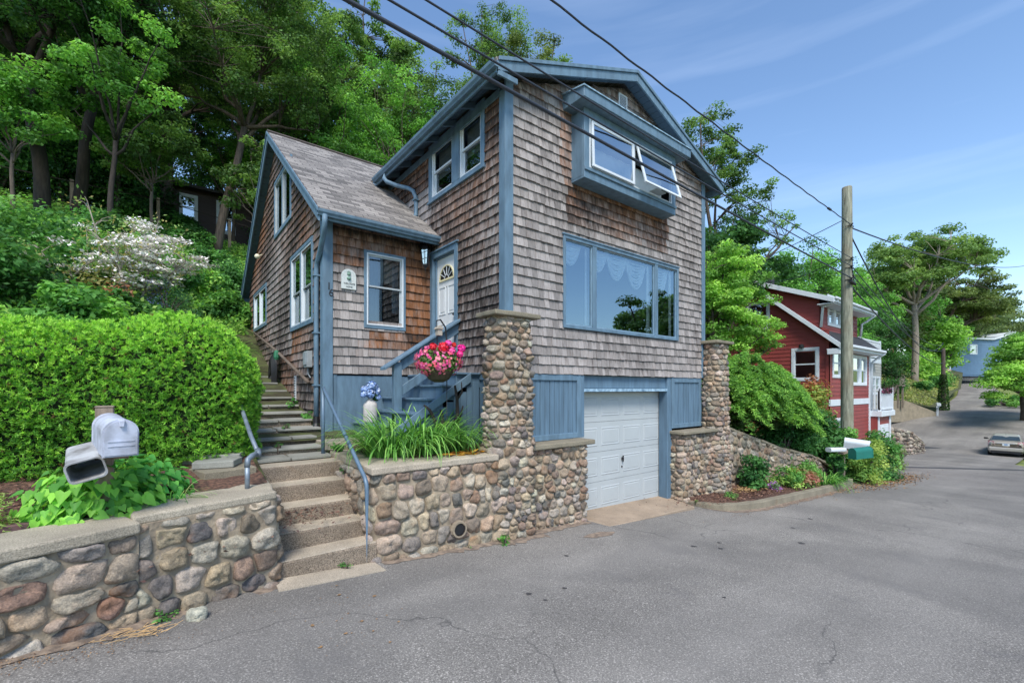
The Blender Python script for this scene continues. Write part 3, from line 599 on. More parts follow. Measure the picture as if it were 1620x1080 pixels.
def build_windows():
    # --- big picture window (three lights)
    mb = MB(); u0, u1, z0, z1 = 5.10, 8.42, 3.24, 4.74
    frame(FRONT, u0, u1, z0, z1, .055, -.05, .04, mb); FRONT.box(mb, 5.80, 5.90, z0+.055, z1-.055, -.05, .034); FRONT.box(mb, 7.60, 7.70, z0+.055, z1-.055, -.05, .034)
    FRONT.box(mb, u0-.02, u1+.02, z1, z1+.025, 0, .055)
    wd = mb.build('picture_window', M['blue'], house, bevel=.004)
    for (a, b) in ((5.155, 5.80), (5.90, 7.60), (7.70, 8.365)):
        mb = MB(); frame(FRONT, a, b, z0+.056, z1-.056, .022, -.03, .012, mb); mb.build('sash', M['galv_sash'], wd); pane(FRONT, a+.02, b-.02, z0+.075, z1-.075, -.005, 'pane', M['glass_hi'], wd)
    darkroom(FRONT, u0+.03, u1-.03, z0, z1, 1.6, wd)
    # swagged valance behind the glass
    mb = MB()
    for (cx, w_, drop) in ((5.40,.52,.30),(6.10,.50,.30),(6.60,.62,.38),(7.18,.68,.46),(7.98,.56,.44)):
        for k in range(9):
            f = k/8; pts = []
            for i in range(11):
                t = i/10*2-1; pts.append(FRONT(cx+t*w_/2*(1.04-.12*f), 4.69-(1-abs(t)**2.6)*drop*(.12+.88*f)-.06*f*(1-abs(t)), -.12-.015*(k % 2)))
            mb.tube(pts, .022, 5)
    mb.build('curtain', M['curtain_bright'], wd, smooth=True)
    for (a, b) in ((5.74, 5.80), (7.50, 7.60), (8.26, 8.35)): curtain(FRONT, a, b, z0+.08, z1-.08, -.1, wd, M['curtain_bright'], .012, 8)
    # --- projecting bay with two awning sashes
    BAY = Pl((0, 4.93), (1, 0), (0, -1))
    mb = MB(); BAY.box(mb, 5.3, 7.88, 5.62, 5.66, -.27, 0); BAY.box(mb, 5.3, 5.34, 5.66, 6.72, -.27, 0); BAY.box(mb, 7.84, 7.88, 5.66, 6.72, -.27, 0)
    BAY.box(mb, 5.3, 7.88, 6.70, 6.74, -.27, 0)
    frame(BAY, 5.3, 7.88, 5.62, 6.74, .12, 0, .03, mb, wb=.18); BAY.box(mb, 5.3, 7.88, 5.74, 5.80, .031, .055)
    bay = mb.build('bay_window', M['blue'], house, bevel=.005)
    mb = MB(); Z = 6.74; y0 = 4.72
    mb.hexa([(5.1,y0,Z),(8.12,y0,Z),(8.12,5.2,Z),(5.1,5.2,Z),(5.1,y0,Z+.15),(8.12,y0,Z+.15),(8.12,5.2,Z+.24),(5.1,5.2,Z+.24)]); mb.build('canopy', M['blue'], bay, bevel=.006)
    mb = MB(); mb.hexa([(5.08,y0-.02,Z+.151),(8.14,y0-.02,Z+.151),(8.14,5.19,Z+.241),(5.08,5.19,Z+.241),(5.08,y0-.02,Z+.17),(8.14,y0-.02,Z+.17),(8.14,5.19,Z+.26),(5.08,5.19,Z+.26)]); mb.build('drip_edge', M['lightblue'], bay)
    darkroom(BAY, 5.35, 7.83, 5.68, 6.69, 1.6, bay)
    curtain(BAY, 5.42, 7.76, 6.34, 6.62, -.12, bay, M['blind_dark'], .0, 4, 'blind'); curtain(BAY, 5.44, 7.74, 5.7, 6.34, -.2, bay, M['curtain_bright'], .012, 30)
    for (a, b, ang) in ((5.45, 6.54, 2), (6.62, 7.74, 15)):
        zt, zb = 6.56, 5.82; L = zt-zb; T = R(ang); mb = MB(); sw = .045
        def Q(u, h, o): # h measured down from the hinge
            return BAY(u, zt-h*math.cos(T)+o*math.sin(T)*0, .03+h*math.sin(T)+o)
        def qb(mb, ua, ub, ha, hb, o0=0, o1=.03): mb.hexa([Q(ua,hb,o0),Q(ub,hb,o0),Q(ub,hb,o1),Q(ua,hb,o1),Q(ua,ha,o0),Q(ub,ha,o0),Q(ub,ha,o1),Q(ua,ha,o1)])
        qb(mb, a, a+sw, 0, L); qb(mb, b-sw, b, 0, L); qb(mb, a+sw, b-sw, 0, sw); qb(mb, a+sw, b-sw, L-sw, L)
        s_ = mb.build('awning_sash', M['white'], bay, bevel=.004); mb = MB(); mb.add([Q(a+sw,L-sw,.015), Q(b-sw,L-sw,.015), Q(b-sw,sw,.015), Q(a+sw,sw,.015)], [(0,1,2,3)]); mb.build('pane', M['glass_mid'], s_)
    mb = MB(); frame(BAY, 5.42, 7.77, 5.80, 6.62, .035, -.02, .028, mb); BAY.box(mb, 6.55, 6.61, 5.83, 6.59, -.02, .028)
    mb.build('window_frame', M['white'], bay)
    mb = MB(); BAY.box(mb, 7.0, 7.3, 5.835, 5.85, .05, .2); mb.build('crank', M['alu'], bay)
    # --- twin upper windows on the left wall
    mb = MB(); frame(LEFT, 5.70, 7.52, 5.68, 6.74, .1, 0, .035, mb, wb=.08); LEFT.box(mb, 6.44, 6.68, 5.76, 6.64, 0, .035); LEFT.box(mb, 5.68, 7.54, 5.66, 5.70, 0, .06)
    wd = mb.build('window', M['blue'], house, bevel=.004)
    for (a, b) in ((5.80, 6.44), (6.68, 7.42)):
        mb = MB(); frame(LEFT, a, b, 5.76, 6.64, .035, -.05, .015, mb); mb.build('window_frame', M['white'], wd, bevel=.003)
        double_hung(LEFT, a+.035, b-.035, 5.79, 6.61, wd, M['white'], M['glass'], -.01, .52); 
        curtain(LEFT, a+.08, b-.06, 6.1, 6.6, -.10, wd, M['blind'], .0, 4, 'blind')
    darkroom(LEFT, 5.75, 7.45, 5.74, 6.68, 1.2, wd)
    # --- wing front window
    mb = MB(); frame(EFRONT, 2.69, 3.44, 3.28, 4.60, .05, 0, .035, mb, wb=.06); wd = mb.build('window', M['blue'], house, bevel=.004)
    mb = MB(); frame(EFRONT, 2.735, 3.395, 3.335, 4.555, .022, -.04, .042, mb); mb.build('window_frame', M['white'], wd, bevel=.003)
    double_hung(EFRONT, 2.757, 3.373, 3.355, 4.535, wd, M['alu'], M['glass'], .005, .55, .03); darkroom(EFRONT, 2.73, 3.40, 3.32, 4.56, 1.6, wd)
    curtain(EFRONT, 2.78, 3.36, 4.12, 4.5, -.16, wd, M['blind'], .006, 20, 'valance'); curtain(EFRONT, 2.76, 3.0, 3.38, 4.5, -.14, wd, M['curtain_grey'], .02, 12, zbot=lambda t: 3.4)
    curtain(EFRONT, 3.25, 3.37, 3.6, 4.5, -.14, wd, M['curtain_grey'], .015, 8)
    mb = MB(); mb.lathe(tuple(EFRONT(3.02, 3.98, -.5)), [(.004, 0), (.014, .01), (.014, .03), (.004, .045)], 8); mb.build('lamp_bulb', M['bulb'], wd)
    # --- wing side windows
    for (a, b, c, d, nm) in ((8.10, 9.76, 3.38, 4.86, 'dh'), (9.72, 11.36, 5.64, 6.92, 'c'), (12.36, 14.26, 3.82, 4.86, 's')):
        mb = MB(); frame(ELEFT, a, b, c, d, .07, 0, .04, mb, wb=.08); 
        if nm != 's': ELEFT.box(mb, (a+b)/2-.03, (a+b)/2+.03, c+.08, d-.07, 0, .036)
        wd = mb.build('window', M['blue'], house, bevel=.004)
        halves = ((a+.07, (a+b)/2-.03), ((a+b)/2+.03, b-.07))
        for (p, q) in halves:
            mb = MB(); frame(ELEFT, p, q, c+.08, d-.07, .03, -.04, .03, mb); mb.build('window_frame', M['white'] if nm != 'c' else M['alu'], wd)
            if nm == 'dh': double_hung(ELEFT, p+.03, q-.03, c+.11, d-.1, wd, M['alu'], M['glass'], 0, .48, .025); curtain(ELEFT, p+.05, q-.05, c+.75, d-.1, -.14, wd, M['blind'], .01, 10)
            else: pane(ELEFT, p+.03, q-.03, c+.11, d-.1, -.005, 'pane', M['glass_mid'] if nm == 's' else M['glass'], wd)
        darkroom(ELEFT, a+.05, b-.05, c+.05, d-.05, 1.0, wd)
M['galv_sash'] = simple('blue_grey_sash', S(120, 146, 164), .5); M['curtain_bright'] = simple('white_curtain', S(244, 248, 250), .9, .04, 6, 0)
M['blind_dark'] = simple('dark_grey_blind', S(84, 88, 90), .9, .1, 6, 0); M['curtain_grey'] = simple('blue_grey_curtain', S(120, 132, 144), .9, .1, 6, 0)
m_, t_, b_ = newmat('lit_bulb'); b_.inputs['Emission Color'].default_value = (1, .55, .2, 1); b_.inputs['Emission Strength'].default_value = 3; M['bulb'] = m_
build_windows()
def build_doors():
    # --- entry door in the left wall
    mb = MB(); z0, z1, a, b = 2.56, 4.62, 6.60, 7.36
    frame(LEFT, a-.1, b+.1, z0-.1, z1+.1, .1, -.02, .035, mb, wb=.1); LEFT.box(mb, a-.001, a+.03, z0, z1, -.12, -.021); LEFT.box(mb, b-.03, b+.001, z0, z1, -.12, -.021)
    LEFT.box(mb, a, b, z1-.02, z1+.001, -.12, -.021)
    LEFT.box(mb, a-.14, b+.14, z1+.1, z1+.13, 0, .06)
    fr = mb.build('door_frame', M['blue'], house, bevel=.004)
    mb = MB(); o = -.05
    LEFT.box(mb, a+.03, b-.03, z0, z1-.02, o-.045, o)
    W_ = b-a-.06; 
    def panel(u0, u1, c, d):
        frame(LEFT, u0, u1, c, d, .018, o, o+.010, mb); LEFT.box(mb, u0+.05, u1-.05, c+.05, d-.05, o, o+.007)
    m = (a+b)/2
    for (u0, u1) in ((a+.10, m-.045), (m+.045, b-.10)):
        panel(u0, u1, z0+1.02, z0+1.52); panel(u0, u1, z0+.16, z0+.86)
    door = mb.build('front_door', M['door'], house, bevel=.002)
    # fanlight
    def fan(r, n=16): return [(m+r*math.cos(math.pi*i/n), z0+1.64+r*1.0*math.sin(math.pi*i/n)) for i in range(n+1)]
    mb = MB(); mb.add([LEFT(u, z, o+.006) for u, z in fan(.235)], [tuple(range(17))]); f_ = mb.build('fanlight', simple('dark_glass', (.02, .025, .025), .08, .1, 4, 0), door)
    mb = MB(); F = fan(.245); 
    for p, q in zip(F, F[1:]): mb.beam(LEFT(*p, o+.008), LEFT(*q, o+.008), .022, .02, (1,0,0))
    mb.beam(LEFT(m-.26, z0+1.635, o+.01), LEFT(m+.26, z0+1.635, o+.01), .03, .02, (1,0,0)); mb.build('fan_moulding', M['warm'], f_)
    mb = MB()
    for i in (1, 2, 3, 4, 5):
        t = math.pi*i/6; mb.beam(LEFT(m+.07*math.cos(t), z0+1.64+.07*math.sin(t), o+.01), LEFT(m+.235*math.cos(t), z0+1.64+.235*math.sin(t), o+.01), .009, .008, (1,0,0))
    G = fan(.075, 8)
    for p, q in zip(G, G[1:]): mb.beam(LEFT(*p, o+.01), LEFT(*q, o+.01), .009, .008, (1,0,0))
    mb.build('glazing_bar', M['white'], f_)
    mb = MB(); mb.lathe(tuple(LEFT(a+.10, z0+.98, o+.03)), [(.01, -.02), (.028, -.01), (.028, .01), (.01, .02)], 10); mb.box((3.985, a+.08, z0+1.10), (4.02, a+.12, z0+1.14)); mb.build('door_knob', M['black'], door)
    mb = MB(); mb.box(tuple(LEFT(m, z0+1.5, o+.0)), tuple(LEFT(m+.012, z0+1.512, o+.012))); mb.build('peephole', M['black'], door)
    # --- garage: header, jamb posts, sectional door
    mb = MB(); FRONT.box(mb, 5.54, 8.21, 2.26, 2.487, -.15, -.05); FRONT.box(mb, 8.07, 8.2, -.03, 2.48, -.2, .0); FRONT.box(mb, 5.545, 5.62, 1.44, 2.48, -.2, .005)
    FRONT.box(mb, 8.205, 8.23, -.03, 1.44, -.2, .0)
    mb.build('garage_frame', M['blue_wood'], house, bevel=.006)
    mb = MB(); FRONT.box(mb, 5.56, 8.07, 2.20, 2.255, -.17, .0); mb.build('garage_head_trim', M['lightblue'], house, bevel=.004)
    GP = Pl((0, 5.42), (1, 0), (0, -1)); mb = MB(); x0, x1 = 5.62, 8.14; nrow, ncol = 4, 4; hgt = 2.16/nrow
    for r_ in range(nrow):
        za = .035+r_*hgt; GP.box(mb, x0, x1, za+.003, za+hgt-.003, -.04, 0); cw = (x1-x0)/ncol
        for c in range(ncol):
            a, b = x0+c*cw+.05, x0+(c+1)*cw-.05; c0, c1 = za+.10, za+hgt-.10
            # bevelled ring then raised field
            for k, (i0, i1, h0, h1) in enumerate(((0, .02, .0, .007), (.02, .04, .007, .001), (.04, .055, .001, .006))):
                A = [(a+i0, c0+i0), (b-i0, c0+i0), (b-i0, c1-i0), (a+i0, c1-i0)]; B = [(a+i1, c0+i1), (b-i1, c0+i1), (b-i1, c1-i1), (a+i1, c1-i1)]
                mb.add([GP(u, z, h0+.0005) for u, z in A]+[GP(u, z, h1+.0005) for u, z in B], [(0,1,5,4), (1,2,6,5), (2,3,7,6), (3,0,4,7)])
            mb.add([GP(a+.055, c0+.055, .0065), GP(b-.055, c0+.055, .0065), GP(b-.055, c1-.055, .0065), GP(a+.055, c1-.055, .0065)], [(0,1,2,3)])
    gd = mb.build('garage_door', M['garage_white'], house)
    mb = MB(); mb.lathe(tuple(GP(6.90, .93, .02)), [(.012, -.03), (.026, -.02), (.026, .02), (.012, .03)], 10); mb.beam(GP(6.90,.99,.03), GP(6.90,.87,.03), .014, .02, (0,1,0)); mb.lathe(tuple(GP(6.89, .78, .01)), [(.01, -.016), (.014, 0), (.01, .016)], 8); mb.build('handle', M['black'], gd)
    mb = MB(); GP.box(mb, x0, x1, .005, .037, -.04, .006); mb.build('rubber_seal', M['black'], gd)
    # power outlet by the pillar
    mb = MB(); FRONT.box(mb, 4.2, 4.30, 1.5, 1.68, .0, .05); mb.build('outlet_box', simple('cream_plastic', S(206, 198, 170), .5), house, bevel=.006)
M['garage_white'] = simple('garage_door_paint', S(172, 178, 180), .45, .04, 2, .03)
build_doors()
def build_fittings():
    # carriage lantern
    c = EFRONT(3.76, 4.50, .16); mb = MB()
    x, y, z = c; r0, r1 = .055, .085
    for k in range(4):
        t = math.pi/4+k*math.pi/2; mb.beam((x+r0*math.cos(t), y+r0*math.sin(t), z), (x+r1*math.cos(t), y+r1*math.sin(t), z+.26), .008, .008)
    mb.lathe((x, y, z-.03), [(.012, -.05), (.02, -.03), (.05, 0), (.058, .03)], 4); mb.lathe((x, y, z+.26), [(.1, 0), (.07, .05), (.03, .09), (.02, .13), (.006, .17)], 4)
    mb.tube([(x, y, z+.40), (x, y+.06, z+.46), (x, y+.14, z+.42), (x, y+.16, z+.36)], .008, 6); mb.box((x-.04, y+.13, z+.22), (x+.04, y+.158, z+.42))
    mb.tube([(x, y, z-.06), (x, y, z-.12)], [.012, .004], 6)
    l = mb.build('wall_lantern', M['black'], house); mb = MB(); mb.lathe((x, y, z), [(.045, .0), (.075, .25)], 4); mb.build('lantern_glass', M['glass_mid'], l)
    mb = MB(); mb.lathe((x, y, z+.02), [(.012, 0), (.03, .05), (.03, .1), (.012, .16)], 10); mb.build('bulb', simple('frosted_bulb', S(190, 205, 205), .3), l)
    # welcome plaque: arched white board with a green pineapple relief and lettering strokes
    mb = MB(); A = [(2.31, 3.89), (2.55, 3.89), (2.55, 4.10)]+[(2.43+.12*math.cos(t), 4.10+.12*math.sin(t)) for t in np.linspace(0, math.pi, 13)][1:]
    mb.prism([EFRONT(u, z, .03) for u, z in A], (0, -.018, 0)); pq = mb.build('plaque', simple('white_slate_plaque', S(196, 202, 200), .7, .15, 40, .2), house)
    mb = MB(); 
    for (u, z, r) in ((2.43, 4.135, .03), (2.43, 4.065, .034)): mb.lathe((u, 7.5-.052, z), [(r*.6, -r*.7), (r, -.01), (r, .012), (r*.6, r*.7)], 10)
    for k in range(5): mb.beam(EFRONT(2.43, 4.15, .055), EFRONT(2.43+.035*math.cos(.5+k*.53), 4.15+.04*math.sin(.5+k*.53), .055), .007, .004, (0,1,0))
    mb.build('pineapple_relief', simple('faded_green_paint', S(120, 150, 136), .7), pq)
    txt(pq, 'WELCOME', tuple(EFRONT(2.345, 3.965, .051)), .038, (R(90), 0, 0), M['blacktxt'])
    txt(pq, 'HOME', tuple(EFRONT(2.385, 3.915, .051)), .036, (R(90), 0, 0), M['blacktxt'])
    txt(house, '1', tuple(EFRONT(2.075, 3.84, .042)), .17, (R(90), 0, 0), M['black'], 'house_number'); txt(house, '6', tuple(EFRONT(2.11, 3.74, .042)), .17, (R(90), 0, 0), M['black'], 'house_number')
    # cable box, grab rail, small strip with marks on the wing's side wall
    mb = MB(); ELEFT.box(mb, 8.14, 8.36, 2.62, 2.9, .02, .11); ELEFT.box(mb, 8.15, 8.35, 2.66, 2.88, .11, .125); mb.tube([ELEFT(8.25, 2.62, .07), ELEFT(8.25, 2.5, .06), ELEFT(8.22, 2.44, .03)], .012, 6); mb.build('cable_box', simple('grey_plastic_box', S(150, 158, 162), .5), house, bevel=.006)
    mb = MB(); mb.tube([ELEFT(8.0, 2.36, .12), ELEFT(10.6, 3.05, .12), ELEFT(13.6, 3.75, .12)], .028, 8)
    for u in (8.3, 10.6, 13.0): mb.beam(ELEFT(u, 2.42+(u-8.3)*.25, .02), ELEFT(u, 2.42+(u-8.3)*.25, .12), .03, .03)
    mb.build('grab_rail', simple('weathered_wood_rail', S(104, 92, 82), .9, .3, 9, .4), house, smooth=True)
    mb = MB(); ELEFT.box(mb, 9.28, 9.4, 2.02, 2.5, .025, .04); th = mb.build('gauge_board', M['white'], house)
    mb = MB()
    for k in range(9): ELEFT.box(mb, 9.30, 9.38, 2.06+k*.048, 2.08+k*.048, .04, .044)
    mb.build('gauge_marks', M['black'], th)
    # flood lamp under the wing rake
    c = ELEFT(12.9, 5.6, .14); mb = MB(); mb.tube([c, c+Vector((-.02, -.12, -.03)), c+Vector((-.025, -.14, -.035))], [.03, .06, .062], 12); mb.tube([c, ELEFT(12.95, 5.68, .02)], .015, 6)
    mb.build('flood_lamp', simple('ivory_lamp', S(214, 206, 180), .4), house, smooth=True)
M['blacktxt'] = simple('faded_black_lettering', (.08, .09, .09), .7)
def txt(parent, s, loc, size, rot, mat, name='lettering', ext=.002):
    cu = bpy.data.curves.new(name, 'FONT'); cu.body = s; cu.size = size; cu.extrude = ext
    o = bpy.data.objects.new(name, cu); COL.objects.link(o)
    bpy.context.view_layer.update(); me = bpy.data.meshes.new_from_object(o.evaluated_get(bpy.context.evaluated_depsgraph_get())); bpy.data.objects.remove(o)
    me.materials.clear(); me.materials.append(mat); n = bpy.data.objects.new(name, me); COL.objects.link(n); n.parent = parent
    n.location = Vector(loc)-base_of(parent); n.rotation_euler = rot; return n
build_fittings()
# ------------------------------------------------------------------ cobble stone masonry
PAL = [S(178,162,140), S(168,154,136), S(164,146,124), S(152,134,112), S(140,122,102), S(158,140,120), S(144,136,124), S(130,124,116), S(100,98,96), S(176,166,150), S(148,132,116), S(136,112,92), S(126,112,96), S(150,142,130), S(158,150,138), S(116,110,104)]
def clip(poly, p, n):
    out = []; k = len(poly)
    for i in range(k):
        a, b = poly[i], poly[(i+1) % k]; da = (a[0]-p[0])*n[0]+(a[1]-p[1])*n[1]; db = (b[0]-p[0])*n[0]+(b[1]-p[1])*n[1]
        if da <= 0: out.append(a)
        if (da < 0) != (db < 0) and abs(da-db) > 1e-12:
            t = da/(da-db); out.append((a[0]+(b[0]-a[0])*t, a[1]+(b[1]-a[1])*t))
    return out
def cells(W, H, cw, ch, r, jit=.38, wrap=False, var=.35, small=.24):
    pts = []; z = 0; row = 0
    while z < H:
        h = ch*r.uniform(1-var, 1+var); x = -r.random()*cw*.5
        while x < W+(0 if wrap else cw*.4):
            w_ = cw*r.uniform(1-var*1.2, 1+var*1.2)*(1 if r.random() > small else .5)
            pts.append((x+w_/2, z+h/2+r.uniform(-jit, jit)*h*.6)); x += w_
        z += h; row += 1
    if wrap: pts = [(x % W, z) for x, z in pts]
    asp = ch/cw; res = []; P = [(x*asp, z) for x, z in pts]
    full = list(P)+([(x+W*asp, z) for x, z in P]+[(x-W*asp, z) for x, z in P] if wrap else [])
    A = np.array(full)
    for (x, z) in P:
        d = np.hypot(A[:, 0]-x, A[:, 1]-z); idx = np.argsort(d)[1:16]; R_ = ch*1.6
        poly = [(x-R_, max(z-R_, 0)), (x+R_, max(z-R_, 0)), (x+R_, min(z+R_, H)), (x-R_, min(z+R_, H))]
        if not wrap: poly = [(min(max(a, 0), W*asp), b) for a, b in poly]
        for j in idx:
            q = full[j]
            if d[j] > R_*2 or d[j] < 1e-6: continue
            poly = clip(poly, ((x+q[0])/2, (z+q[1])/2), (q[0]-x, q[1]-z))
            if len(poly) < 3: break
        if len(poly) >= 3: res.append([(a/asp, b) for a, b in poly])
    return res
def stone_mesh(mb, polys, mp, r, gap=.012, depth=.045, nseg=14, rough=.36, pal=PAL, sink=.02, skip=None):
    prof = [(1.02, -.35), (1.0, .30), (.91, .74), (.68, .96), (.35, 1.0)]
    for poly in polys:
        cx = sum(p[0] for p in poly)/len(poly); cz = sum(p[1] for p in poly)/len(poly)
        if skip and skip(cx, cz): continue
        rad = []
        for k in range(nseg):
            t = 2*math.pi*k/nseg; dx, dz = math.cos(t), math.sin(t); best = 9
            for i in range(len(poly)):
                a, b = poly[i], poly[(i+1) % len(poly)]; ex, ez = b[0]-a[0], b[1]-a[1]; den = dx*ez-dz*ex
                if abs(den) < 1e-9: continue
                s_ = ((a[0]-cx)*ez-(a[1]-cz)*ex)/den; u = ((a[0]-cx)*dz-(a[1]-cz)*dx)/den
                if s_ > 0 and -.001 <= u <= 1.001: best = min(best, s_)
            rad.append(best if best < 9 else .03)
        w = gap*r.uniform(.7, 1.5); rad = [max(.012, q-w) for q in rad]
        sm = r.uniform(.05, .22); rad = [sm*rad[i-1]+(1-2*sm)*rad[i]+sm*rad[(i+1) % nseg] for i in range(nseg)]; rad = [q*r.uniform(.95, 1.06) for q in rad]
        mean = sum(rad)/nseg; dp = min(depth*r.uniform(.75, 1.35), mean*.95)
        seed = Vector((r.random()*50, r.random()*50, r.random()*50)); tx, tz = r.uniform(-.25, .25), r.uniform(-.25, .25)
        V = []; 
        for (s_, h) in prof:
            for k in range(nseg):
                t = 2*math.pi*k/nseg; x = math.cos(t)*rad[k]*s_; z = math.sin(t)*rad[k]*s_
                nn = mnoise.noise(seed+Vector((x, z, h*.1))*11)+.5*mnoise.noise(seed+Vector((x, z, h*.1))*26)
                V.append(mp(cx+x, cz+z, dp*h*(1+nn*rough*2.2)+(tx*x+tz*z)*.6*(h > 0)))
        V.append(mp(cx, cz, dp*(1+mnoise.noise(seed)*.3)))
        F = [(i*nseg+j, i*nseg+(j+1) % nseg, (i+1)*nseg+(j+1) % nseg, (i+1)*nseg+j) for i in range(len(prof)-1) for j in range(nseg)]
        L = (len(prof)-1)*nseg; F += [(L+j, L+(j+1) % nseg, L+nseg) for j in range(nseg)]
        c = r.choice(pal); g_ = sum(c)/3; c = tuple(q*.8+g_*.2 for q in c); v = r.uniform(.86, 1.18); c = tuple(x*v*r.uniform(.95, 1.05) for x in c)
        mb.add(V, F, 0, c)
class Path:
    """plan polyline with rounded corners; the face looks to the right of travel"""
    def __init__(s, pts, rc=.08, closed=False):
        P = [Vector((*p, 0)) for p in pts]; out = []; n = len(P); rng_ = range(n) if closed else range(1, n-1)
        if not closed: out.append(P[0])
        for i in rng_:
            a, b, c = P[i-1], P[i], P[(i+1) % n]; d1 = (a-b).normalized(); d2 = (c-b).normalized(); r_ = min(rc, (a-b).length*.45, (c-b).length*.45)
            p, q = b+d1*r_, b+d2*r_
            for k in range(6):
                t = k/5; out.append(p.lerp(b, t).lerp(b.lerp(q, t), t))
        if closed: out.append(out[0])
        else: out.append(P[-1])
        s.p = np.array([(v.x, v.y) for v in out]); d = np.hypot(*np.diff(s.p, axis=0).T); keep = np.r_[True, d > 1e-6]; s.p = s.p[keep]
        d = np.hypot(*np.diff(s.p, axis=0).T); s.s = np.r_[0, np.cumsum(d)]; s.L = s.s[-1]; s.closed = closed
    def at(s, u):
        if s.closed: u = u % s.L
        f = lambda q: np.array([np.interp(q, s.s, s.p[:, 0]), np.interp(q, s.s, s.p[:, 1])])
        e = .03; a, b = f(max(0, u-e)), f(min(s.L, u+e)); t = (b-a)/(np.linalg.norm(b-a)+1e-9); c = f(u)
        over = (u-s.L) if u > s.L else (u if u < 0 else 0)
        return c+t*over, np.array([t[1], -t[0]])
def masonry(thing_o, pts, zb, zt, cw, ch, seed, rc=.08, closed=False, batter=0, depth=.045, gap=.012, pal=PAL, var=.35, thick=.3, name='stones', cap_top=True, nseg=14):
    """zb, zt: functions of the run; builds the stones and the mortar bed they sit in"""
    r = random.Random(seed); P = Path(pts, rc, closed); H = max(zt(u)-zb(u) for u in np.linspace(0, P.L, 9))
    def mp(u, h, o):
        uu = u; f = h/H; c, n = P.at(uu); z = zb(uu)+f*(zt(uu)-zb(uu)); q = c+n*(o+batter*(1-f)); return (q[0], q[1], z)
    mb = MB(); stone_mesh(mb, cells(P.L, H, cw, ch, r, wrap=closed, var=var), mp, r, gap=gap, depth=depth, pal=pal, nseg=nseg)
    mb.build(name, M['stone'], thing_o, smooth=True)
    mb = MB(); us = np.unique(np.concatenate([np.linspace(0, P.L, int(P.L/.12)+2), P.s])); V = []; nz = 10
    for u in us:
        for j in range(nz+1):
            h = H*j/nz; c = mp(u, h, .017+.014*mnoise.noise(Vector((u*7, h*7, seed)))); V.append(c)
    F = [(i*(nz+1)+j, (i+1)*(nz+1)+j, (i+1)*(nz+1)+j+1, i*(nz+1)+j+1) for i in range(len(us)-1) for j in range(nz)]
    if closed and cap_top: F.append(tuple(i*(nz+1)+nz for i in range(len(us)-1)))
    if not closed:
        # back face and top so that the wall is a solid
        k = len(V)
        for u in us:
            c, n = P.at(u); q = c-n*thick; V += [(q[0], q[1], zb(u)), (q[0], q[1], zt(u))]
        m = len(us)
        F += [(k+2*i, k+2*i+1, k+2*i+3, k+2*i+2) for i in range(m-1)]+[(i*(nz+1)+nz, (i+1)*(nz+1)+nz, k+2*i+3, k+2*i+1) for i in range(m-1)]
        F += [(nz, k+1, k, 0), ((m-1)*(nz+1), k+2*(m-1), k+2*(m-1)+1, (m-1)*(nz+1)+nz)]
    mb.add(V, F); mb.build('mortar', M['mortar'], thing_o, smooth=False)
    return P
def slab(name, poly, z, th, mat, parent=None, seed=1, jag=.012, bev=.01, slope=None, step=.12):
    """flat slab with a slightly broken edge; poly is a plan outline"""
    r = random.Random(seed); out = []; n = len(poly)
    for i in range(n):
        a, b = Vector((*poly[i], 0)), Vector((*poly[(i+1) % n], 0)); k = max(1, int((b-a).length/step)); d = (b-a).normalized(); nn = Vector((d.y, -d.x, 0))
        for j in range(k):
            p = a.lerp(b, j/k)
            if j: p += nn*r.uniform(-jag, jag)
            out.append(p)
    zf = slope or (lambda x, y: z)
    # rotate order so the prism faces outwards
    area = sum(out[i].x*out[(i+1) % len(out)].y-out[(i+1) % len(out)].x*out[i].y for i in range(len(out)))
    if area < 0: out = out[::-1]
    mb = MB(); m = len(out); B = [(p.x, p.y, zf(p.x, p.y)-th) for p in out]; T = [(p.x, p.y, zf(p.x, p.y)+r.uniform(-.002, .002)) for p in out]
    mb.add(B+T, [tuple(range(m))[::-1], tuple(range(m, 2*m))]+[(i, (i+1) % m, m+(i+1) % m, m+i) for i in range(m)])
    return mb.build(name, mat, parent, bevel=bev, seg=2)
# --- left roadside wall
wl_ = thing('retaining_wall', 'low round-stone retaining wall with a cracked concrete top, in front of the clipped hedge', 'stone wall', (-1, 4.2, .5))
lw = [(-6.4, 2.2), (-3, 3.3), (-.85, 4.13), (-.14, 4.41)]
masonry(wl_, lw, lambda u: .1, lambda u: 1.17, .30, .16, 11, rc=.3, depth=.05, gap=.008, var=.5, nseg=18, thick=.35)
slab('coping', [(-6.4, 2.15), (-3, 3.25), (-.85, 4.07), (-.12, 4.35), (-.3, 4.82), (-1.0, 4.56), (-3.1, 3.72), (-6.5, 2.65)], 1.255, .085, M['conc_grey'], wl_, 3, .014, .014)
# --- its taller end pier by the steps
wp_ = thing('stone_pier', 'short stone pier at the left edge of the concrete steps, with a pale cap', 'stone wall', (.4, 4.7, .4))
masonry(wp_, [(-.22, 4.9), (-.16, 4.41), (.28, 4.56), (.86, 4.72), (.88, 5.5)], lambda u: .1, lambda u: 1.22, .21, .155, 12, rc=.07, depth=.05, gap=.012, var=.5, nseg=18, thick=.25)
slab('coping', [(-.17, 4.42), (.3, 4.56), (.86, 4.7), (.89, 5.6), (.45, 5.75), (.1, 5.2), (-.2, 4.95)], 1.285, .07, M['conc_grey'], wp_, 5, .016, .014)
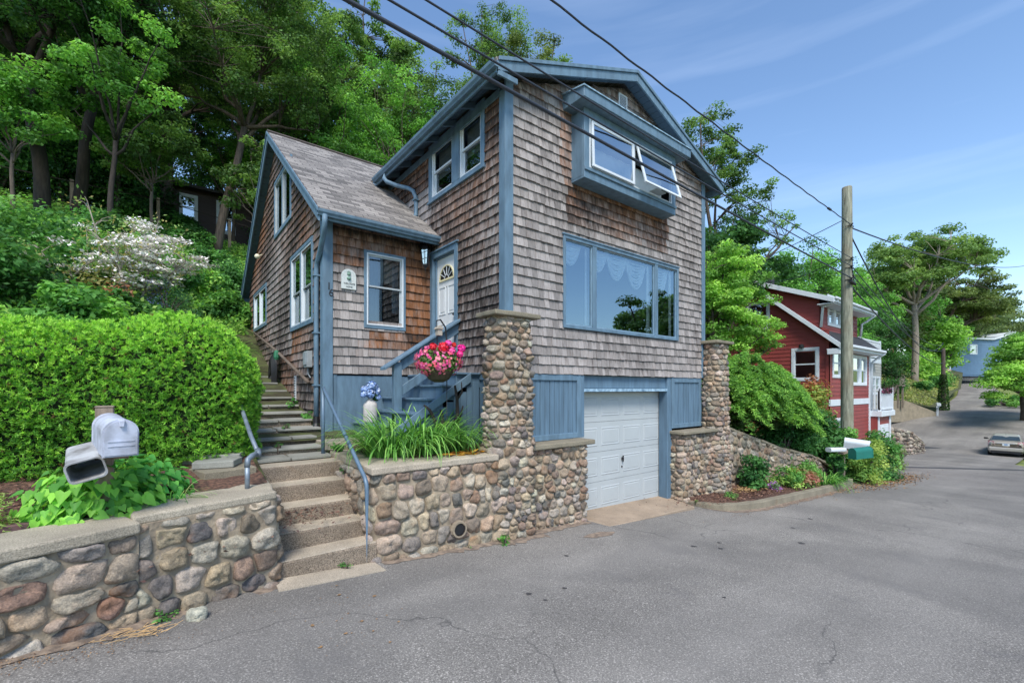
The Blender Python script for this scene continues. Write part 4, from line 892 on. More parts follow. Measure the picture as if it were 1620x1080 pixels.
# --- planter wall right of the steps
wr_ = thing('planter_wall', 'field stone planter wall between the concrete steps and the tall left pillar, with a drain hole', 'stone wall', (2.6, 4.8, .3))
masonry(wr_, [(1.86, 6.5), (1.86, 4.82), (3.6, 4.82)], lambda u: -.1, lambda u: 1.31, .205, .165, 13, rc=.1, depth=.05, gap=.010, thick=.3, var=.55, nseg=18)
slab('coping', [(1.80, 4.76), (3.52, 4.77), (3.5, 5.12), (2.5, 5.2), (2.3, 5.6), (2.25, 6.5), (1.86, 6.52)], 1.385, .08, M['conc'], wr_, 7, .014, .014)
mb = MB(); c = Vector((2.88, 4.75, .53)); mb.tube([c+Vector((0, .14, 0)), c+Vector((0, -.03, 0))], .075, 14, cap=False); mb.tube([c+Vector((0, -.0, 0)), c+Vector((0, -.045, 0)), c+Vector((0, -.045, 0))*1 if False else c+Vector((0, -.046, 0))], [.11, .10, .078], 14, 1, cap=False); mb.tube([c+Vector((0, -.028, 0)), c+Vector((0, -.027, 0))], .074, 14)
mb.build('drain_pipe', [M['black'], M['mortar']], wr_)
# --- the two tall cobble pillars
def pillar(label, x0, x1, y0, y1, zt, seed, base):
    t = thing('stone_pillar', label, 'pillar', ((x0+x1)/2, (y0+y1)/2, base), 'cobble pillars at the front corners of the house')
    cx, cy = (x0+x1)/2, (y0+y1)/2
    masonry(t, [(x0, y1), (x0, y0), (x1, y0), (x1, y1)], lambda u: -.15, lambda u: zt, .145, .10, seed, rc=.13, closed=True, batter=.075, depth=.055, gap=.006, var=.45, nseg=13)
    slab('coping', [(x0-.1, y0-.1), (x1+.1, y0-.1), (x1+.1, y1+.08), (x0-.1, y1+.08)], zt+.06, .065, M['curb'], t, seed, .01, .015); return t
pillar('tall cobble pillar standing between the planter wall and the garage, at the near corner of the house', 3.54, 4.14, 4.84, 5.14, 3.24, 21, .2)
pillar('tall cobble pillar right of the garage, at the far corner of the house beside the shrubs', 9.42, 9.95, 4.9, 5.2, 3.24, 22, -.1)
# --- low stone flank walls with slabs on both sides of the garage door
f1 = thing('flank_wall', 'waist-high cobble wall left of the garage door, with a thick stone slab on top', 'stone wall', (4.8, 5, 0))
masonry(f1, [(4.0, 4.97), (5.42, 4.97), (5.42, 5.5)], lambda u: -.15, lambda u: 1.36, .16, .125, 31, rc=.1, depth=.05, gap=.009, var=.5, thick=.2)
slab('coping', [(4.2, 4.86), (5.54, 4.88), (5.53, 5.22), (4.2, 5.2)], 1.435, .075, M['curb'], f1, 4, .01, .016)
f2 = thing('flank_wall', 'waist-high cobble wall right of the garage door, with a thick stone slab on top', 'stone wall', (8.5, 5, 0))
masonry(f2, [(8.24, 5.4), (8.24, 4.97), (9.5, 4.97)], lambda u: -.3, lambda u: 1.33, .15, .115, 32, rc=.08, depth=.05, gap=.008, var=.5, thick=.2)
slab('coping', [(8.14, 4.87), (9.48, 4.84), (9.5, 5.2), (8.15, 5.22)], 1.4, .065, M['curb'], f2, 6, .01, .014)
# --- garden wall running on beyond the far pillar, top falling away
gw = thing('garden_wall', 'rough grey stone garden wall with a sloping top, under the drooping evergreen', 'stone wall', (12, 5.2, -.2))
gz = lambda u: float(np.interp(u, [0, 1.2, 3.5, 5.6, 6.6], [1.5, 1.2, .62, .22, -.1]))
masonry(gw, [(9.9, 5.28), (12.5, 5.2), (15.6, 5.05), (16.6, 5.0)], lambda u: -.3-.065*(u+1.5)-.3, gz, .26, .2, 33, rc=.3, depth=.045, gap=.018, thick=.3, pal=PAL[4:8]+PAL[9:]+[S(120,116,104)]*2)
mb = MB(); r = random.Random(2); u = 0; P_ = Path([(9.9, 5.28), (12.5, 5.2), (15.6, 5.05), (16.6, 5.0)], .3)
while u < 6.3:
    l = r.uniform(.22, .42); c, n = P_.at(u+l/2); z = gz(u+l/2)+.01; a, n1 = P_.at(u+.008); b, n2 = P_.at(u+l-.008); j = r.uniform(.02, .07)
    za, zb_ = gz(u)+.0, gz(u+l)+.0
    mb.hexa([(*(a+n1*j), za-.03), (*(b+n2*j), zb_-.03), (*(b-n2*.3), zb_-.03), (*(a-n1*.3), za-.03), (*(a+n1*j), za+.035), (*(b+n2*j), zb_+.035), (*(b-n2*.3), zb_+.035), (*(a-n1*.3), za+.035)], 0); u += l
mb.build('coping', M['curb'], gw, bevel=.012)
# --- concrete steps up from the street
cs = thing('concrete_steps', 'flight of five worn tan concrete steps climbing from the street', 'steps', (1.3, 4.9, .37))
for i in range(5):
    y0 = 4.80+i*.30; z0 = .38+i*.187; r = random.Random(i)
    xl = (.87, .86, .91, .92, .78)[i]; mb = MB(); top = z0+.187; dz = .0
    # riser block and the paler tread skin
    mb.hexa([(xl,y0+.015,z0-.3),(1.88,y0+.02,z0-.3),(1.88,y0+.7,z0-.3),(xl,y0+.7,z0-.3),(xl,y0+.0,top-.006),(1.88,y0+.0,top-.006),(1.88,y0+.7,top-.006),(xl,y0+.7,top-.006)])
    s_ = mb.build('step', M['conc_rough'], cs, bevel=.018, seg=2)
    slab('tread', [(xl+.01, y0+.012), (1.87, y0+.012), (1.87, y0+.31), (xl+.01, y0+.31)], top, .01, M['conc'], s_, i+3, .004, .004)
# --- concrete landing at the wing's front corner
ld = thing('concrete_landing', 'low concrete landing block at the foot of the blue wooden stairs', 'landing', (2.2, 7, 1.3))
slab('slab', [(1.8, 6.62), (2.05, 6.5), (2.7, 6.52), (3.3, 6.5), (3.3, 7.48), (1.8, 7.48)], 1.5, .12, M['conc'], ld, 9, .01, .014); slab('base', [(1.83, 6.64), (3.28, 6.52), (3.28, 7.46), (1.83, 7.46)], 1.385, .4, M['conc_rough'], ld, 10, .008, .008)
# --- flagstone steps running up beside the wing
fs = thing('flagstone_steps', 'long weedy flight of slate flagstone steps climbing along the side of the house', 'steps', (1.4, 7, 1.4))
ys = [6.30, 6.68, 7.06, 7.46, 7.88, 8.34, 8.84, 9.38, 9.95, 10.55, 11.15, 11.8, 12.5, 13.2]; zs = [1.36, 1.45, 1.545, 1.64, 1.75, 1.85, 1.96, 2.09, 2.23, 2.38, 2.53, 2.70, 2.88, 3.06]
for i, (y, z) in enumerate(zip(ys, zs)):
    r = random.Random(50+i); xr = 1.84 if i < 3 else 1.98; xl = .62 if i < 8 else .8; xm = r.uniform(1.15, 1.5); yn = ys[i+1]+.1 if i+1 < len(ys) else y+.6
    a = r.uniform(-.03, .03); st = slab('step', [(xl, y+a), (xm-.008, y+.005), (xm-.008, yn), (xl, yn)], z+r.uniform(-.006, .006), .035, M['flag'], fs, i, .014, .006)
    slab('flagstone', [(xm+.008, y), (xr+r.uniform(-.04, .03), y-.02-a), (xr, yn), (xm+.008, yn)], z+r.uniform(-.004, .008), .035, M['flag'], st, i+20, .014, .006)
    mb = MB(); mb.box((xl, y+.035, z-.22), (xr-.01, yn, z-.036)); mb.build('riser', M['conc_rough'], st, bevel=.01)
# --- stacked edging flagstones beside the flight (left of it)
for i, (x, y, w_, d_, z, th) in enumerate(((.55, 5.78, .55, .5, 1.40, .1), (.5, 6.25, .6, .4, 1.50, .09), (.5, 5.88, .42, .36, 1.475, .07))):
    b = thing('edging_stone', ['broad brown flagstone lying lowest beside the galvanised rail', 'grey slate slab at the foot of the hedge, next to the flagstone steps', 'small flagstone lying on top of the brown one by the rail'][i], 'flagstone', (x, y, z-.1)); r = random.Random(i+70); a = r.uniform(-.3, .3)
    q = [(-w_/2, -d_/2), (w_/2*.8, -d_/2), (w_/2, d_/3), (w_/4, d_/2), (-w_/2, d_/2*.8)]; slab('slab', [(x+p*math.cos(a)-s_*math.sin(a), y+p*math.sin(a)+s_*math.cos(a)) for p, s_ in q], z, th, M['flag'] if i != 0 else M['curb'], b, i, .012, .008)
# --- planting strip with its curved kerb beyond the garage
kp = Path([(8.36, 5.2), (8.3, 4.72), (8.42, 4.18), (9.3, 3.98), (12.4, 3.98), (15.6, 4.08), (16.5, 4.3), (16.9, 4.9)], .35)
ko = thing('kerb', 'curved weathered concrete kerb round the mulched planting strip', 'kerb', (9, 4, -.1)); mb = MB(); V = []; n = 60
for i in range(n+1):
    c, nn = kp.at(kp.L*i/n); z = zr(c[0]); jz = .015*mnoise.noise(Vector((i*.5, 0, 3))); h = float(np.interp(i/n, [0, .12, .9, 1], [.06, .14, .17, .1]))+jz
    o, q = c+nn*.0, c-nn*.16; V += [(*o, z-.2), (*(o-nn*.012), z+h), (*q, z+h+.004), (*q, z-.2)]
mb.add(V, [(4*i+k, 4*(i+1)+k, 4*(i+1)+k+1, 4*i+k+1) for i in range(n) for k in range(3)]+[(0, 1, 2, 3)]); mb.build('kerbstone', M['curb'], ko, bevel=.015, seg=2)
mb = MB(); V = []; n = 40; k = 9
for i in range(n+1):
    c, nn = kp.at(kp.L*(.02+.95*i/n)); a = c-nn*.1; b = np.array([min(max(c[0], 8.5), 16.5), 5.4])
    for j in range(k):
        p = a+(b-a)*j/(k-1); V.append((p[0], p[1], zr(p[0])+.1+.10*(j/(k-1))+.03*mnoise.noise(Vector((p[0]*3, p[1]*3, 0)))))
mb.add(V, [(i*k+j, (i+1)*k+j, (i+1)*k+j+1, i*k+j+1) for i in range(n) for j in range(k-1)]); tag(mb.build('mulch_bed', M['soil'], smooth=True), kind='structure')
# soil of the two beds near the steps
def bed(name, x0, x1, ya, yb, zf, mat):
    mb = MB(); n, k = 40, 12; V = []
    for i in range(n+1):
        x = x0+(x1-x0)*i/n
        for j in range(k+1):
            y = ya(x)+(yb(x)-ya(x))*j/k; V.append((x, y, zf(x, y)+.03*mnoise.noise(Vector((x*4, y*4, 1)))))
    mb.add(V, [(i*(k+1)+j, (i+1)*(k+1)+j, (i+1)*(k+1)+j+1, i*(k+1)+j+1) for i in range(n) for j in range(k)]); tag(mb.build(name, mat, smooth=True), kind='structure')
bed('mulch_bed', -6, .86, lambda x: edge(x)+.22, lambda x: 7.4, lambda x, y: hs(x, y)+.035, M['soil'])
bed('mulch_bed', 2.1, 3.94, lambda x: 5.0, lambda x: 6.75, lambda x, y: 1.37+.03*(y-5), M['soil'])
# reddish brick edging along the mulch bed, back of the coping
be = thing('brick_edging', 'row of reddish edging bricks behind the coping of the roadside wall', 'edging', (-1, 4.7, 1.25)); mb = MB(); bp = Path([(-3.0, 3.78), (-1.0, 4.62), (-.3, 4.88)], .2); u = 0; r = random.Random(4)
while u < bp.L-.2:
    a, n1 = bp.at(u+.004); b, n2 = bp.at(u+.2); z = 1.285+r.uniform(-.004, .004); mb.hexa([(*a, z-.08), (*b, z-.08), (*(b-n2*.09), z-.08), (*(a-n1*.09), z-.08), (*a, z), (*b, z), (*(b-n2*.09), z), (*(a-n1*.09), z)]); u += .205
mb.build('bricks', simple('maroon_brick', S(112, 84, 84), .9, .2, 9, .4), be, bevel=.006)
# ------------------------------------------------------------------ blue wooden entry stairs
ws = thing('entry_stairs', 'blue painted wooden stairs with a slanted handrail, rising to the white front door', 'wooden stairs', (2.5, 6.5, 1.5))
TR = [(2.50, 1.71), (2.76, 1.91), (3.0, 2.11), (3.24, 2.31), (3.48, 2.5)]
for i, (x, z) in enumerate(TR):
    xe = TR[i+1][0]+.03 if i < 4 else 3.94; yo = 5.82 if i else 6.3
    mb = MB(); mb.box((x, yo, z-.03), (xe, 7.485, z)); t_ = mb.build('tread', M['blue_wood'], ws, bevel=.005)
    mb = MB(); mb.box((x+.03, yo+.03, z-.23), (x+.05, 7.48, z-.031)); mb.box((x+.051, yo+.05, z-.23), (xe+.02, yo+.068, z-.032)); mb.build('riser', M['blue_wood'], t_, bevel=.003)
mb = MB(); mb.hexa([(2.3,5.80,1.42),(3.75,5.80,2.36),(3.75,5.83,2.36),(2.3,5.83,1.42),(2.3,5.80,1.56),(3.75,5.80,2.5),(3.75,5.83,2.5),(2.3,5.83,1.56)]); mb.build('stringer', M['blue'], ws, bevel=.004)
mb = MB()
for i in range(12): mb.box((2.55+i*.115, 5.845, 1.38), (2.55+i*.115+.108, 5.86, 1.5+.649*(i*.115+.05)))
mb.build('side_boards', M['blue_wood'], ws, bevel=.003)
mb = MB(); mb.box((2.79, 6.45, 1.6), (2.91, 6.56, 2.66)); mb.build('post', M['blue'], ws, bevel=.006)
mb = MB(); s_ = .645; x0, z0 = 2.62, 2.53
mb.hexa([(x0,6.40,z0),(3.95,6.40,z0+s_*(3.95-x0)),(3.95,6.60,z0+s_*(3.95-x0)),(x0,6.60,z0),(x0,6.40,z0+.045),(3.95,6.40,z0+.045+s_*(3.95-x0)),(3.95,6.60,z0+.045+s_*(3.95-x0)),(x0,6.60,z0+.045)]); mb.build('handrail', M['blue'], ws, bevel=.005)
mb = MB()
for (x0, z1, h) in ((2.91, 2.70, .17), (2.91, 2.29, .15)):
    mb.hexa([(x0,6.48,z1-h),(3.945,6.48,z1-h+s_*(3.945-x0)),(3.945,6.52,z1-h+s_*(3.945-x0)),(x0,6.48+.04,z1-h),(x0,6.48,z1),(3.945,6.48,z1+s_*(3.945-x0)),(3.945,6.52,z1+s_*(3.945-x0)),(x0,6.52,z1)])
mb.build('rail_board', M['blue'], ws, bevel=.004)
# ------------------------------------------------------------------ pipe rails
pr = thing('pipe_handrail', 'blue-grey painted pipe handrail bent along the right side of the concrete steps', 'handrail', (1.75, 4.76, .4))
mb = MB(); mb.tube([(1.745,4.765,.38),(1.745,4.765,1.15),(1.745,4.775,1.22),(1.746,4.82,1.28),(1.75,6.36,2.22),(1.752,6.43,2.265)], .023, 12); mb.build('rail', M['blue_pipe'], pr, smooth=True)
mb = MB(); mb.tube([(1.755,6.46,1.29),(1.755,6.46,2.27)], .026, 12); mb.tube([(1.755,6.46,1.30),(1.755,6.46,1.312)], .045, 12); mb.build('post', M['blue_pipe'], pr, smooth=True)
gr = thing('galvanised_handrail', 'old galvanised pipe rail with elbow fittings between the hedge and the flagstone steps', 'handrail', (.62, 5.2, 1.28))
mb = MB(); mb.tube([(.66,5.02,1.26),(.66,5.02,1.50)], .022, 12); mb.tube([(.66,5.02,1.49),(.665,5.03,1.56),(.71,5.1,1.585),(.78,5.18,1.60)], .027, 12); mb.tube([(.78,5.2,1.6),(.77,5.6,1.74),(.76,6.6,2.16),(.74,7.6,2.6)], .022, 12); mb.tube([(.77,5.14,1.585),(.785,5.24,1.62)], .031, 10); mb.build('rail', M['galv'], gr, smooth=True)
# ------------------------------------------------------------------ garden hose on its hook
hs_ = thing('garden_hose', 'coiled black garden hose with a green nozzle hanging on the side wall', 'hose', (1.95, 11.1, 2.2)); mb = MB(); r = random.Random(9)
for k in range(7):
    pts = [(1.93-.01*k, 10.75+.17*math.cos(t)*r.uniform(.92, 1.05)+.02*k, 2.60+.42*math.sin(t)*r.uniform(.96, 1.04)-.02*k) for t in np.linspace(0, 2*math.pi, 22)]; mb.tube(pts, .022, 6)
mb.build('hose', M['black'], hs_, smooth=True); mb = MB(); mb.lathe((1.9, 10.4, 2.86), [(.04, 0), (.06, .05), (.05, .16), (.02, .2)], 10); mb.build('nozzle', simple('green_plastic', S(46, 110, 80), .5), hs_)
# ------------------------------------------------------------------ vase and hydrangea
def vc_blob(c, rad, n, size, cols, seed, squash=1, up=.3, name='flowers', mat=None, parent=None, shell=True):
    r_ = np.random.default_rng(seed); d = r_.normal(size=(n, 3)); d /= np.linalg.norm(d, axis=1)[:, None]; rr = rad*(r_.uniform(.75, 1.02, n) if shell else r_.random(n)**.4)
    C = np.array(c)+d*rr[:, None]*np.array([1, 1, squash]); return leaves(name, C, size, cols, seed, normals=d*1.0+np.array([0, 0, up]), parent=parent, mat=mat, asp=.95)
def leaves(name, C, size, cols, seed, normals=None, parent=None, mat=None, asp=.55, dirs=None, fold=.12, up=.4, loc=None, colv=.18, arrays=False, sizev=.35):
    """one bent quad per leaf; C centres; cols list of rgb"""
    r_ = np.random.default_rng(seed); n = len(C)
    if normals is None: normals = r_.normal(size=(n, 3)); normals[:, 2] = np.abs(normals[:, 2])+up
    nn = normals+r_.normal(size=(n, 3))*.35; nn /= np.linalg.norm(nn, axis=1)[:, None]+1e-9
    if dirs is None: dirs = r_.normal(size=(n, 3))
    t = dirs-nn*(dirs*nn).sum(1)[:, None]; t /= np.linalg.norm(t, axis=1)[:, None]+1e-9; b = np.cross(nn, t)
    L = (size*r_.uniform(1-sizev, 1+sizev, n)/2)[:, None]; W = L*asp; f = L*fold*2
    V = np.stack([C-t*L, C+b*W-nn*f*.4+t*L*.1, C+t*L-nn*f, C-b*W-nn*f*.4+t*L*.1], 1).reshape(-1, 3)
    F = np.arange(4*n).reshape(n, 4); cols = np.asarray(cols); k = r_.integers(0, len(cols), n); cc = cols[k]*r_.uniform(1-colv, 1+colv, (n, 1)); cc = np.repeat(cc, 4, axis=0)
    if arrays: return V, F, cc
    return arr_mesh(name, V, F, cc, mat or M['leaf'], parent, loc)
va = thing('vase', 'tall pale stoneware jug vase standing on the lowest blue stair', 'vase', (2.62, 7.0, 1.71)); mb = MB()
mb.lathe((2.62, 7.0, 1.712), [(.09, 0), (.105, .01), (.11, .05), (.108, .2), (.108, .27), (.098, .31), (.07, .345), (.038, .37), (.03, .40), (.036, .43), (.03, .435)], 28); mb.build('jug', simple('pale_stoneware', S(190, 186, 182), .7, .15, 14, .25), va, smooth=True)
hy = thing('hydrangea_bouquet', 'bunch of pale blue hydrangea heads in the tall vase', 'flowers', (2.62, 7.0, 2.1))
for i, (dx, dz, rr) in enumerate(((-.09, .17, .075), (.0, .24, .085), (.09, .15, .07), (-.02, .12, .08), (.06, .22, .06), (-.13, .1, .05), (.12, .06, .05))):
    vc_blob((2.62+dx, 6.97-.03*(i % 2), 2.06+dz), rr, 260, .035, [S(120, 150, 205), S(150, 178, 222), S(190, 205, 232), S(96, 128, 186)], i, parent=hy, name='flower_head', mat=M['vc'])
vc_blob((2.70, 7.0, 2.14), .08, 60, .08, [S(40, 84, 34), S(56, 104, 40)], 9, parent=hy, name='leaves')
# ------------------------------------------------------------------ shepherd hook with hanging basket of pink flowers
hk = thing('shepherd_hook', 'black iron shepherd hook with a small birdhouse ornament, standing in the daylily bed', 'garden hook', (3.12, 5.45, 1.38)); mb = MB()
mb.tube([(3.12,5.45,1.35),(3.12,5.45,2.9),(3.10,5.45,3.1),(3.02,5.45,3.2),(2.96,5.45,3.18)], .011, 8); mb.tube([(2.96,5.45,3.18),(2.97,5.45,2.85)], .006, 6); mb.build('hook', M['black'], hk, smooth=True)
mb = MB(); c = (2.99, 5.44, 2.98); mb.box((c[0]-.035, c[1]-.035, c[2]), (c[0]+.035, c[1]+.035, c[2]+.09)); mb.add([(c[0]-.055,c[1]-.05,c[2]+.085),(c[0]+.055,c[1]-.05,c[2]+.085),(c[0]+.055,c[1]+.05,c[2]+.085),(c[0]-.055,c[1]+.05,c[2]+.085),(c[0],c[1]-.05,c[2]+.14),(c[0],c[1]+.05,c[2]+.14)], [(0,1,4),(2,3,5),(1,2,5,4),(3,0,4,5),(0,3,2,1)]); mb.build('birdhouse', simple('old_pale_wood', S(170, 160, 145), .8), hk)
bk = thing('hanging_basket', 'hanging basket overflowing with pink and red blossoms beside the entry stairs', 'flower basket', (2.98, 5.42, 2.6)); B = np.array((2.98, 5.42, 2.6)); mb = MB()
mb.lathe((2.98, 5.42, 2.40), [(.06, -.06), (.14, -.02), (.19, .06), (.2, .14)], 16); mb.build('basket', simple('coir_liner', S(70, 60, 44), .9), bk)
r_ = np.random.default_rng(3); n = 3200; d = r_.normal(size=(n, 3)); d /= np.linalg.norm(d, axis=1)[:, None]; C = B+np.array([0, 0, .02])+d*np.array([.30, .28, .21])*r_.uniform(.5, 1, (n, 1)); leaves('foliage', C, .042, [S(58, 110, 44), S(84, 130, 52), S(116, 142, 70), S(120, 110, 70)], 4, normals=d+np.array([0, 0, .3]), parent=bk)
d = r_.normal(size=(900, 3)); d /= np.linalg.norm(d, axis=1)[:, None]; C = B+np.array([0, 0, .02])+d*np.array([.33, .29, .23])*r_.uniform(.86, 1.06, (900, 1)); kp_ = mnoise
keep = np.array([mnoise.noise(Vector(c*9)) > -.12 for c in C]); C, d = C[keep], d[keep]
V, F, cc = [], [], []; k = 0
for c, dd in zip(C, d):      # each bloom: five petals
    t = Vector(dd).orthogonal().normalized(); b = Vector(dd).cross(t); s_ = r_.uniform(.016, .026); col = [S(226, 82, 140), S(236, 110, 158), S(214, 60, 128), S(240, 140, 150), S(226, 96, 110)][r_.integers(5)]
    for i in range(5):
        a = i*1.257+c[0]*40; e = (t*math.cos(a)+b*math.sin(a)); g = (t*math.cos(a+1.57)+b*math.sin(a+1.57)); cv = Vector(c)
        V += [cv, cv+e*s_*.6+g*s_*.45+Vector(dd)*.004, cv+e*s_*1.1+Vector(dd)*.002, cv+e*s_*.6-g*s_*.45+Vector(dd)*.004]; F.append((k, k+1, k+2, k+3)); k += 4; cc += [col]*4
arr_mesh('blossoms', np.array([tuple(v) for v in V]), np.array(F), np.array(cc), M['vc'], bk)
for i, (dx, dz, rr, col) in enumerate(((-.23, .2, .05, S(196, 22, 40)), (-.06, .2, .075, S(214, 20, 44)), (.02, .25, .05, S(226, 70, 150)), (.25, .2, .06, S(222, 40, 140)), (.22, .12, .05, S(226, 50, 130)), (.08, .16, .05, S(232, 80, 150)), (.12, .24, .03, S(200, 40, 30)))):
    vc_blob((B[0]+dx*.9, B[1]-.22, B[2]+dz), rr, 160, .035, [col, tuple(x*1.25 for x in col)], 30+i, parent=bk, name='geranium_head', mat=M['vc'])
# gnarled old stump behind it
sp = thing('shrub_stump', 'bare gnarled shrub stump between the daylilies and the wooden stairs', 'shrub', (3.3, 5.7, 1.38)); mb = MB()
for pts, r0 in (([(3.25,5.7,1.35),(3.3,5.68,1.6),(3.42,5.66,1.85),(3.40,5.64,2.1),(3.34,5.6,2.3)], .045), ([(3.15,5.7,1.36),(3.12,5.7,1.7),(3.0,5.72,1.95),(2.9,5.7,2.02)], .04), ([(3.15,5.7,1.5),(3.2,5.7,1.75),(3.18,5.72,1.95)], .05), ([(3.32,5.68,1.65),(3.45,5.66,1.8),(3.5,5.64,2.0)], .025), ([(3.40,5.64,2.1),(3.46,5.6,2.2),(3.45,5.6,2.35)], .02), ([(3.3,5.7,1.36),(3.42,5.7,1.6),(3.46,5.7,1.75)], .04)):
    mb.tube(pts, np.linspace(r0, r0*.35, len(pts)), 8)
mb.build('branches', M['bark_dark'], sp, smooth=True)
# orange leaf-like scrap lying on the wall top
ol = thing('yellow_leaves', 'dried yellow-orange leaves lying on the planter coping against the pillar', 'dead leaves', (3.15, 5.05, 1.4)); r_ = np.random.default_rng(6); n = 26
C = np.stack([r_.uniform(2.85, 3.42, n), r_.uniform(4.96, 5.1, n), r_.uniform(1.395, 1.43, n)], 1); leaves('leaves', C, .22, [S(196, 140, 36), S(180, 120, 40), S(206, 156, 60)], 6, dirs=np.tile([1, .1, .02], (n, 1))+r_.normal(size=(n, 3))*.15, parent=ol, mat=M['vc'], asp=.2, up=2)
# ------------------------------------------------------------------ mailbox post with two boxes
mp_ = thing('mailbox_post', 'weathered post carrying a dented white mailbox and an open grey newspaper box', 'mailbox', (-.35, 4.85, 1.2))
wood = simple('weathered_post_wood', S(132, 118, 104), .9, .3, 5, .5, 20, stretch=(4, 4, .5)); mb = MB(); mb.box((-.41, 4.79, 1.15), (-.30, 4.90, 2.10)); mb.box((-.413, 4.787, 2.10), (-.297, 4.903, 2.115)); post = mb.build('post', wood, mp_, bevel=.006)
r_ = np.random.default_rng(8); n = 60; C = np.stack([r_.normal(-.36, .02, n), np.full(n, 4.786), r_.normal(2.06, .02, n)], 1)
E_ = None
def mailbox(name, o, ax, up, w_, h, L, arch, mat, parent, open_=False):
    """box whose front centre-bottom is o, running back along ax"""
    o = Vector(o); ax = Vector(ax).normalized(); up = Vector(up).normalized(); rt = ax.cross(up).normalized(); up = rt.cross(ax).normalized()
    if arch: pr_ = [(w_/2, 0), (w_/2, h-w_/2)]+[(w_/2*math.cos(t), h-w_/2+w_/2*math.sin(t)) for t in np.linspace(0, math.pi, 15)][1:-1]+[(-w_/2, h-w_/2), (-w_/2, 0)]
    else:
        c = .035; pr_ = []
        for (cx, cz, a0) in ((w_/2-c, c, -90), (w_/2-c, h-c, 0), (-w_/2+c, h-c, 90), (-w_/2+c, c, 180)): pr_ += [(cx+c*math.cos(R(a0+a)), cz+c*math.sin(R(a0+a))) for a in (0, 30, 60, 90)]
    n = len(pr_); rings = []; P = lambda x, z, y: o+rt*x+up*z+ax*y
    mb = MB()
    if not open_:
        ys_ = [0, .02, .021, .16, .165, .17, L-.03, L-.028, L]; sc = [1.04, 1.04, 1, 1, 1.012, 1, 1, 1.03, 1.03]
        V = [P(x*s_, (z-h/2)*s_+h/2, y) for y, s_ in zip(ys_, sc) for x, z in pr_]; m = len(ys_)
        mb.add(V, [(i*n+j, i*n+(j+1) % n, (i+1)*n+(j+1) % n, (i+1)*n+j) for i in range(m-1) for j in range(n)]+[tuple(range(n))[::-1], tuple(range((m-1)*n, m*n))])
        b = mb.build(name, mat, parent, smooth=False); mb = MB()
        V = [P(x*.94, (z-h/2)*.94+h/2, y) for y in (-.012, -.001) for x, z in pr_]; mb.add(V, [(j, (j+1) % n, n+(j+1) % n, n+j) for j in range(n)]+[tuple(range(n))[::-1]])
        for zz in (.27, .4): mb.hexa([P(-w_*.38,h*zz,-.016),P(w_*.38,h*zz,-.016),P(w_*.38,h*zz,-.01),P(-w_*.38,h*zz,-.01),P(-w_*.38,h*zz+.008,-.016),P(w_*.38,h*zz+.008,-.016),P(w_*.38,h*zz+.008,-.01),P(-w_*.38,h*zz+.008,-.01)])
        d = mb.build('door', mat, b); mb = MB(); q = lambda x, z, y: P(x, z, y)
        mb.hexa([q(-.012,h*.82,-.035),q(.012,h*.82,-.035),q(.012,h*.82,-.01),q(-.012,h*.82,-.01),q(-.018,h*.99,-.03),q(.018,h*.99,-.03),q(.018,h*1.02,.02),q(-.018,h*1.02,.02)]); mb.build('latch', mat, d, bevel=.003)
    else:
        V = []; t = .007
        for (s_, y) in ((1.05, -.0), (1.05, .018), (1, .02), (1, L), (.93, L), (.93, .0)):
            V += [P(x*s_, (z-h/2)*s_+h/2, y) for x, z in pr_]
        m = 6; fc = [(i*n+j, i*n+(j+1) % n, ((i+1) % m)*n+(j+1) % n, ((i+1) % m)*n+j) for i in range(m) for j in range(n)]; mb.add(V, fc); b = mb.build(name, mat, parent)
        mb = MB(); yb = L-.02; W2, H2 = w_*.46, h
        for (a, b2, c, d) in ((-.46, .46, .06, .3), (-.46, .46, .74, .94), (-.46, -.3, .3, .74), (.3, .46, .3, .74), (-.08, .08, .3, .74)):
            mb.hexa([P(w_*a,h*c,yb),P(w_*b2,h*c,yb),P(w_*b2,h*c,yb+.006),P(w_*a,h*c,yb+.006),P(w_*a,h*d,yb),P(w_*b2,h*d,yb),P(w_*b2,h*d,yb+.006),P(w_*a,h*d,yb+.006)])
        mb.build('slotted_back', mat, b)
    return b
M['mail_white'] = simple('chalky_white_enamel', S(184, 190, 206), .55, .25, 5, .15, 25, c2=S(136, 138, 146)); M['mail_grey'] = simple('stained_grey_plastic', S(156, 158, 160), .7, .3, 7, .2, 30, c2=S(110, 108, 106))
mailbox('mailbox', (-.23, 4.31, 1.765), (-.2, .98, .06), (.0, .0, 1), .195, .262, .50, True, M['mail_white'], mp_)
mailbox('newspaper_box', (-.40, 4.38, 1.60), (-.10, .97, .175), (-.26, .2, .94), .205, .15, .46, False, M['mail_grey'], mp_, True)
mb = MB(); mb.beam((-.26, 4.42, 1.745), (-.34, 4.86, 1.77), .14, .03); mb.beam((-.40, 4.6, 1.62), (-.36, 4.82, 1.66), .05, .05); mb.build('bracket', wood, post)
# two mailboxes further along by the pole
g = simple('green_enamel', S(24, 108, 96), .5, .1, 8, .1); mq = thing('twin_mailboxes', 'white and green mailboxes side by side on a post among the roadside shrubs', 'mailbox', (15.5, 4.2, -.5))
mb = MB(); mb.box((15.45, 4.25, -.6), (15.55, 4.35, .44)); mb.beam((14.8, 4.15, .46), (15.95, 4.15, .49), .16, .04); mb.build('post', wood, mq, bevel=.006)
mailbox('mailbox', (15.68, 3.75, .52), (-.25, 1, .12), (-.3, 0, 1), .22, .28, .56, True, M['white'], mq); mailbox('mailbox', (15.15, 3.6, .40), (-1, .42, -.05), (0, 0, 1), .22, .29, .6, True, g, mq)
mailbox('mailbox', (14.85, 4.1, .52), (-1, .5, .02), (0, 0, 1), .18, .11, .5, False, M['white'], mq)
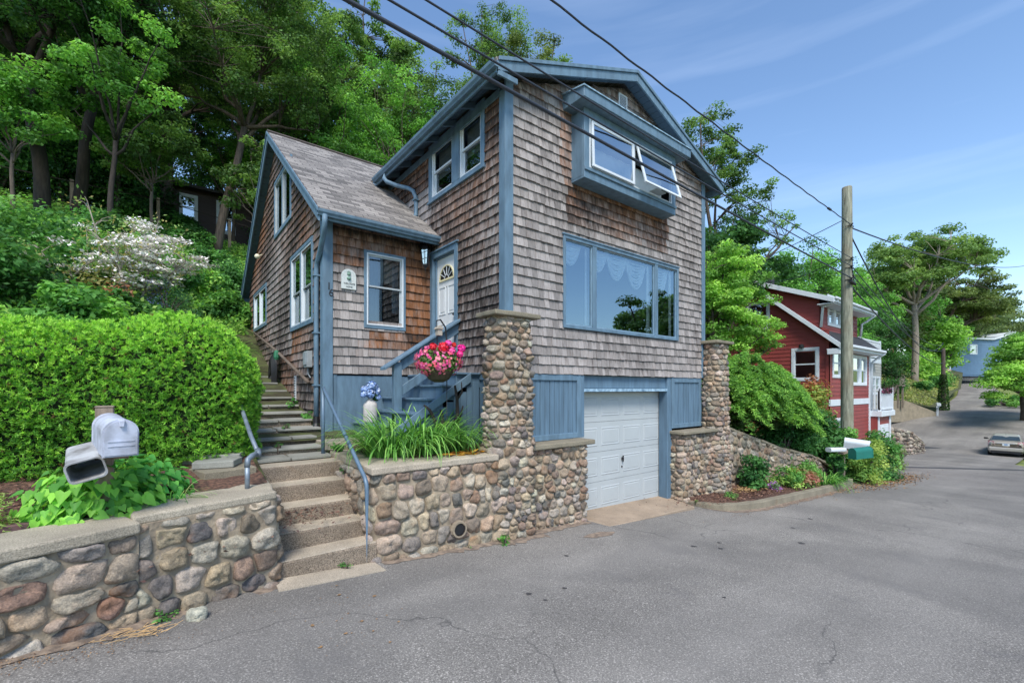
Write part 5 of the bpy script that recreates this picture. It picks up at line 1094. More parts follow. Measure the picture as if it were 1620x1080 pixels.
# ------------------------------------------------------------------ utility pole and wires
pole = thing('utility_pole', 'tall bare wooden utility pole in front of the red house', 'utility pole', (18.1, 4.9, -.8))
def polemat():
    m, t, b = newmat('treated_pole_wood'); b.inputs['Roughness'].default_value = .9
    c = mixc(t, ramp(t, tex(t, 5, 6, .65, stretch=(4, 4, .35)), [(.3, 0), (.7, 1)]), S(92, 96, 84), S(160, 160, 142)); c = mixc(t, ramp(t, tex(t, 14, 3, .6, stretch=(2, 2, .15)), [(.6, 0), (.68, .8)]), c, S(66, 60, 50))
    c = mixc(t, ramp(t, tex(t, 1.1, 3), [(.5, 0), (.65, .5)]), c, S(118, 104, 82)); t.links.new(c, b.inputs['Base Color']); bump(t, b, tex(t, 18, 4, .6, stretch=(3, 3, .2)), .5, .02); return m
mb = MB(); mb.tube([(18.1+.012*math.sin(z), 4.9, z) for z in np.linspace(-1.1, 8.98, 12)]+[(18.1, 4.9, 9.02)], list(np.linspace(.19, .145, 12))+[.125], 18); mb.build('pole', polemat(), pole, smooth=True)
mb = MB(); X0, Y0 = 18.1, 4.9
for z, l in ((7.68, .30), (6.57, .24), (6.3, .24), (5.9, .3)): mb.beam((X0-.22, Y0-.22, z), (X0+.2, Y0+.02, z+.02), .03, .04); mb.tube([(X0-.18+.18*(1-math.cos(a)), Y0-.18*math.sin(a), z-.03) for a in np.linspace(0, 3.1, 8)], .012, 5)
mb.tube([(X0-.25,Y0-.15,5.8),(X0,Y0-.22,5.72),(X0+.2,Y0-.12,5.82)], .05, 8); mb.tube([(X0-.15,Y0-.17,6.3),(X0-.2,Y0-.2,6.0),(X0-.1,Y0-.22,5.85)], .012, 5); mb.tube([(X0-.1,Y0-.18,6.6),(X0-.22,Y0-.2,6.2),(X0-.05,Y0-.22,5.9)], .01, 5); mb.build('brackets', M['black'], pole)
wire = simple('black_cable', S(44, 50, 62), .6, .1, 5, 0)
def cable(label, p, q, r0, sag=.0, name='overhead_cable', n=40, group='overhead cables strung to the utility pole', wob=0, extra=None):
    p, q = Vector(p), Vector(q); pts = []
    for i in range(n+1):
        t = i/n; c = p.lerp(q, t); c.z -= 4*sag*t*(1-t); 
        if wob: c += Vector((0, wob*math.sin(t*260), wob*math.cos(t*260)))
        pts.append(c)
    mb = MB(); mb.tube([c-p for c in pts], r0, 6)
    o = mb.build(name, wire, None, smooth=True, loc=None, local=True); o.location = p; BASE[o.name] = p; tag(o, label, 'cable', group); return o
cable('thickest overhead cable, lowest of the three crossing the gable of the house', (18.0, 4.75, 5.92), (-24, 2.2, 5.1), .020, .16)
cable('overhead cable crossing the house between the thick lowest one and the thin upper one', (18.0, 4.75, 6.32), (-24, 2.3, 5.44), .012, .30)
cable('thin overhead cable passing just over the roof corner of the house', (18.0, 4.75, 6.58), (-24, 2.35, 5.6), .011, .30)
cb = cable('high twisted cable sweeping across open sky to the top of the pole', (18.0, 4.78, 7.72), (-24, 2.6, 6.6), .014, .35, n=200, wob=.006)
mb = MB(); 
def on(t): return Vector((18.0, 4.78, 7.72)).lerp(Vector((-24, 2.6, 6.6)), t)-Vector((0, 0, 4*.35*t*(1-t)))
mb.tube([on(.052), on(.054), on(.060), on(.062)], [.013, .033, .033, .013], 8); mb.build('cable_splice', wire, cb)
cable('cable running from the pole top to the far right over the large oak', (18.1, 4.9, 7.7), (60, 2.6, 13.2), .022, .8)
cable('cable dropping from the pole top down to the distant pole', (18.1, 4.9, 7.65), (66, 9.3, 7.2), .024, 2.2)
cable('thin cable from mid pole to the distant pole', (18.1, 4.9, 6.57), (66, 9.3, 7.0), .018, 1.0)
cable('second thin cable from mid pole to the distant pole', (18.1, 4.9, 6.3), (66, 9.3, 6.4), .018, 1.0)
cable('thick cable continuing from the pole clamp to the distant pole', (18.1, 4.9, 5.85), (66, 9.3, 5.0), .028, .8)
cable('service wire falling from the pole to the roof of the red house', (18.0, 4.9, 6.7), (21.3, 8.7, 7.0), .012, .2); cable('paired service wire from the twisted cable over to the hillside trees', (16.9, 4.7, 7.55), (15.5, 12, 5.8), .012, .3)
# ------------------------------------------------------------------ parked car, seen from behind
def make_car(loc, yaw):
    car = thing('parked_car', 'beige-grey hatchback sedan parked at the right side of the street, seen from behind', 'car', (0, 0, 0))
    paint = simple('champagne_paint', S(178, 175, 168), .3, .03, 2, 0, metal=.3); gl = simple('car_glass', (.03, .045, .05), .05, .1, 3, 0)
    # cross sections along the length (y forward), half-width profiles
    ys_ = [0, .06, .25, .6, 1.1, 1.9, 2.7, 3.4, 4.0, 4.3, 4.42]; zt_ = [.86, 1.0, 1.08, 1.10, 1.05, 1.0, .98, .92, .82, .68, .55]; hw = [.74, .80, .855, .865, .87, .87, .87, .86, .82, .72, .6]; zb_ = [.34, .27, .22, .2, .2, .2, .2, .2, .22, .27, .34]
    mb = MB(); V = []
    for y, zt, h, zb in zip(ys_, zt_, hw, zb_):
        prof = [(h*.88, zb), (h*.98, zb+.12), (h, zb+.3), (h*.985, zt-.22), (h*.93, zt-.06), (h*.80, zt), (h*.4, zt+.015), (0, zt+.02)]; full = prof+[(-x, z) for x, z in prof[-2::-1]]; V += [(x, y, z) for x, z in full]
    n = 15; mb.add(V, [(i*n+j, i*n+(j+1) % n, (i+1)*n+(j+1) % n, (i+1)*n+j) for i in range(len(ys_)-1) for j in range(n)]+[tuple(range(n)), tuple(range((len(ys_)-1)*n, len(ys_)*n))[::-1]]); body = mb.build('body', paint, car, smooth=True, local=True)
    mb = MB(); V = []; secs = [(.18, 1.06, .78, 1.08), (.75, 1.0, .74, 1.36), (1.5, 1.0, .71, 1.46), (2.3, 1.0, .70, 1.44), (2.7, .98, .72, 1.32), (3.5, .92, .78, .96)]
    for y, z0, h, zt in secs: V += [(h+.03, y, z0), (h-.02, y, (z0+zt)/2), (h-.10, y, zt-.03), (h-.25, y, zt), (0, y, zt+.015), (-h+.25, y, zt), (-h+.10, y, zt-.03), (-h+.02, y, (z0+zt)/2), (-h-.03, y, z0)]
    n = 9; mb.add(V, [(i*n+j, i*n+j+1, (i+1)*n+j+1, (i+1)*n+j) for i in range(len(secs)-1) for j in range(n-1)]+[tuple(range(n))]); mb.build('cabin', paint, car, smooth=True, local=True)
    mb = MB(); mb.add([(.66,.155,1.10),(-.66,.155,1.10),(-.60,.70,1.345),(.60,.70,1.345)], [(0,1,2,3)]); mb.build('rear_window', gl, car, local=True)
    for s_ in (1, -1):
        mb = MB(); mb.add([(s_*.80,.5,1.08),(s_*.795,2.9,1.02),(s_*.715,2.4,1.37),(s_*.71,1.0,1.38)], [(0,1,2,3)]); mb.build('side_window', gl, car, local=True)
        mb = MB(); mb.hexa([(s_*.50,-.012,.70),(s_*.84,.10,.68),(s_*.86,.35,.72),(s_*.6,.1,.72),(s_*.54,.0,.98),(s_*.82,.10,1.02),(s_*.84,.42,1.03),(s_*.6,.2,.98)]); mb.build('tail_light', simple('clear_red_lamp', S(190, 176, 184), .15, .3, 14, .2, c2=S(150, 60, 60)), car, bevel=.015, local=True)
        mb = MB(); mb.lathe((0, 0, 0), [(.03, -.06), (.07, -.05), (.08, .0), (.07, .05), (.03, .06)], 12); V = mb.v[0]; V = V[:, [0, 1, 2]]*np.array([1.5, .7, 1]); V += np.array([s_*.99, 2.75, 1.06]); mb.v[0] = V; mb.beam((s_*.85, 2.78, 1.02), (s_*.95, 2.75, 1.04), .05, .04); mb.build('wing_mirror', M['black'], car, smooth=True, local=True)
        for y in (.85, 3.55):
            mb = MB(); mb.tube([(s_*.66, y, .31), (s_*.86, y, .31)], .31, 24); wv = mb.build('wheel', simple('tyre_rubber', (.02, .02, .022), .8, .1, 5, 0), car, local=True); mb = MB(); mb.tube([(s_*.861, y, .31), (s_*.868, y, .31)], .2, 16); mb.build('rim', M['alu'], wv, local=True)
    mb = MB(); mb.hexa([(-.78,-.05,.36),(.78,-.05,.36),(.84,.12,.34),(-.84,.12,.34),(-.80,-.07,.60),(.80,-.07,.60),(.86,.12,.62),(-.86,.12,.62)]); mb.build('bumper', paint, car, bevel=.04, local=True)
    mb = MB(); mb.box((-.7, -.03, .22), (.7, .1, .35)); mb.build('valance', M['black'], car, local=True); mb = MB(); mb.box((-.66, .04, 1.035), (.66, .16, 1.075)); mb.build('spoiler', paint, car, bevel=.012, local=True)
    mb = MB(); mb.box((-.42, -.025, .86), (.42, .03, .90)); mb.build('boot_trim', M['alu'], car, bevel=.008, local=True)
    mb = MB(); mb.box((-.17, -.045, .72), (.17, -.03, .86)); pl = mb.build('number_plate', M['white'], car, local=True); mb = MB(); mb.box((-.08, -.048, .77), (.08, -.0455, .84)); mb.build('plate_panel', simple('plate_blue', S(70, 120, 170), .5), pl, local=True)
    mb = MB(); mb.tube([(0, .95, 1.42), (0, .88, 1.56)], [.008, .004], 5); mb.build('antenna', M['black'], car, local=True)
    car.location = loc; car.rotation_euler = (R(-1.5), 0, yaw)
make_car((44.9, 3.25, zr(45)+.02), -R(86))
# ------------------------------------------------------------------ the red clapboard house
red = thing('red_house', 'red clapboard house with white trim, black roof and white balconies down the street', 'house', (21.1, 6.3, -1))
def clapmat(name, c):
    m, t, b = newmat(name); b.inputs['Roughness'].default_value = .6; t.links.new(mixc(t, ramp(t, tex(t, 1.5, 4), [(.3, 0), (.7, 1)]), tuple(x*.82 for x in c), c), b.inputs['Base Color']); return m
M['red'] = clapmat('red_clapboard', S(142, 62, 58))
M['blackroof'] = simple('black_roof', S(50, 50, 54), .8, .3, 5, .3)
RS = Pl((21.1, 0), (0, 1), (-1, 0)); RF = Pl((0, 6.3), (1, 0), (0, -1)); RD = Pl((0, 6.62), (1, 0), (0, -1))
def claps(name, P, u0, u1, z0, ztop, holes, parent, mat, expo=.165, zbot=None):
    mb = MB(); z = z0; zm = max(ztop(u0), ztop(u1), ztop((u0+u1)/2), ztop(u0+(u1-u0)*.7), ztop(u0+(u1-u0)*.3))
    while z < zm:
        segs = [(u0, u1)]
        for h in holes:
            if h[2] < z+expo/2 < h[3]:
                ns = []
                for p, q in segs:
                    if q <= h[0] or p >= h[1]: ns.append((p, q)); continue
                    if p < h[0]: ns.append((p, h[0]))
                    if q > h[1]: ns.append((h[1], q))
                segs = ns
        for p, q in segs:
            k = max(1, int((q-p)/.3))
            for i in range(k):
                a, b = p+(q-p)*i/k, p+(q-p)*(i+1)/k; m_ = (a+b)/2
                if ztop(m_) < z+expo*.4: continue
                ta, tb = min(z+expo, ztop(a)), min(z+expo, ztop(b)); P_ = P
                mb.add([P(a,z,0), P(b,z,0), P(b,z,.022), P(a,z,.022), P(a,max(ta,z+.01),0.003), P(b,max(tb,z+.01),0.003)], [(3,2,5,4), (0,1,2,3)])
        z += expo
    return mb.build(name, mat, parent)
def rtop(y):      # outline of the street-side gable
    if y < 6.62: return 4.62+(y-6.3)*.87
    return min(5.82+(y-6.2)*.40, 6.95-(y-9.0)*.55 if y > 9.0 else 99)
hs1 = (6.74, 7.56, 2.68, 3.86); hs2 = (8.62, 9.46, 4.9, 6.05); hs3 = (10.4, 11.2, 4.9, 6.0)
claps('clapboard_siding', RS, 6.3, 12.6, -1, rtop, [hs1, hs2, hs3], red, M['red'])
wf = [(21.5, 22.4, 2.8, 3.82), (23.95, 24.95, 2.5, 3.66), (25.15, 25.9, 2.5, 3.66), (21.9, 22.6, -.2, .95)]
claps('clapboard_siding', RF, 21.12, 26.5, -1.2, lambda x: 1.55, [wf[3]], red, M['red']); claps('clapboard_siding', RF, 21.12, 26.5, 1.82, lambda x: 4.2, wf[:3], red, M['red'])
wd_ = [(22.0, 22.65, 5.0, 6.1), (22.85, 23.5, 5.0, 6.1)]
claps('clapboard_siding', RD, 21.12, 25.9, 4.45, lambda x: 6.0, wd_, red, M['red'])
mb = MB(); mb.box((21.13, 6.64, -1.2), (25.9, 12.5, 5.6)); mb.box((21.13, 6.32, -1.2), (26.48, 6.64, 4.1)); mb.box((21.13, 7.6, 5.6), (25.9, 10.5, 6.1)); mb.box((25.9, 6.64, -1.2), (26.48, 12, 4.1)); mb.build('wall', M['red'], red)
mb = MB(); RF.box(mb, 21.05, 26.55, 1.56, 1.82, 0, .04); RF.box(mb, 26.36, 26.55, -1.2, 4.1, 0, .045); RS.box(mb, 6.255, 12.6, 1.57, 1.81, -.0, .0) if False else None
mb.build('white_trim', M['white'], red)
mb = MB(); RS.box(mb, 6.26, 6.42, -1, 4.4, 0, .035); RF.box(mb, 21.065, 21.24, -1, 4.1, 0, .035); mb.build('corner_board', M['red'], red)
def quad_slab(name, p, th, mat, parent):
    P = [Vector(q) for q in p]; n = (P[1]-P[0]).cross(P[3]-P[0]).normalized(); n = n if n.z > 0 else -n; mb = MB(); mb.hexa([q-n*th for q in P]+P); return mb.build(name, mat, parent)
quad_slab('roof', [(20.8,5.85,4.02), (26.7,5.85,4.02), (26.7,6.65,4.72), (20.8,6.65,4.72)], .06, M['blackroof'], red)
quad_slab('roof', [(20.75,6.05,5.85), (26.2,6.05,5.85), (26.2,9.0,7.03), (20.75,9.0,7.03)], .06, M['blackroof'], red)
quad_slab('roof', [(20.75,12.8,4.9), (26.2,12.8,4.9), (26.2,9.0,7.03), (20.75,9.0,7.03)], .06, M['blackroof'], red)
mb = MB()
mb.hexa([(20.76,5.84,3.84),(20.80,5.84,3.84),(20.80,8.92,6.52),(20.76,8.92,6.52),(20.76,5.84,4.05),(20.80,5.84,4.05),(20.80,8.92,6.72),(20.76,8.92,6.72)])
mb.hexa([(20.80,5.86,3.86),(21.1,5.86,3.86),(21.1,8.9,6.5),(20.80,8.9,6.5),(20.80,5.86,3.9),(21.1,5.86,3.9),(21.1,8.9,6.54),(20.80,8.9,6.54)])
mb.hexa([(20.70,6.03,5.64),(20.75,6.03,5.64),(20.75,9.0,6.84),(20.70,9.0,6.84),(20.70,6.03,5.84),(20.75,6.03,5.84),(20.75,9.0,7.04),(20.70,9.0,7.04)]); mb.hexa([(20.70,12.8,4.7),(20.75,12.8,4.7),(20.75,9.0,6.84),(20.70,9.0,6.84),(20.70,12.8,4.9),(20.75,12.8,4.9),(20.75,9.0,7.04),(20.70,9.0,7.04)])
mb.box((20.76,5.80,3.82),(26.7,5.86,4.04)); mb.box((20.8,5.86,3.80),(26.6,6.3,3.84)); mb.box((20.72,6.0,5.66),(26.2,6.06,5.86)); mb.box((20.76,6.06,5.62),(26.1,6.62,5.66))
mb.box((20.79,5.85,3.62),(21.08,6.28,3.80))
mb.build('fascia', M['white'], red, bevel=.006)
mb = MB(); mb.box((20.74,5.70,3.92),(26.8,5.80,4.03)); mb.box((20.70,5.92,5.76),(26.25,6.0,5.86)); mb.build('gutter', M['white'], red, bevel=.02)
for pts in ([(20.95,5.96,5.74),(20.98,6.25,5.62),(21.02,6.5,5.55),(21.02,6.56,4.75)], [(26.3,5.96,5.74),(26.1,6.3,5.4),(26.0,6.45,5.3),(26.0,6.5,4.7)], [(26.7,5.75,3.9),(26.6,6.0,3.7),(26.56,6.2,3.5),(26.56,6.22,1.0)]): mb = MB(); mb.tube(pts, .05, 8); mb.build('downspout', M['white'], red, smooth=True)
def win(P, h, parent, gl=M['glass_mid'], hung=True, tw=.1, trim=M['white']):
    a, b, c, d = h; mb = MB(); frame(P, a-tw, b+tw, c-tw, d+tw, tw+.01, 0, .05, mb); w_ = mb.build('window', trim, parent, bevel=.006); mb = MB(); frame(P, a, b, c, d, .045, -.04, .03, mb)
    if hung: P.box(mb, a+.04, b-.04, (c+d)/2-.02, (c+d)/2+.03, -.03, .02)
    mb.build('sash', M['white'], w_); pane(P, a+.04, b-.04, c+.04, d-.04, -.01, 'pane', gl, w_); darkroom(P, a, b, c, d, .3, w_)
for h in (hs1, hs2, hs3): win(RS, h, red, M['glass'])
for h in wf: win(RF, h, red)
for h in wd_: win(RD, h, red)
mb = MB(); c = RS(7.25, 4.02, .12); mb.lathe(tuple(c+Vector((0,0,-.02))), [(.02, -.06), (.1, -.03), (.1, .06), (.03, .12)], 10); mb.build('porch_light', M['black'], red)
mb = MB(); mb.box((21.6, 8.7, 6.9), (22.0, 9.1, 7.35)); mb.build('roof_vent', M['blackroof'], red)
# attached white balconies and garage
PB = Pl((0, 6.0), (1, 0), (0, -1)); mb = MB(); PB.box(mb, 26.56, 28.7, -1.6, .95, -2.2, 0); blk = mb.build('garage_block', M['red'], red)
mb = MB(); PB.box(mb, 26.5, 28.9, .95, 1.2, -2.3, .18); PB.box(mb, 28.55, 28.75, -1.6, .95, 0, .05); PB.box(mb, 26.6, 26.75, -1.6, .95, 0, .05); mb.build('deck_edge', M['white'], red, bevel=.01)
mb = MB(); PB.box(mb, 26.95, 28.4, -1.6, .55, .0, .03); 
for k in range(4): PB.box(mb, 27.0, 28.35, -1.5+k*.5, -1.06+k*.5, .031, .045)
mb.build('garage_door', M['white'], red, bevel=.01)
def balustrade(y, x0, x1, z0, h, parent):
    Pq = Pl((0, y), (1, 0), (0, -1)); mb = MB(); Pq.box(mb, x0, x1, z0+h-.08, z0+h, -.03, .05); Pq.box(mb, x0, x1, z0+.06, z0+.14, -.03, .05)
    n = int((x1-x0)/.14)
    for i in range(n): Pq.box(mb, x0+i*.14, x0+i*.14+.06, z0+.14, z0+h-.08, -.01, .03)
    for x in (x0, x1-.1): Pq.box(mb, x, x+.1, z0, z0+h+.06, -.04, .06)
    n = int(1.8/.14)
    for i in range(n): mb.box((x0, y+i*.14, z0+.1), (x0+.04, y+i*.14+.06, z0+h-.06)); 
    mb.box((x0-.01, y, z0+h-.09), (x0+.06, y+1.8, z0+h-.01)); return mb.build('balustrade', M['white'], parent)
balustrade(5.95, 26.6, 28.9, 1.2, 1.05, red)
r_ = np.random.default_rng(5); C = np.stack([r_.uniform(26.8, 28.6, 200), np.full(200, 5.86), r_.uniform(2.05, 2.3, 200)], 1); leaves('flower_box', C, .1, [S(60, 30, 60), S(30, 60, 30), S(120, 40, 80)], 5, parent=red)
# ------------------------------------------------------------------ pale neighbour behind it
nb = thing('white_house', 'pale grey house with white deck railings right behind the red house', 'house', (30, 7, -1)); grey = clapmat('pale_siding', S(168, 166, 158))
PN = Pl((0, 7.6), (1, 0), (0, -1)); claps('siding', PN, 29.0, 34.4, 1.4, lambda x: 3.9, [(32.3, 34.0, 2.0, 2.9)], nb, grey); mb = MB(); mb.box((29.0, 7.62, -1.8), (34.4, 11, 3.9)); mb.build('wall', grey, nb); win(PN, (32.35, 33.1, 2.0, 2.9), nb); win(PN, (33.25, 33.95, 2.0, 2.9), nb)
mb = MB(); mb.box((28.8, 7.25, 3.7), (32.9, 9.5, 3.95)); mb.build('deck', M['white'], nb, bevel=.01); balustrade(7.3, 28.9, 32.8, 3.95, 1.0, nb); mb = MB(); mb.box((29.5, 9.6, 3.9), (32.4, 11, 5.0)); mb.build('upper_wall', grey, nb)
# ------------------------------------------------------------------ far end of the street
fw = thing('concrete_wall', 'low grey concrete retaining wall at the end of the parking area', 'concrete wall', (59, 11, -.5)); mb = MB()
a, b = Vector((54.6, 12.2, 0)), Vector((58.1, 10.9, 0)); mb.hexa([a+Vector((0,0,-1)), b+Vector((0,0,-1)), b+Vector((.2,.25,-1)), a+Vector((.2,.25,-1)), a+Vector((0,0,1.15)), b+Vector((0,0,1.1)), b+Vector((.2,.25,1.1)), a+Vector((.2,.25,1.15))])
c = Vector((61.4, 9.15, 0)); mb.hexa([b+Vector((0,0,-1)), c+Vector((0,0,-1)), c+Vector((.2,.25,-1)), b+Vector((.2,.25,-1)), b+Vector((0,0,1.1)), c+Vector((0,0,-.1)), c+Vector((.2,.25,-.1)), b+Vector((.2,.25,1.1))]); mb.build('wall', concmat('old_concrete', S(150, 140, 122)), fw)
pk = MB(); pk.add([(47.5,8.0,-2.22),(50,12.0,-2.0),(57.4,11.9,-.72),(61.3,9.1,-.30),(55,8.0,-1.4)], [(0,4,2,1),(4,3,2)]); 
# far mailbox
fm = thing('white_post_mailbox', 'white mailbox on a white post at the far roadside', 'mailbox', (61.2, 9.0, -.5)); mb = MB(); mb.box((61.3, 9.0, -.6), (61.44, 9.14, .62)); mb.beam((60.9, 9.05, .45), (61.8, 9.05, .45), .1, .12); mb.build('post', M['white'], fm); mb = MB(); P_ = Path([(0, 0), (0, 1)]); 
mailbox('mailbox', (60.95, 8.9, .55), (1, .3, 0), (0, 0, 1), .3, .32, .7, True, M['white'], fm)
# dry stone wall beside the red house drive
dw = thing('dry_stone_wall', 'jagged dry stone wall beyond the red house, tapering down to the road', 'stone wall', (37, 7.2, -1.8))
dz = lambda u: float(np.interp(u, [0, 2, 6, 9, 11], [.1, .0, -.45, -1.2, -2.0]))
masonry(dw, [(32.5, 8.2), (33.4, 7.1), (38, 6.95), (42.0, 7.0), (43.6, 7.6)], lambda u: -2.5, dz, .42, .24, 41, rc=.3, depth=.16, gap=.01, thick=.5, pal=[S(150,142,130), S(122,114,104), S(98,92,86), S(170,160,146)], nseg=9)
# wooden stair on the bank
st_ = thing('wooden_stairs', 'grey wooden staircase with railings on the grass bank', 'wooden stairs', (52, 11.5, 0)); gw_ = simple('grey_deck_wood', S(128, 118, 106), .9, .2, 5, .2); mb = MB(); SX, SZ = 7.2, 1.0
for i in range(10): mb.box((44.5+SX+i*.36, 11.0, -.8+SZ+i*.24), (44.9+SX+i*.36, 12.4, -.72+SZ+i*.24))
mb.build('treads', gw_, st_); mb = MB(); mb.box((48.0+SX, 10.8, 1.5+SZ), (50.2+SX, 12.6, 1.62+SZ)); mb.build('landing', gw_, st_)
for y in (10.95, 12.4):
    mb = MB(); mb.hexa([(44.4+SX,y,.0+SZ),(48.1+SX,y,2.45+SZ),(48.1+SX,y+.06,2.45+SZ),(44.4+SX,y+.06,.0+SZ),(44.4+SX,y,.12+SZ),(48.1+SX,y,2.6+SZ),(48.1+SX,y+.06,2.6+SZ),(44.4+SX,y+.06,.12+SZ)])
    for i in range(14): x = 44.5+SX+i*.27; z = -.8+SZ+i*.17; mb.box((x, y, z+.1), (x+.1, y+.04, z+.95))
    mb.build('railing', gw_, st_)
mb = MB()
for i in range(13): mb.box((48.1+SX+i*.17, 10.8, 1.6+SZ), (48.22+SX+i*.17, 10.85, 2.55+SZ))
mb.box((48.1+SX, 10.78, 2.5+SZ), (50.2+SX, 10.88, 2.62+SZ)); mb.build('railing', gw_, st_)
for (x, y) in ((48.2,10.9),(50.0,10.9),(48.2,12.4),(50.0,12.4)): mb = MB(); mb.box((x+SX, y, .4), (x+SX+.14, y+.14, 1.5+SZ)); mb.build('post', gw_, st_)
# terrace deck, rubble and flag near the blue house
dk = thing('timber_deck', 'low timber terrace with a rail on the far hillside', 'deck', (70, 16, 4)); mb = MB(); mb.box((66, 15.2, 4.2), (72, 18, 4.5)); 
for i in range(9): mb.box((66+i*.72, 15.1, 4.5), (66.12+i*.72, 15.2, 5.3))
mb.box((66, 15.05, 5.2), (72, 15.2, 5.34)); mb.build('deck', gw_, dk); mb = MB(); mb.box((66.1, 15.3, 2.6), (71.9, 17.8, 4.2)); mb.build('base_wall', M['conc_grey'], dk)
bh = thing('blue_house', 'small blue clapboard house with a white-edged shed roof on the far hill', 'house', (112, 13, 5.5)); bs = clapmat('blue_siding', S(92, 122, 152)); BP = Pl((105, 0), (0, 1), (-1, 0))
q0, q1 = Vector((107.5, 14.4, 0)), Vector((119, 8.8, 0)); d_ = (q1-q0).normalized(); BQ = Pl((q0.x, q0.y), (d_.x, d_.y), (d_.y, -d_.x)); L_ = (q1-q0).length
claps('siding', BQ, 0, L_, 4.8, lambda u: 11.0+u*.03, [(4.8, 6.2, 8.5, 9.9)], bh, bs, .4); mb = MB(); BQ.box(mb, .05, L_, 4.5, 10.9, -7, -.05); mb.build('wall', bs, bh)
win(BQ, (4.8, 6.2, 8.5, 9.9), bh, tw=.18); mb = MB(); BQ.box(mb, -.4, L_-3, 10.95, 11.2, -7.5, .4); mb.hexa([BQ(L_-3,10.95,.4), BQ(L_+2,12.2,.4), BQ(L_+2,12.2,-7.5), BQ(L_-3,10.95,-7.5), BQ(L_-3,11.2,.4), BQ(L_+2,12.5,.4), BQ(L_+2,12.5,-7.5), BQ(L_-3,11.2,-7.5)]); BQ.box(mb, -.02, .3, 4.8, 10.95, 0, .05); mb.build('roof', M['white'], bh)
rw_ = thing('rubble_terrace', 'terraced rubble stone walls on the slope beneath the blue house', 'stone wall', (88, 13, 4))
masonry(rw_, [(74, 16.5), (84, 14.6), (98, 14.8), (104, 14.0)], lambda u: 2.2+.05*u, lambda u: 4.4+.04*u, .9, .5, 51, rc=.5, depth=.35, gap=.03, thick=1, pal=[S(176,156,134), S(150,134,116), S(190,172,150)], nseg=8)
masonry(rw_, [(80, 18.5), (90, 17), (104, 16.8)], lambda u: 3.6+.05*u, lambda u: 5.9+.03*u, .9, .5, 52, rc=.5, depth=.35, gap=.03, thick=1, pal=[S(176,146,124), S(150,134,116), S(190,172,150)], nseg=8)
fp = thing('flagpole', 'small white flagpole with a faded red flag among the far trees', 'flag', (72, 15, 3.5)); mb = MB(); mb.tube([(72,15.0,3),(72,15.0,8.3)], .07, 6); mb.build('pole', M['white'], fp); mb = MB(); V = []
for i in range(7): V += [(72+i*.28, 15.0+.1*math.sin(i), 8.2-.06*i), (72+i*.28, 15.0+.1*math.sin(i+.5), 7.2-.09*i)]
mb.add(V, [(2*i, 2*i+2, 2*i+3, 2*i+1) for i in range(6)]); mb.build('flag', simple('faded_red_flag', S(190, 110, 104), .8), fp)
# distant pole wrapped in ivy
dp = thing('distant_pole', 'shorter utility pole wrapped in ivy at the end of the street', 'utility pole', (66, 9.3, 0)); mb = MB(); mb.tube([(66, 9.3, -.5), (66, 9.3, 6.6)], [.22, .16], 10); mb.build('pole', M['bark'], dp)
r_ = np.random.default_rng(12); n = 1500; t = r_.random(n); a = r_.random(n)*6.28; C = np.stack([66+(.5-.25*t)*np.cos(a), 9.3+(.5-.25*t)*np.sin(a), t*3.8], 1); leaves('ivy', C, .2, [S(50, 84, 36), S(66, 104, 44), S(36, 62, 30)], 12, parent=dp)
# the house up in the woods on the left
wh = thing('woodland_house', 'dark brown house half hidden by the trees at the top of the left slope', 'house', (2, 31, 10)); db = clapmat('dark_brown_siding', S(62, 48, 44)); PW = Pl((0, 30.6), (1, 0), (0, -1)) 
claps('siding', PW, -1.6, 7, 9.6, lambda x: 13.5, [(-.8, .2, 11.9, 13.0), (.9, 1.5, 11.7, 12.9), (2.6, 3.3, 11.3, 12.9)], wh, db, .2); mb = MB(); mb.box((-1.6, 30.64, 9), (7, 38, 13.5)); mb.build('wall', db, wh)
for h in ((-.8, .2, 11.9, 13.0), (.9, 1.5, 11.7, 12.9), (2.6, 3.3, 11.3, 12.9)): win(PW, h, wh, tw=.12)
quad_slab('roof', [(-2.1,30.0,13.4), (7.5,30.0,13.4), (7.5,34.5,14.4), (-2.1,34.5,14.4)], .15, M['blackroof'], wh)
fn = thing('wire_fence', 'thin rail fence on grey posts along the top of the left garden slope', 'fence', (0, 26.5, 10))
fx = [(-5.4, 25.7), (-2.9, 25.8), (-.1, 26.0), (2.6, 25.4), (5.4, 24.8)]
for x, y in fx: mb = MB(); mb.box((x-.06, y-.06, hs(x, y)-.3), (x+.06, y+.06, hs(x, y)+1.55)); mb.build('post', gw_, fn)
mb = MB(); 
for dz_ in (1.45,): mb.tube([(x, y-.07, hs(x, y)+dz_) for x, y in fx], .02, 5)
mb.build('rail', M['bark_dark'], fn)
# ------------------------------------------------------------------ foliage
G = dict(
 oak=[S(64, 96, 38), S(80, 116, 46), S(98, 134, 54), S(54, 84, 34)], maple=[S(70, 124, 34), S(88, 146, 42), S(58, 104, 32), S(108, 164, 52)],
 deep=[S(38, 78, 32), S(48, 94, 36), S(58, 106, 40), S(34, 68, 30)], lime=[S(120, 166, 44), S(98, 146, 40), S(136, 182, 56), S(84, 130, 38)],
 grey=[S(92, 112, 66), S(108, 128, 76), S(78, 98, 58)], olive=[S(84, 104, 48), S(100, 118, 54), S(70, 90, 42)])
def clumps_ell(r_, n, c, rad, hollow=.45, seed=0, nthr=-.15, low=-.75):
    out = []; k = 0
    while len(out) < n and k < n*60:
        k += 1; d = r_.normal(size=3); d /= np.linalg.norm(d); rr = r_.uniform(hollow**2, 1)**.5
        if d[2] < low: continue
        p = d*rr
        if mnoise.noise(Vector(p*1.9)+Vector((seed*3.1, 0, 0))) < nthr: continue
        out.append(c+p*rad)
    return np.array(out)
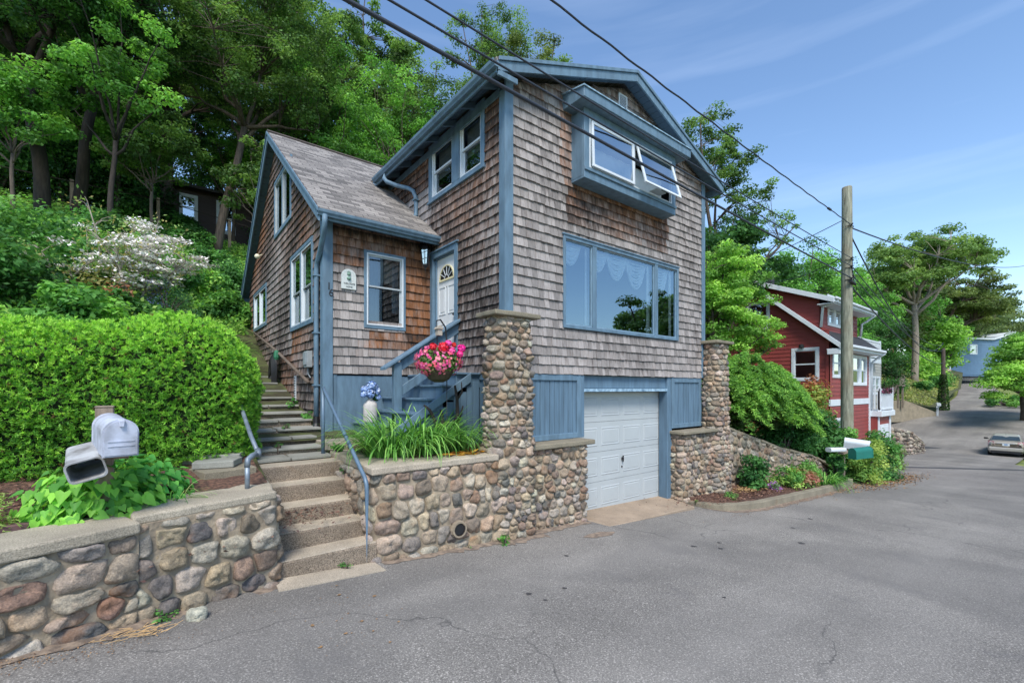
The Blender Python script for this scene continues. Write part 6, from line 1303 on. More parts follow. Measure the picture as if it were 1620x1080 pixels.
def crown(name, parent, cl, per, lsize, pal, seed, cr=.6, flat=.45, asp=.6, updir=.5, loc=None, droop=0):
    r_ = np.random.default_rng(seed); n = len(cl); sz = r_.uniform(.65, 1.35, n); cnt = (per*sz**1.5).astype(int)+4; idx = np.repeat(np.arange(n), cnt)
    off = r_.normal(size=(len(idx), 3)); off /= np.linalg.norm(off, axis=1)[:, None]; off *= (r_.random(len(idx))**.5)[:, None]
    C = cl[idx]+off*np.array([1, 1, flat])*(cr*sz[idx])[:, None]
    if droop: C[:, 2] -= droop*(off[:, 0]**2+off[:, 1]**2)*cr
    nr = off*.7+np.array([0, 0, updir]); k = r_.integers(0, len(pal), n); base = np.asarray(pal)[k]
    V, F, cc = leaves(name, C, lsize, [(1, 1, 1)], seed, normals=nr, arrays=True, asp=asp); cc = cc*np.repeat(base[idx]*r_.uniform(.88, 1.12, (len(idx), 1)), 4, axis=0)
    return arr_mesh(name, V, F, cc, M['leaf'], parent, loc)
def tree(name, label, base, height, trunk_r, crowns, pal, seed, nleaf=20000, lsize=.18, nclump=110, cr=.75, bark=None, split=.3, lean=(0, 0), group=None, nlimb=7, flat=.45, hollow=.4, sides=8, nthr=-.15, twigr=.012, low=-.75):
    """crowns: list of (dx, dy, dz above base, rx, ry, rz)"""
    t = thing(name, label, 'tree', base, group); r = random.Random(seed); r_ = np.random.default_rng(seed); B = np.array(base, float); tot = sum(c[3]*c[4]*c[5] for c in crowns)
    cl = np.concatenate([clumps_ell(r_, max(6, int(nclump*c[3]*c[4]*c[5]/tot)), B+np.array(c[:3]), np.array(c[3:]), hollow, seed+i, nthr, low) for i, c in enumerate(crowns)])
    top = np.array(crowns[0][:3]); mb = MB(); zs = height*split; tp = []
    K = 7
    for i in range(K+1):
        f = i/K; z = zs*f; tp.append(B+np.array([lean[0]*f+.12*math.sin(i*1.3+seed)*trunk_r*2, lean[1]*f+.1*math.cos(i+seed)*trunk_r*2, z-(.4 if i == 0 else 0)]))
    mb.tube(tp, np.linspace(trunk_r*1.25, trunk_r*.85, K+1), 12); end = tp[-1]; nodes = [(p, trunk_r*.5) for p in tp[-2:]]
    cent = cl.mean(0)
    # limbs towards far clumps
    pick = []; cand = cl[np.argsort(-np.linalg.norm(cl-cent, axis=1))]
    for c in cand:
        if all(np.linalg.norm(c-p) > .9*max(crowns[0][3], 1)*.75 for p in pick): pick.append(c)
        if len(pick) >= nlimb: break
    for i, c in enumerate(pick):
        s0 = end if i % 3 else tp[-2]; mid = s0*.5+c*.5+np.array([r.uniform(-.4, .4), r.uniform(-.4, .4), r.uniform(.2, .9)])*crowns[0][3]*.18; pts = []
        for k in range(9):
            f = k/8; p = s0*(1-f)**2+mid*2*f*(1-f)+c*f*f; p = p+np.array([r.uniform(-1, 1), r.uniform(-1, 1), r.uniform(-1, 1)])*.05*crowns[0][3]*(0 < k < 8)*.6; pts.append(p)
        rr = np.linspace(trunk_r*.62, trunk_r*.09, 9); mb.tube(pts, rr, sides); nodes += [(p, q) for p, q in zip(pts[2:], rr[2:])]
    NP = np.array([p for p, _ in nodes]); NR = np.array([q for _, q in nodes])
    for c in cl:
        d = np.linalg.norm(NP-c, axis=1)+np.maximum(0, NP[:, 2]-c[2])*.8; j = int(np.argmin(d)); p = NP[j]
        if np.linalg.norm(p-c) < .1: continue
        m = (p+c)/2+np.array([r.uniform(-.1, .1), r.uniform(-.1, .1), r.uniform(0, .2)])*np.linalg.norm(p-c); q = max(twigr, NR[j]*.45); mb.tube([p, m, c], [q, q*.7, q*.35], 5, cap=False)
    mb.build('trunk', bark or M['bark'], t, smooth=True)
    crown('crown', t, cl, nleaf/len(cl), lsize, pal, seed+5, cr, flat); return t
def bush(name, label, base, rad, n, lsize, pal, seed, group=None, asp=.6, nclump=26, cat='shrub', cr=None, flat=.8, lift=.45, hollow=.2, kids=True):
    t = thing(name, label, cat, base, group); r_ = np.random.default_rng(seed); B = np.array(base, float)+np.array([0, 0, rad[2]*lift]); cl = clumps_ell(r_, nclump, B, np.array(rad)*.82, hollow, seed, -.5, -.6)
    mb = MB(); 
    for c in cl[:16]: mb.tube([np.array(base)+np.array([0, 0, -.08]), (np.array(base)+c)/2+np.array([0, 0, .1*rad[2]]), c], [.02+rad[0]*.012, .012+rad[0]*.008, .004], 5, cap=False)
    mb.build('stems', M['bark'], t, smooth=True); crown('foliage', t, cl, n/len(cl), lsize, pal, seed+3, cr or min(rad)*.45, flat, asp); return t
M['bark_pale'] = simple('pale_oak_bark', S(140, 130, 116), .9, .35, 5, .8, 9, stretch=(3, 3, .6))
# ---- clipped hedge
def hedge():
    t = thing('clipped_hedge', 'wide clipped yew hedge, bright green, above the roadside wall', 'hedge', (-2, 6.8, 1.4)); r_ = np.random.default_rng(21)
    # superellipse body: x from -8 to 1.0
    x0, x1, y0, y1, zb, zt = -9.0, .98, 5.98, 7.75, 1.28, 3.03
    def surf(n):
        out = []; nr = []
        # sample on a rounded box: top, front, right end, back edge
        P = r_.random((n, 3)); side = r_.random(n)
        X = x0+(x1-x0)*P[:, 0]**.75; 
        prof = r_.random(n)*1.0     # 0 bottom of the front .. 1 back of the top
        a = np.clip(prof/.60, 0, 1); b = np.clip((prof-.60)/.4, 0, 1)
        return X, a, b
    def pt(x, s):        # s in 0..1 front profile from bottom-front up and over
        zt_ = zt+.10*np.sin(x*1.1)+.05*np.sin(x*2.7+1); e = np.clip((x1-x)/.85, 0, 1); e = np.sqrt(np.clip(1-(1-e)**2, 0, 1))
        yc = (y0+y1)/2; hw = (y1-y0)/2*(.15+.85*e); hz = (zt_-zb); ang = s*np.pi; c, sn = np.cos(ang), np.sin(ang); k = .42
        yy = yc-hw*np.sign(c)*np.abs(c)**k; zz = zb+hz*(np.abs(sn)**k)*(.55+.45*e)
        n_ = np.stack([(1-e)*1.6, -np.sign(c)*np.abs(c)**(2-k), np.abs(sn)**(2-k)], -1); return np.stack([x, yy, zz], -1), n_
    nt = 34000; xl = -2.6; X = x1-(x1-xl)*r_.random(nt); X[-2500:] = xl-(xl-x0)*r_.random(2500); S_ = r_.random(nt)**1.05*.80
    # even out along the steep front: choose s by arc length table
    tab_s = np.linspace(.0, .85, 400); pp, _ = pt(np.full(400, -2.0), tab_s); al = np.r_[0, np.cumsum(np.linalg.norm(np.diff(pp, axis=0), axis=1))]; S_ = np.interp(r_.random(nt)*al[-1], al, tab_s)
    # extra for the right end
    ne = 5000; X[:ne] = x1-.35*r_.random(ne)**2
    P_, N_ = pt(X, S_); N_ /= np.linalg.norm(N_, axis=1)[:, None]
    bump_ = np.array([mnoise.noise(Vector(p*2.3))*.10+mnoise.noise(Vector(p*7))*.07 for p in P_]); P_ = P_+N_*bump_[:, None]; P_ += N_*(r_.uniform(-.12, .03, nt)-.09*(np.array([mnoise.noise(Vector(p*15)) for p in P_]) < -.18))[:, None]
    # each tuft: 7 blades fanning around an outward-up axis
    k = 11; ax = N_*.9+np.array([0, 0, .55])+r_.normal(size=(nt, 3))*.28; ax /= np.linalg.norm(ax, axis=1)[:, None]
    C = np.repeat(P_, k, 0); A = np.repeat(ax, k, 0); dd = A+r_.normal(size=C.shape)*.55; dd /= np.linalg.norm(dd, axis=1)[:, None]; L = r_.uniform(.02, .055, len(C)); C = C+dd*(L*.5)[:, None]
    nn = np.cross(dd, r_.normal(size=C.shape)); V, F, _ = leaves('x', C, .036, [(1, 1, 1)], 3, normals=nn, dirs=dd, arrays=True, asp=.24)
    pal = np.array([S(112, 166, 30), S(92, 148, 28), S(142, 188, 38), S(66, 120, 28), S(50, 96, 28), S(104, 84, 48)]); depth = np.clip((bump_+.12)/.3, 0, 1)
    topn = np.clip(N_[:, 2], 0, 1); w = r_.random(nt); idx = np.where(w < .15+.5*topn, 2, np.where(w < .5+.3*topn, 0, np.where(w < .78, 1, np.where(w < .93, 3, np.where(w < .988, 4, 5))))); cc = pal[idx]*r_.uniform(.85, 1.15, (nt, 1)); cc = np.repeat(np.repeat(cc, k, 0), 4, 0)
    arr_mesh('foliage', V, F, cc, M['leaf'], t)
    # dark twiggy inside
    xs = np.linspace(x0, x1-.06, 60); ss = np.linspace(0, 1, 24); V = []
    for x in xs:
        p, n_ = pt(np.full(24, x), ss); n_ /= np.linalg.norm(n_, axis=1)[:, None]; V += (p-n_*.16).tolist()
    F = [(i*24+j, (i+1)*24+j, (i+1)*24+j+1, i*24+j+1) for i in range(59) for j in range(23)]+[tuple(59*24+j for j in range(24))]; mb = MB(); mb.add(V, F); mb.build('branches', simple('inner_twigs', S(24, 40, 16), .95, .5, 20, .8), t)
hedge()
# ---- blades (daylilies, grasses)
def blades(name, parent, roots, L, w_, pal, seed, arch=.7, loc=None, seg=6, tilt=.5):
    r_ = np.random.default_rng(seed); n = len(roots); az_ = r_.random(n)*6.283; out = np.stack([np.cos(az_), np.sin(az_), np.zeros(n)], 1); side = np.stack([-np.sin(az_), np.cos(az_), np.zeros(n)], 1); Ls = L*r_.uniform(.55, 1.15, n); th0 = r_.uniform(.05, tilt, n); bend = arch*r_.uniform(.6, 1.5, n)
    V = []; p = roots.copy(); rings = []
    for k in range(seg+1):
        f = k/seg; ang = th0+bend*f**1.4*2.0; wd = w_*(1-f)**.6*(.6+.4*min(1, f*4))*r_.uniform(.9, 1.1, n)+.0008
        rings.append((p-side*wd[:, None]/2, p+side*wd[:, None]/2)); step = (Ls/seg)[:, None]; p = p+(out*np.sin(ang)[:, None]+np.array([0, 0, 1])*np.cos(ang)[:, None])*step
    V = np.stack([q for pr_ in rings for q in pr_], 1).reshape(-1, 3); m = 2*(seg+1); base = (np.arange(n)*m)[:, None]; F = np.concatenate([base+np.array([[2*k, 2*k+1, 2*k+3, 2*k+2]]) for k in range(seg)], 0); pal = np.asarray(pal); cc = np.repeat(pal[r_.integers(0, len(pal), n)]*r_.uniform(.8, 1.2, (n, 1)), m, 0)
    return arr_mesh(name, V, F, cc, M['leaf'], parent, loc)
def clump_blades(name, label, c, rad, n, L, w_, pal, seed, cat='plant', group=None, arch=1.05, tilt=.8):
    t = thing(name, label, cat, c, group); r_ = np.random.default_rng(seed); a = r_.random(n)*6.28; rr = rad*r_.random(n)**.5; roots = np.stack([c[0]+rr*np.cos(a), c[1]+rr*np.sin(a)*.8, np.full(n, c[2]-.02)], 1); blades('leaves', t, roots, L, w_, pal, seed, arch, tilt=tilt); return t
LILY = [S(82, 140, 44), S(104, 160, 56), S(66, 118, 40), S(128, 178, 74), S(56, 100, 38)]
clump_blades('daylily', 'broad daylily clump at the corner of the planter, left of the vase stair', (2.42, 5.62, 1.38), .36, 560, .78, .026, LILY, 1, group='daylilies in the planter bed')
clump_blades('daylily', 'largest, fullest daylily clump in the middle of the planter', (2.88, 5.6, 1.38), .38, 620, .82, .026, LILY, 2, group='daylilies in the planter bed')
clump_blades('daylily', 'thin daylily tuft beside the tall pillar with a few long loose blades', (3.35, 5.45, 1.38), .24, 90, .72, .02, LILY, 3, group='daylilies in the planter bed', tilt=.7)
clump_blades('grass_tuft', 'grass tuft with pale arching blades at the right side of the heart-leaved plant', (.05, 4.98, 1.24), .14, 70, .34, .012, LILY+[S(190, 200, 130)], 4, tilt=1.0)
# ---- heart-leaved plant round the mailbox post
def heart_plant(name, label, c, rad, n, size, pal, seed, cat='plant'):
    t = thing(name, label, cat, c); r_ = np.random.default_rng(seed); prof = np.array([(0, 0), (-.18, .26), (-.02, .48), (.30, .44), (.62, .24), (1, 0), (.62, -.24), (.30, -.44), (-.02, -.48), (-.18, -.26)]); m = len(prof)
    d = r_.normal(size=(n, 3)); d[:, 2] = np.abs(d[:, 2]); d /= np.linalg.norm(d, axis=1)[:, None]; C = np.array(c)+d*np.array(rad)*r_.uniform(.55, 1.02, (n, 1)); nr = d*.9+np.array([-.1, -.5, .6])+r_.normal(size=(n, 3))*.25; nr /= np.linalg.norm(nr, axis=1)[:, None]
    dr = d*np.array([1, 1, 0])+np.array([0, 0, -.5])+r_.normal(size=(n, 3))*.3; tt = dr-nr*(dr*nr).sum(1)[:, None]; tt /= np.linalg.norm(tt, axis=1)[:, None]; bb = np.cross(nr, tt); sz = size*r_.uniform(.6, 1.2, n)[:, None]
    V = np.stack([C+tt*sz*p[0]+bb*sz*p[1]+nr*sz*(abs(p[1])*.35-.18*p[0]**2) for p in prof], 1).reshape(-1, 3); F = np.concatenate([(np.arange(n)*m)[:, None]+np.array([[0, a, b, b]]) for a, b in ()], 0) if False else None
    b0 = (np.arange(n)*m)[:, None]; F = np.concatenate([b0+np.array([[0, 1, 2, 3]]), b0+np.array([[0, 3, 4, 5]]), b0+np.array([[0, 5, 6, 7]]), b0+np.array([[0, 7, 8, 9]])], 0); pal = np.asarray(pal); cc = np.repeat(pal[r_.integers(0, len(pal), n)]*r_.uniform(.85, 1.15, (n, 1)), m, 0)
    arr_mesh('leaves', V, F, cc, M['leaf'], t); mb = MB()
    for k in range(14): q = C[k]; mb.tube([np.array(c)+np.array([0, 0, -.05]), (np.array(c)+q)/2, q], [.008, .006, .003], 5)
    mb.build('stems', M['bark'], t); return t
heart_plant('heart_leaf_plant', 'lush plant with light green heart-shaped leaves under the leaning mailboxes', (-.42, 4.92, 1.24), (.46, .34, .44), 520, .085, [S(104, 166, 30), S(126, 186, 40), S(84, 146, 32), S(66, 128, 36)], 5)
heart_plant('heart_leaf_plant', 'darker half of the heart-leaved planting, right behind the mailbox post', (-.12, 5.15, 1.24), (.38, .3, .42), 320, .08, [S(46, 120, 36), S(60, 138, 40), S(84, 156, 44)], 6)
bush('feathery_plant', 'small feathery yellow-green plant at the left end of the mulch bed', (-1.02, 4.78, 1.22), (.22, .2, .26), 2600, .035, [S(122, 150, 60), S(140, 164, 76), S(100, 130, 56)], 7, cat='plant', asp=.25)
# ---- weeds
def weed(label, c, s_, n, seed, pal=None, nm='weed'): return bush(nm, label, c, (s_, s_, s_*.9), n, s_*.3, pal or [S(60, 120, 40), S(80, 140, 50), S(50, 100, 36)], seed, cat='weed', nclump=8)
weed('dark leafy weed at the foot of the tall pillar by the street', (3.5, 4.62, .2), .13, 90, 1); weed('weeds at the foot of the roadside wall below the pier', (.02, 4.36, .44), .10, 70, 2); weed('tiny weed under the drain hole of the planter wall', (3.02, 4.72, .24), .05, 40, 3)
weed('grassy weed growing where the lowest step meets the pavement', (1.52, 4.77, .39), .06, 60, 4); weed('weeds on the edge of the steps below the landing', (1.93, 6.35, 1.40), .13, 160, 5); weed('weeds sprouting from the corner of the planter wall near the top step', (1.84, 5.75, 1.18), .10, 120, 6)
weed('weed at the base of the wing wall by the downspout', (1.95, 8.05, 1.72), .14, 140, 7); weed('ferny weeds beside the middle flagstones', (1.9, 8.9, 1.93), .16, 200, 8); weed('weed sprig on the first flagstone tread', (1.25, 6.72, 1.46), .07, 60, 9)
weed('weed tuft between the treads of the upper flagstone steps', (1.3, 9.4, 2.1), .09, 90, 10); weed('small weed at the foot of the garage kerb', (8.35, 4.75, .0), .06, 50, 11)
weed('low ferny weed on the third flagstone tread', (1.5, 7.5, 1.65), .08, 80, 12)
for i, (x, y, s_, l) in enumerate(((.22, 4.28, .07, 'pale rounded stone lying loose at the foot of the pier'), )):
    o = thing('loose_stone', l, 'stone', (x, y, zr(x))); mb = MB(); r = random.Random(3); stone_mesh(mb, [[(-s_, -s_*.7), (s_, -s_*.7), (s_, s_*.7), (-s_, s_*.7)]], lambda a, b, c: (x+a, y-c, zr(x)+.05+b), r, gap=.002, depth=.06, pal=[S(180, 174, 160)]); mb.build('stone', M['stone'], o, smooth=True)
# dead twigs by the wall
tw = thing('dry_stalks', 'small heap of dry straw-coloured stalks on the asphalt edge', 'debris', (-.1, 4.16, .47)); mb = MB(); r = random.Random(8)
for k in range(70):
    x, y = r.gauss(-.12, .08), r.gauss(4.16, .04); a = r.gauss(0, .5); l = r.uniform(.015, .045); z = zr(x)+.02+r.random()*.03; mb.tube([(x-l*math.cos(a), y-l*math.sin(a), z), (x+l*math.cos(a), y+l*math.sin(a), z+r.uniform(-.01, .02))], .002, 4)
mb.build('stalks', simple('straw', S(190, 156, 110), .9), tw)
# rust stains and dropped leaves on the road near the steps
r_ = np.random.default_rng(14); mb = MB()
for k in range(80):
    x, y = (r_.normal(1.05, .13)+.5*(k % 3)*.3, r_.normal(3.75, .32)) if k < 70 else (r_.normal(1.3, .3), r_.normal(4.85, .04)); s_ = .003+.016*r_.random()**3; a0 = r_.random()*6
    if y > 4.75: continue
    z = zr(x)+(.020 if y < 4.5 else .027); mb.add([(x+s_*r_.uniform(.4, 1.3)*math.cos(a0+j*.785), y+s_*r_.uniform(.5, 1)*math.sin(a0+j*.785), z) for j in range(8)], [tuple(range(8))])
tag(mb.build('rust_stain', simple('rust_stain', S(150, 118, 82), .95, .3, 20)), kind='structure')
def litter(label, cx, cy, sx, sy, n, pal, seed, size=.03, zf=None):
    r_ = np.random.default_rng(seed); x = r_.normal(cx, sx, n); y = r_.normal(cy, sy, n); z = np.array([(zf(a, b) if zf else zr(a)+.02) for a, b in zip(x, y)])+r_.uniform(0, .008, n); nr = np.tile([0, 0, 1.], (n, 1)); o = leaves('leaf_litter', np.stack([x, y, z], 1), size, pal, seed, normals=nr, mat=M['vc'], up=3)
    return tag(o, label, 'leaf litter', kind='stuff')
DRY = [S(124, 92, 60), S(96, 68, 46), S(150, 118, 80)]
litter('brown leaf litter along the foot of the roadside wall', -.7, 4.02, .5, .05, 500, DRY, 1, .012); litter('dry litter along the kerb of the planting strip', 12.5, 3.9, 2.2, .05, 700, DRY, 2, .02); litter('brown leaves drifted under the roadside shrubs', 18.5, 3.9, 2.0, .25, 2200, DRY, 3, .06)
litter('bark mulch chips in the bed by the mailboxes', -.2, 5.3, .9, .35, 4200, [S(92, 64, 52), S(70, 46, 38), S(124, 92, 76)], 4, .035, lambda x, y: 1.22+.14*max(0, y-edge(x)-.3)+.02 if y > edge(x)+.35 else .9)
litter('bark mulch chips in the planting strip beyond the garage', 10.3, 4.55, 1.1, .25, 3500, [S(96, 66, 52), S(74, 50, 40), S(128, 96, 78)], 5, .04, lambda x, y: zr(x)+.17 if y > 4.2 else -5)
litter('straw-coloured dead leaves on the mulch beside the far garden wall', 10.5, 4.7, .35, .12, 120, [S(170, 140, 96), S(144, 116, 78)], 6, .08, lambda x, y: zr(x)+.2)
# ---- planting strip
YG = [S(120, 156, 60), S(96, 140, 50), S(140, 172, 70)]; MG = [S(64, 120, 44), S(82, 138, 50), S(50, 100, 40), S(100, 150, 60)]; DG = [S(36, 84, 36), S(46, 98, 40), S(60, 112, 46)]
bush('low_plant', 'small light green cushion plant in the mulch nearest the garage', (9.25, 4.5, -.05), (.2, .18, .14), 700, .03, MG, 11, cat='plant', asp=.4)
bush('flowering_shrub', 'dark green shrub against the garden wall, purple flowers at its foot', (11.0, 4.85, -.1), (.42, .35, .6), 1800, .08, DG, 12); bush('purple_flowers', 'little patch of purple flowers in the strip', (11.4, 4.5, -.15), (.2, .15, .16), 260, .05, [S(170, 110, 190), S(90, 120, 80), S(150, 90, 170)], 13, cat='flowers')
bush('low_shrub', 'pale green spreading shrub in the middle of the planting strip', (12.4, 4.6, -.25), (.6, .4, .42), 2200, .06, YG+MG, 14); bush('red_leaved_plant', 'low plant with pinkish red leaves among the green ones in the strip', (13.1, 4.45, -.3), (.55, .35, .42), 1200, .08, [S(150, 96, 80), S(140, 110, 76), S(100, 124, 60), S(84, 112, 52)], 15, cat='plant')
clump_blades('iris_leaves', 'tuft of long sword leaves at the end of the planting strip', (14.3, 4.4, -.4), .4, 220, .62, .04, LILY, 16); bush('low_shrub', 'mid green mounded shrub at the end of the planting strip', (13.8, 4.75, -.3), (.7, .4, .55), 2200, .07, MG, 17)
# ---- shrubs between strip and red house
bush('roadside_shrub', 'yellow-variegated shrub leaning over the kerb end beside the green mailbox', (17.0, 4.1, -.75), (.8, .6, 1.25), 4200, .075, [S(120, 146, 50), S(140, 160, 64), S(84, 126, 44), S(96, 136, 50)], 21); bush('roadside_shrub', 'deep green rounded shrub just behind the variegated one at the road edge', (18.9, 4.3, -.85), (1.0, .7, 1.5), 6500, .08, DG+MG, 22)
bush('roadside_shrub', 'loose shrub with feathery stems at the road edge before the red house garage', (21.5, 4.8, -1.0), (1.5, .8, 1.15), 6500, .10, MG+[S(104, 120, 66)], 23); bush('roadside_shrub', 'dark ivy-like shrub between the pole and the red house corner', (17.5, 5.6, -.3), (1.5, .9, 1.5), 8000, .10, DG, 24)
bush('roadside_shrub', 'dense dark green shrub sloping down from the drooping evergreen to the pole', (14.9, 5.6, .3), (1.5, 1.0, 1.25), 9000, .09, DG+[S(50, 104, 36)], 25); bush('orange_tinged_shrub', 'airy shrub with orange and yellow-green leaves in front of the red wall', (18.8, 6.1, -.4), (.9, .7, 2.7), 5500, .11, [S(140, 150, 56), S(176, 120, 60), S(120, 156, 60), S(104, 140, 54), S(150, 90, 50)], 26, nclump=40, cr=.4)
bush('roadside_shrub', 'dense mid green shrub hiding the foot of the utility pole', (17.1, 4.75, -.6), (.85, .5, 1.35), 7000, .08, DG+MG, 28)
bush('low_shrub', 'leafy low shrub round the post of the green and white mailboxes', (15.15, 4.35, -.45), (.5, .25, .8), 2600, .07, MG+DG, 29)
bush('tall_weed', 'spindly reddish plant in front of the white garage door', (24.2, 5.5, -1.1), (.5, .4, 1.3), 350, .1, [S(130, 110, 70), S(96, 130, 60), S(160, 110, 90)], 27, cat='plant')
# ---- drooping evergreen over the garden wall
def weeper():
    t = thing('weeping_evergreen', 'big drooping evergreen with layered branches spilling over the garden wall', 'shrub', (13.4, 6.1, .8)); r_ = np.random.default_rng(31); B = np.array((13.6, 6.1, 1.05)); mb = MB(); Vs, Fs, Cs = [], [], []; k = 0
    pal = np.array([S(92, 142, 44), S(110, 160, 50), S(74, 122, 42), S(60, 104, 38), S(130, 176, 60)])
    for i in range(1000):
        a = r_.random()*6.283; el_ = r_.uniform(.0, 1.0); rr = r_.uniform(.55, 1.0); h = 2.85*(1-.18*rr)*np.sqrt(max(.02, 1-(rr*.95)**2))*el_**.35
        dirn = np.array([math.cos(a), math.sin(a), 0]); tip = B+dirn*np.array([2.9, 1.4, 0])*rr+np.array([0, 0, h*.98+.15]); tip[2] -= max(0, tip[0]-12.2)*.33*el_
        if tip[1] < 4.95: tip[1] = 4.95+r_.uniform(-.12, .25)
        L = r_.uniform(.45, .85); n = 42; s_ = np.linspace(0, 1, n); ln = dirn+np.array([r_.normal()*.4, r_.normal()*.4-.15, 0]); ln /= np.linalg.norm(ln)
        P0 = tip-ln*L*.5; pts = P0+ln*(s_*L)[:, None]; pts[:, 2] += .10*np.sin(s_*2.2)-.42*L*s_**2
        if i % 3 == 0: mb.tube([B+np.array([0, 0, .3]), (B+P0)/2+np.array([0, 0, .5]), P0, pts[n//2]], [.03, .02, .012, .004], 5, cap=False)
        sd = np.cross(ln, [0, 0, 1.]); alt = np.where(np.arange(n) % 2, 1, -1)[:, None]; dd = ln*.7+sd*alt*.9+np.array([0, 0, -.25]); reps = 6
        for q in range(reps):
            d2 = dd+r_.normal(size=dd.shape)*.28; d2 /= np.linalg.norm(d2, axis=1)[:, None]; sz = (.13*(1-.6*s_)+.03)[:, None]; C = pts+d2*sz*.5*r_.uniform(.3, 1.6, (n, 1))+r_.normal(size=pts.shape)*.02
            V, F, cc = leaves('x', C, .085, [pal[r_.integers(5)]*r_.uniform(.85, 1.15)], int(i*6+q), normals=np.tile([0, -.1, 1.], (n, 1))+r_.normal(size=(n, 3))*.3, dirs=d2, arrays=True, asp=.25); Vs.append(V); Fs.append(F+k); Cs.append(cc); k += len(V)
    arr_mesh('foliage', np.concatenate(Vs), np.concatenate(Fs), np.concatenate(Cs), M['leaf'], t); mb.build('branches', M['bark'], t, smooth=True)
    # dense dark interior twigs
    cl = clumps_ell(r_, 130, B+np.array([0, 0, .9]), np.array([2.2, .9, .9]), .1, 3, -.9, -.9); crown('inner_foliage', t, cl, 90, .12, [S(52, 84, 36), S(66, 96, 42), S(58, 70, 40)], 33, .5, .6)
weeper()
# ---- trees
HID = []
tree('maple_tree', 'light green layered maple rising just behind the right corner of the house', (16.2, 8.3, 1.0), 6, .13, [(0, 0, 4.6, 1.8, 1.6, 2.0), (.3, -.8, 3.1, 1.5, 1.1, .9)], G['lime'], 41, 34000, .10, 200, .42, flat=.4, hollow=.1)
tree('dark_tree', 'dense dark green tree behind the light maple', (18.6, 9.9, 1.4), 8, .25, [(0, 0, 6.1, 2.1, 2.0, 2.1)], G['deep'], 42, 16000, .16, 90, .7)
tree('tall_tree', 'tall thin-crowned tree reaching above the right eave of the house', (27.0, 13.9, .9), 17, .3, [(.5, 0, 14.0, 3.4, 3.0, 3.6), (3.0, -.8, 10.8, 2.6, 2.4, 2.4), (-2.0, .5, 16.0, 2.4, 2.2, 2.2)], G['oak'], 43, 17000, .15, 170, .5, hollow=.2, nthr=-.02, nlimb=9)
hill = [(36, 14.7, 12.5, 'deep'), (40, 14.1, 14.1, 'maple'), (44, 13.4, 13.8, 'maple'), (48, 13.9, 12.2, 'deep'), (59.5, 14.9, 14.0, 'maple'), (33, 12.2, 10.0, 'maple'), (52, 12.6, 9.6, 'deep'), (33, 17, 13.2, 'olive'), (56, 17, 15.6, 'oak'), (62, 17.5, 14.2, 'deep'), (30, 12.6, 11.0, 'deep')]
hl = ['dark tree right above the ridge of the red house', 'bright green round tree behind the red house roof', 'tall bright green tree behind the upper dormer of the red house', 'dark green tree just left of the utility pole top cables', 'leafy bright tree to the right of the utility pole', 'bright full tree low behind the red house eaves', 'dark leafy tree standing lowest on the right of the pole', 'olive oak on the ridge above the red house', 'olive oak crown far behind the pole', 'dark tree at the far end of the wooded ridge', 'dark tree between the tall thin tree and the red house ridge']
for i, (x, y, zt, p) in enumerate(hill):
    z = hs(x, y)-.2; h = zt-z; r0 = min(3.6, h*.36); tree('broadleaf_tree', hl[i], (x, y, z), h, .22, [(0, 0, h*.60, r0, r0*.95, h*.40)], G[p], 60+i, 20000, .19, 150, .8, group='trees on the hillside beyond the red house', flat=.6, sides=6, split=.25, hollow=.25)
tree('big_oak', 'tall oak with a bare straight trunk and wide umbrella crown at the street end', (73, 12.8, 2.6), 21, .32, [(0, -.5, 15.2, 6.2, 5.6, 3.8), (6.5, -3.0, 16.2, 5.4, 4, 2.0), (-4.6, 2, 12.8, 3.8, 3.6, 2.4)], [S(96,128,56), S(112,142,64), S(84,116,50)], 81, 42000, .28, 330, .95, split=.48, hollow=.15, flat=.5, bark=M['bark_pale'], nlimb=9, twigr=.03, nthr=-.04)
tree('broad_oak', 'lower broad oak spreading behind the tall umbrella-shaped one', (104, 14.6, 6.5), 17, .5, [(0, 0, 11.5, 9, 8, 4.4), (6, -3, 9.5, 7, 6, 3.2)], G['olive'], 82, 34000, .36, 220, 1.4, hollow=.2, flat=.4, twigr=.05)
far = [(86, 17.5, 14, 6, 'maple', 'bright tree behind the deck on the far hill'), (122, 14.5, 16, 8, 'grey', 'grey-green tree behind the blue house'), (132, 12, 15, 7.5, 'grey', 'hazy grey tree right of the blue house roof'), (140, 9.3, 14, 7.5, 'deep', 'dark tree at the right edge of the skyline'), (68, 19, 9, 4, 'maple', 'bright tree left of the tall oak trunk'), (78, 17.5, 11, 5, 'olive', 'olive tree on the slope left of the oak'), (112, 19, 15, 8, 'deep', 'dark tree on the far ridge behind the oaks'), (98, 22, 15, 8, 'deep', 'dark tree above the timber deck'), (88, 13.6, 9, 3.6, 'lime', 'pale green tree between the deck and the blue house')]
for i, (x, y, h, r0, p, l) in enumerate(far): tree('far_tree', l, (x, y, hs(x, y)), h, .3, [(0, 0, h*.55, r0, r0, h*.45)], G[p], 90+i, 14000, .36, 110, 1.5, group='trees on the far skyline', sides=5, twigr=.05)
bush('young_tree', 'pale feathery sumac-like tree in front of the deck', (80, 13.4, 3.0), (3.2, 2.5, 3.4), 3500, .36, G['lime'], 101, nclump=50, cat='tree')
tree('overhanging_tree', 'bright yellow-green layered tree overhanging the right side of the street', (60.5, 3.3, -.4), 9, .22, [(.5, -.5, 5.0, 4.6, 2.6, 2.9), (-3.2, .5, 3.1, 3.2, 2.0, 1.7)], G['lime'], 102, 40000, .2, 220, .8, flat=.35, hollow=.15)
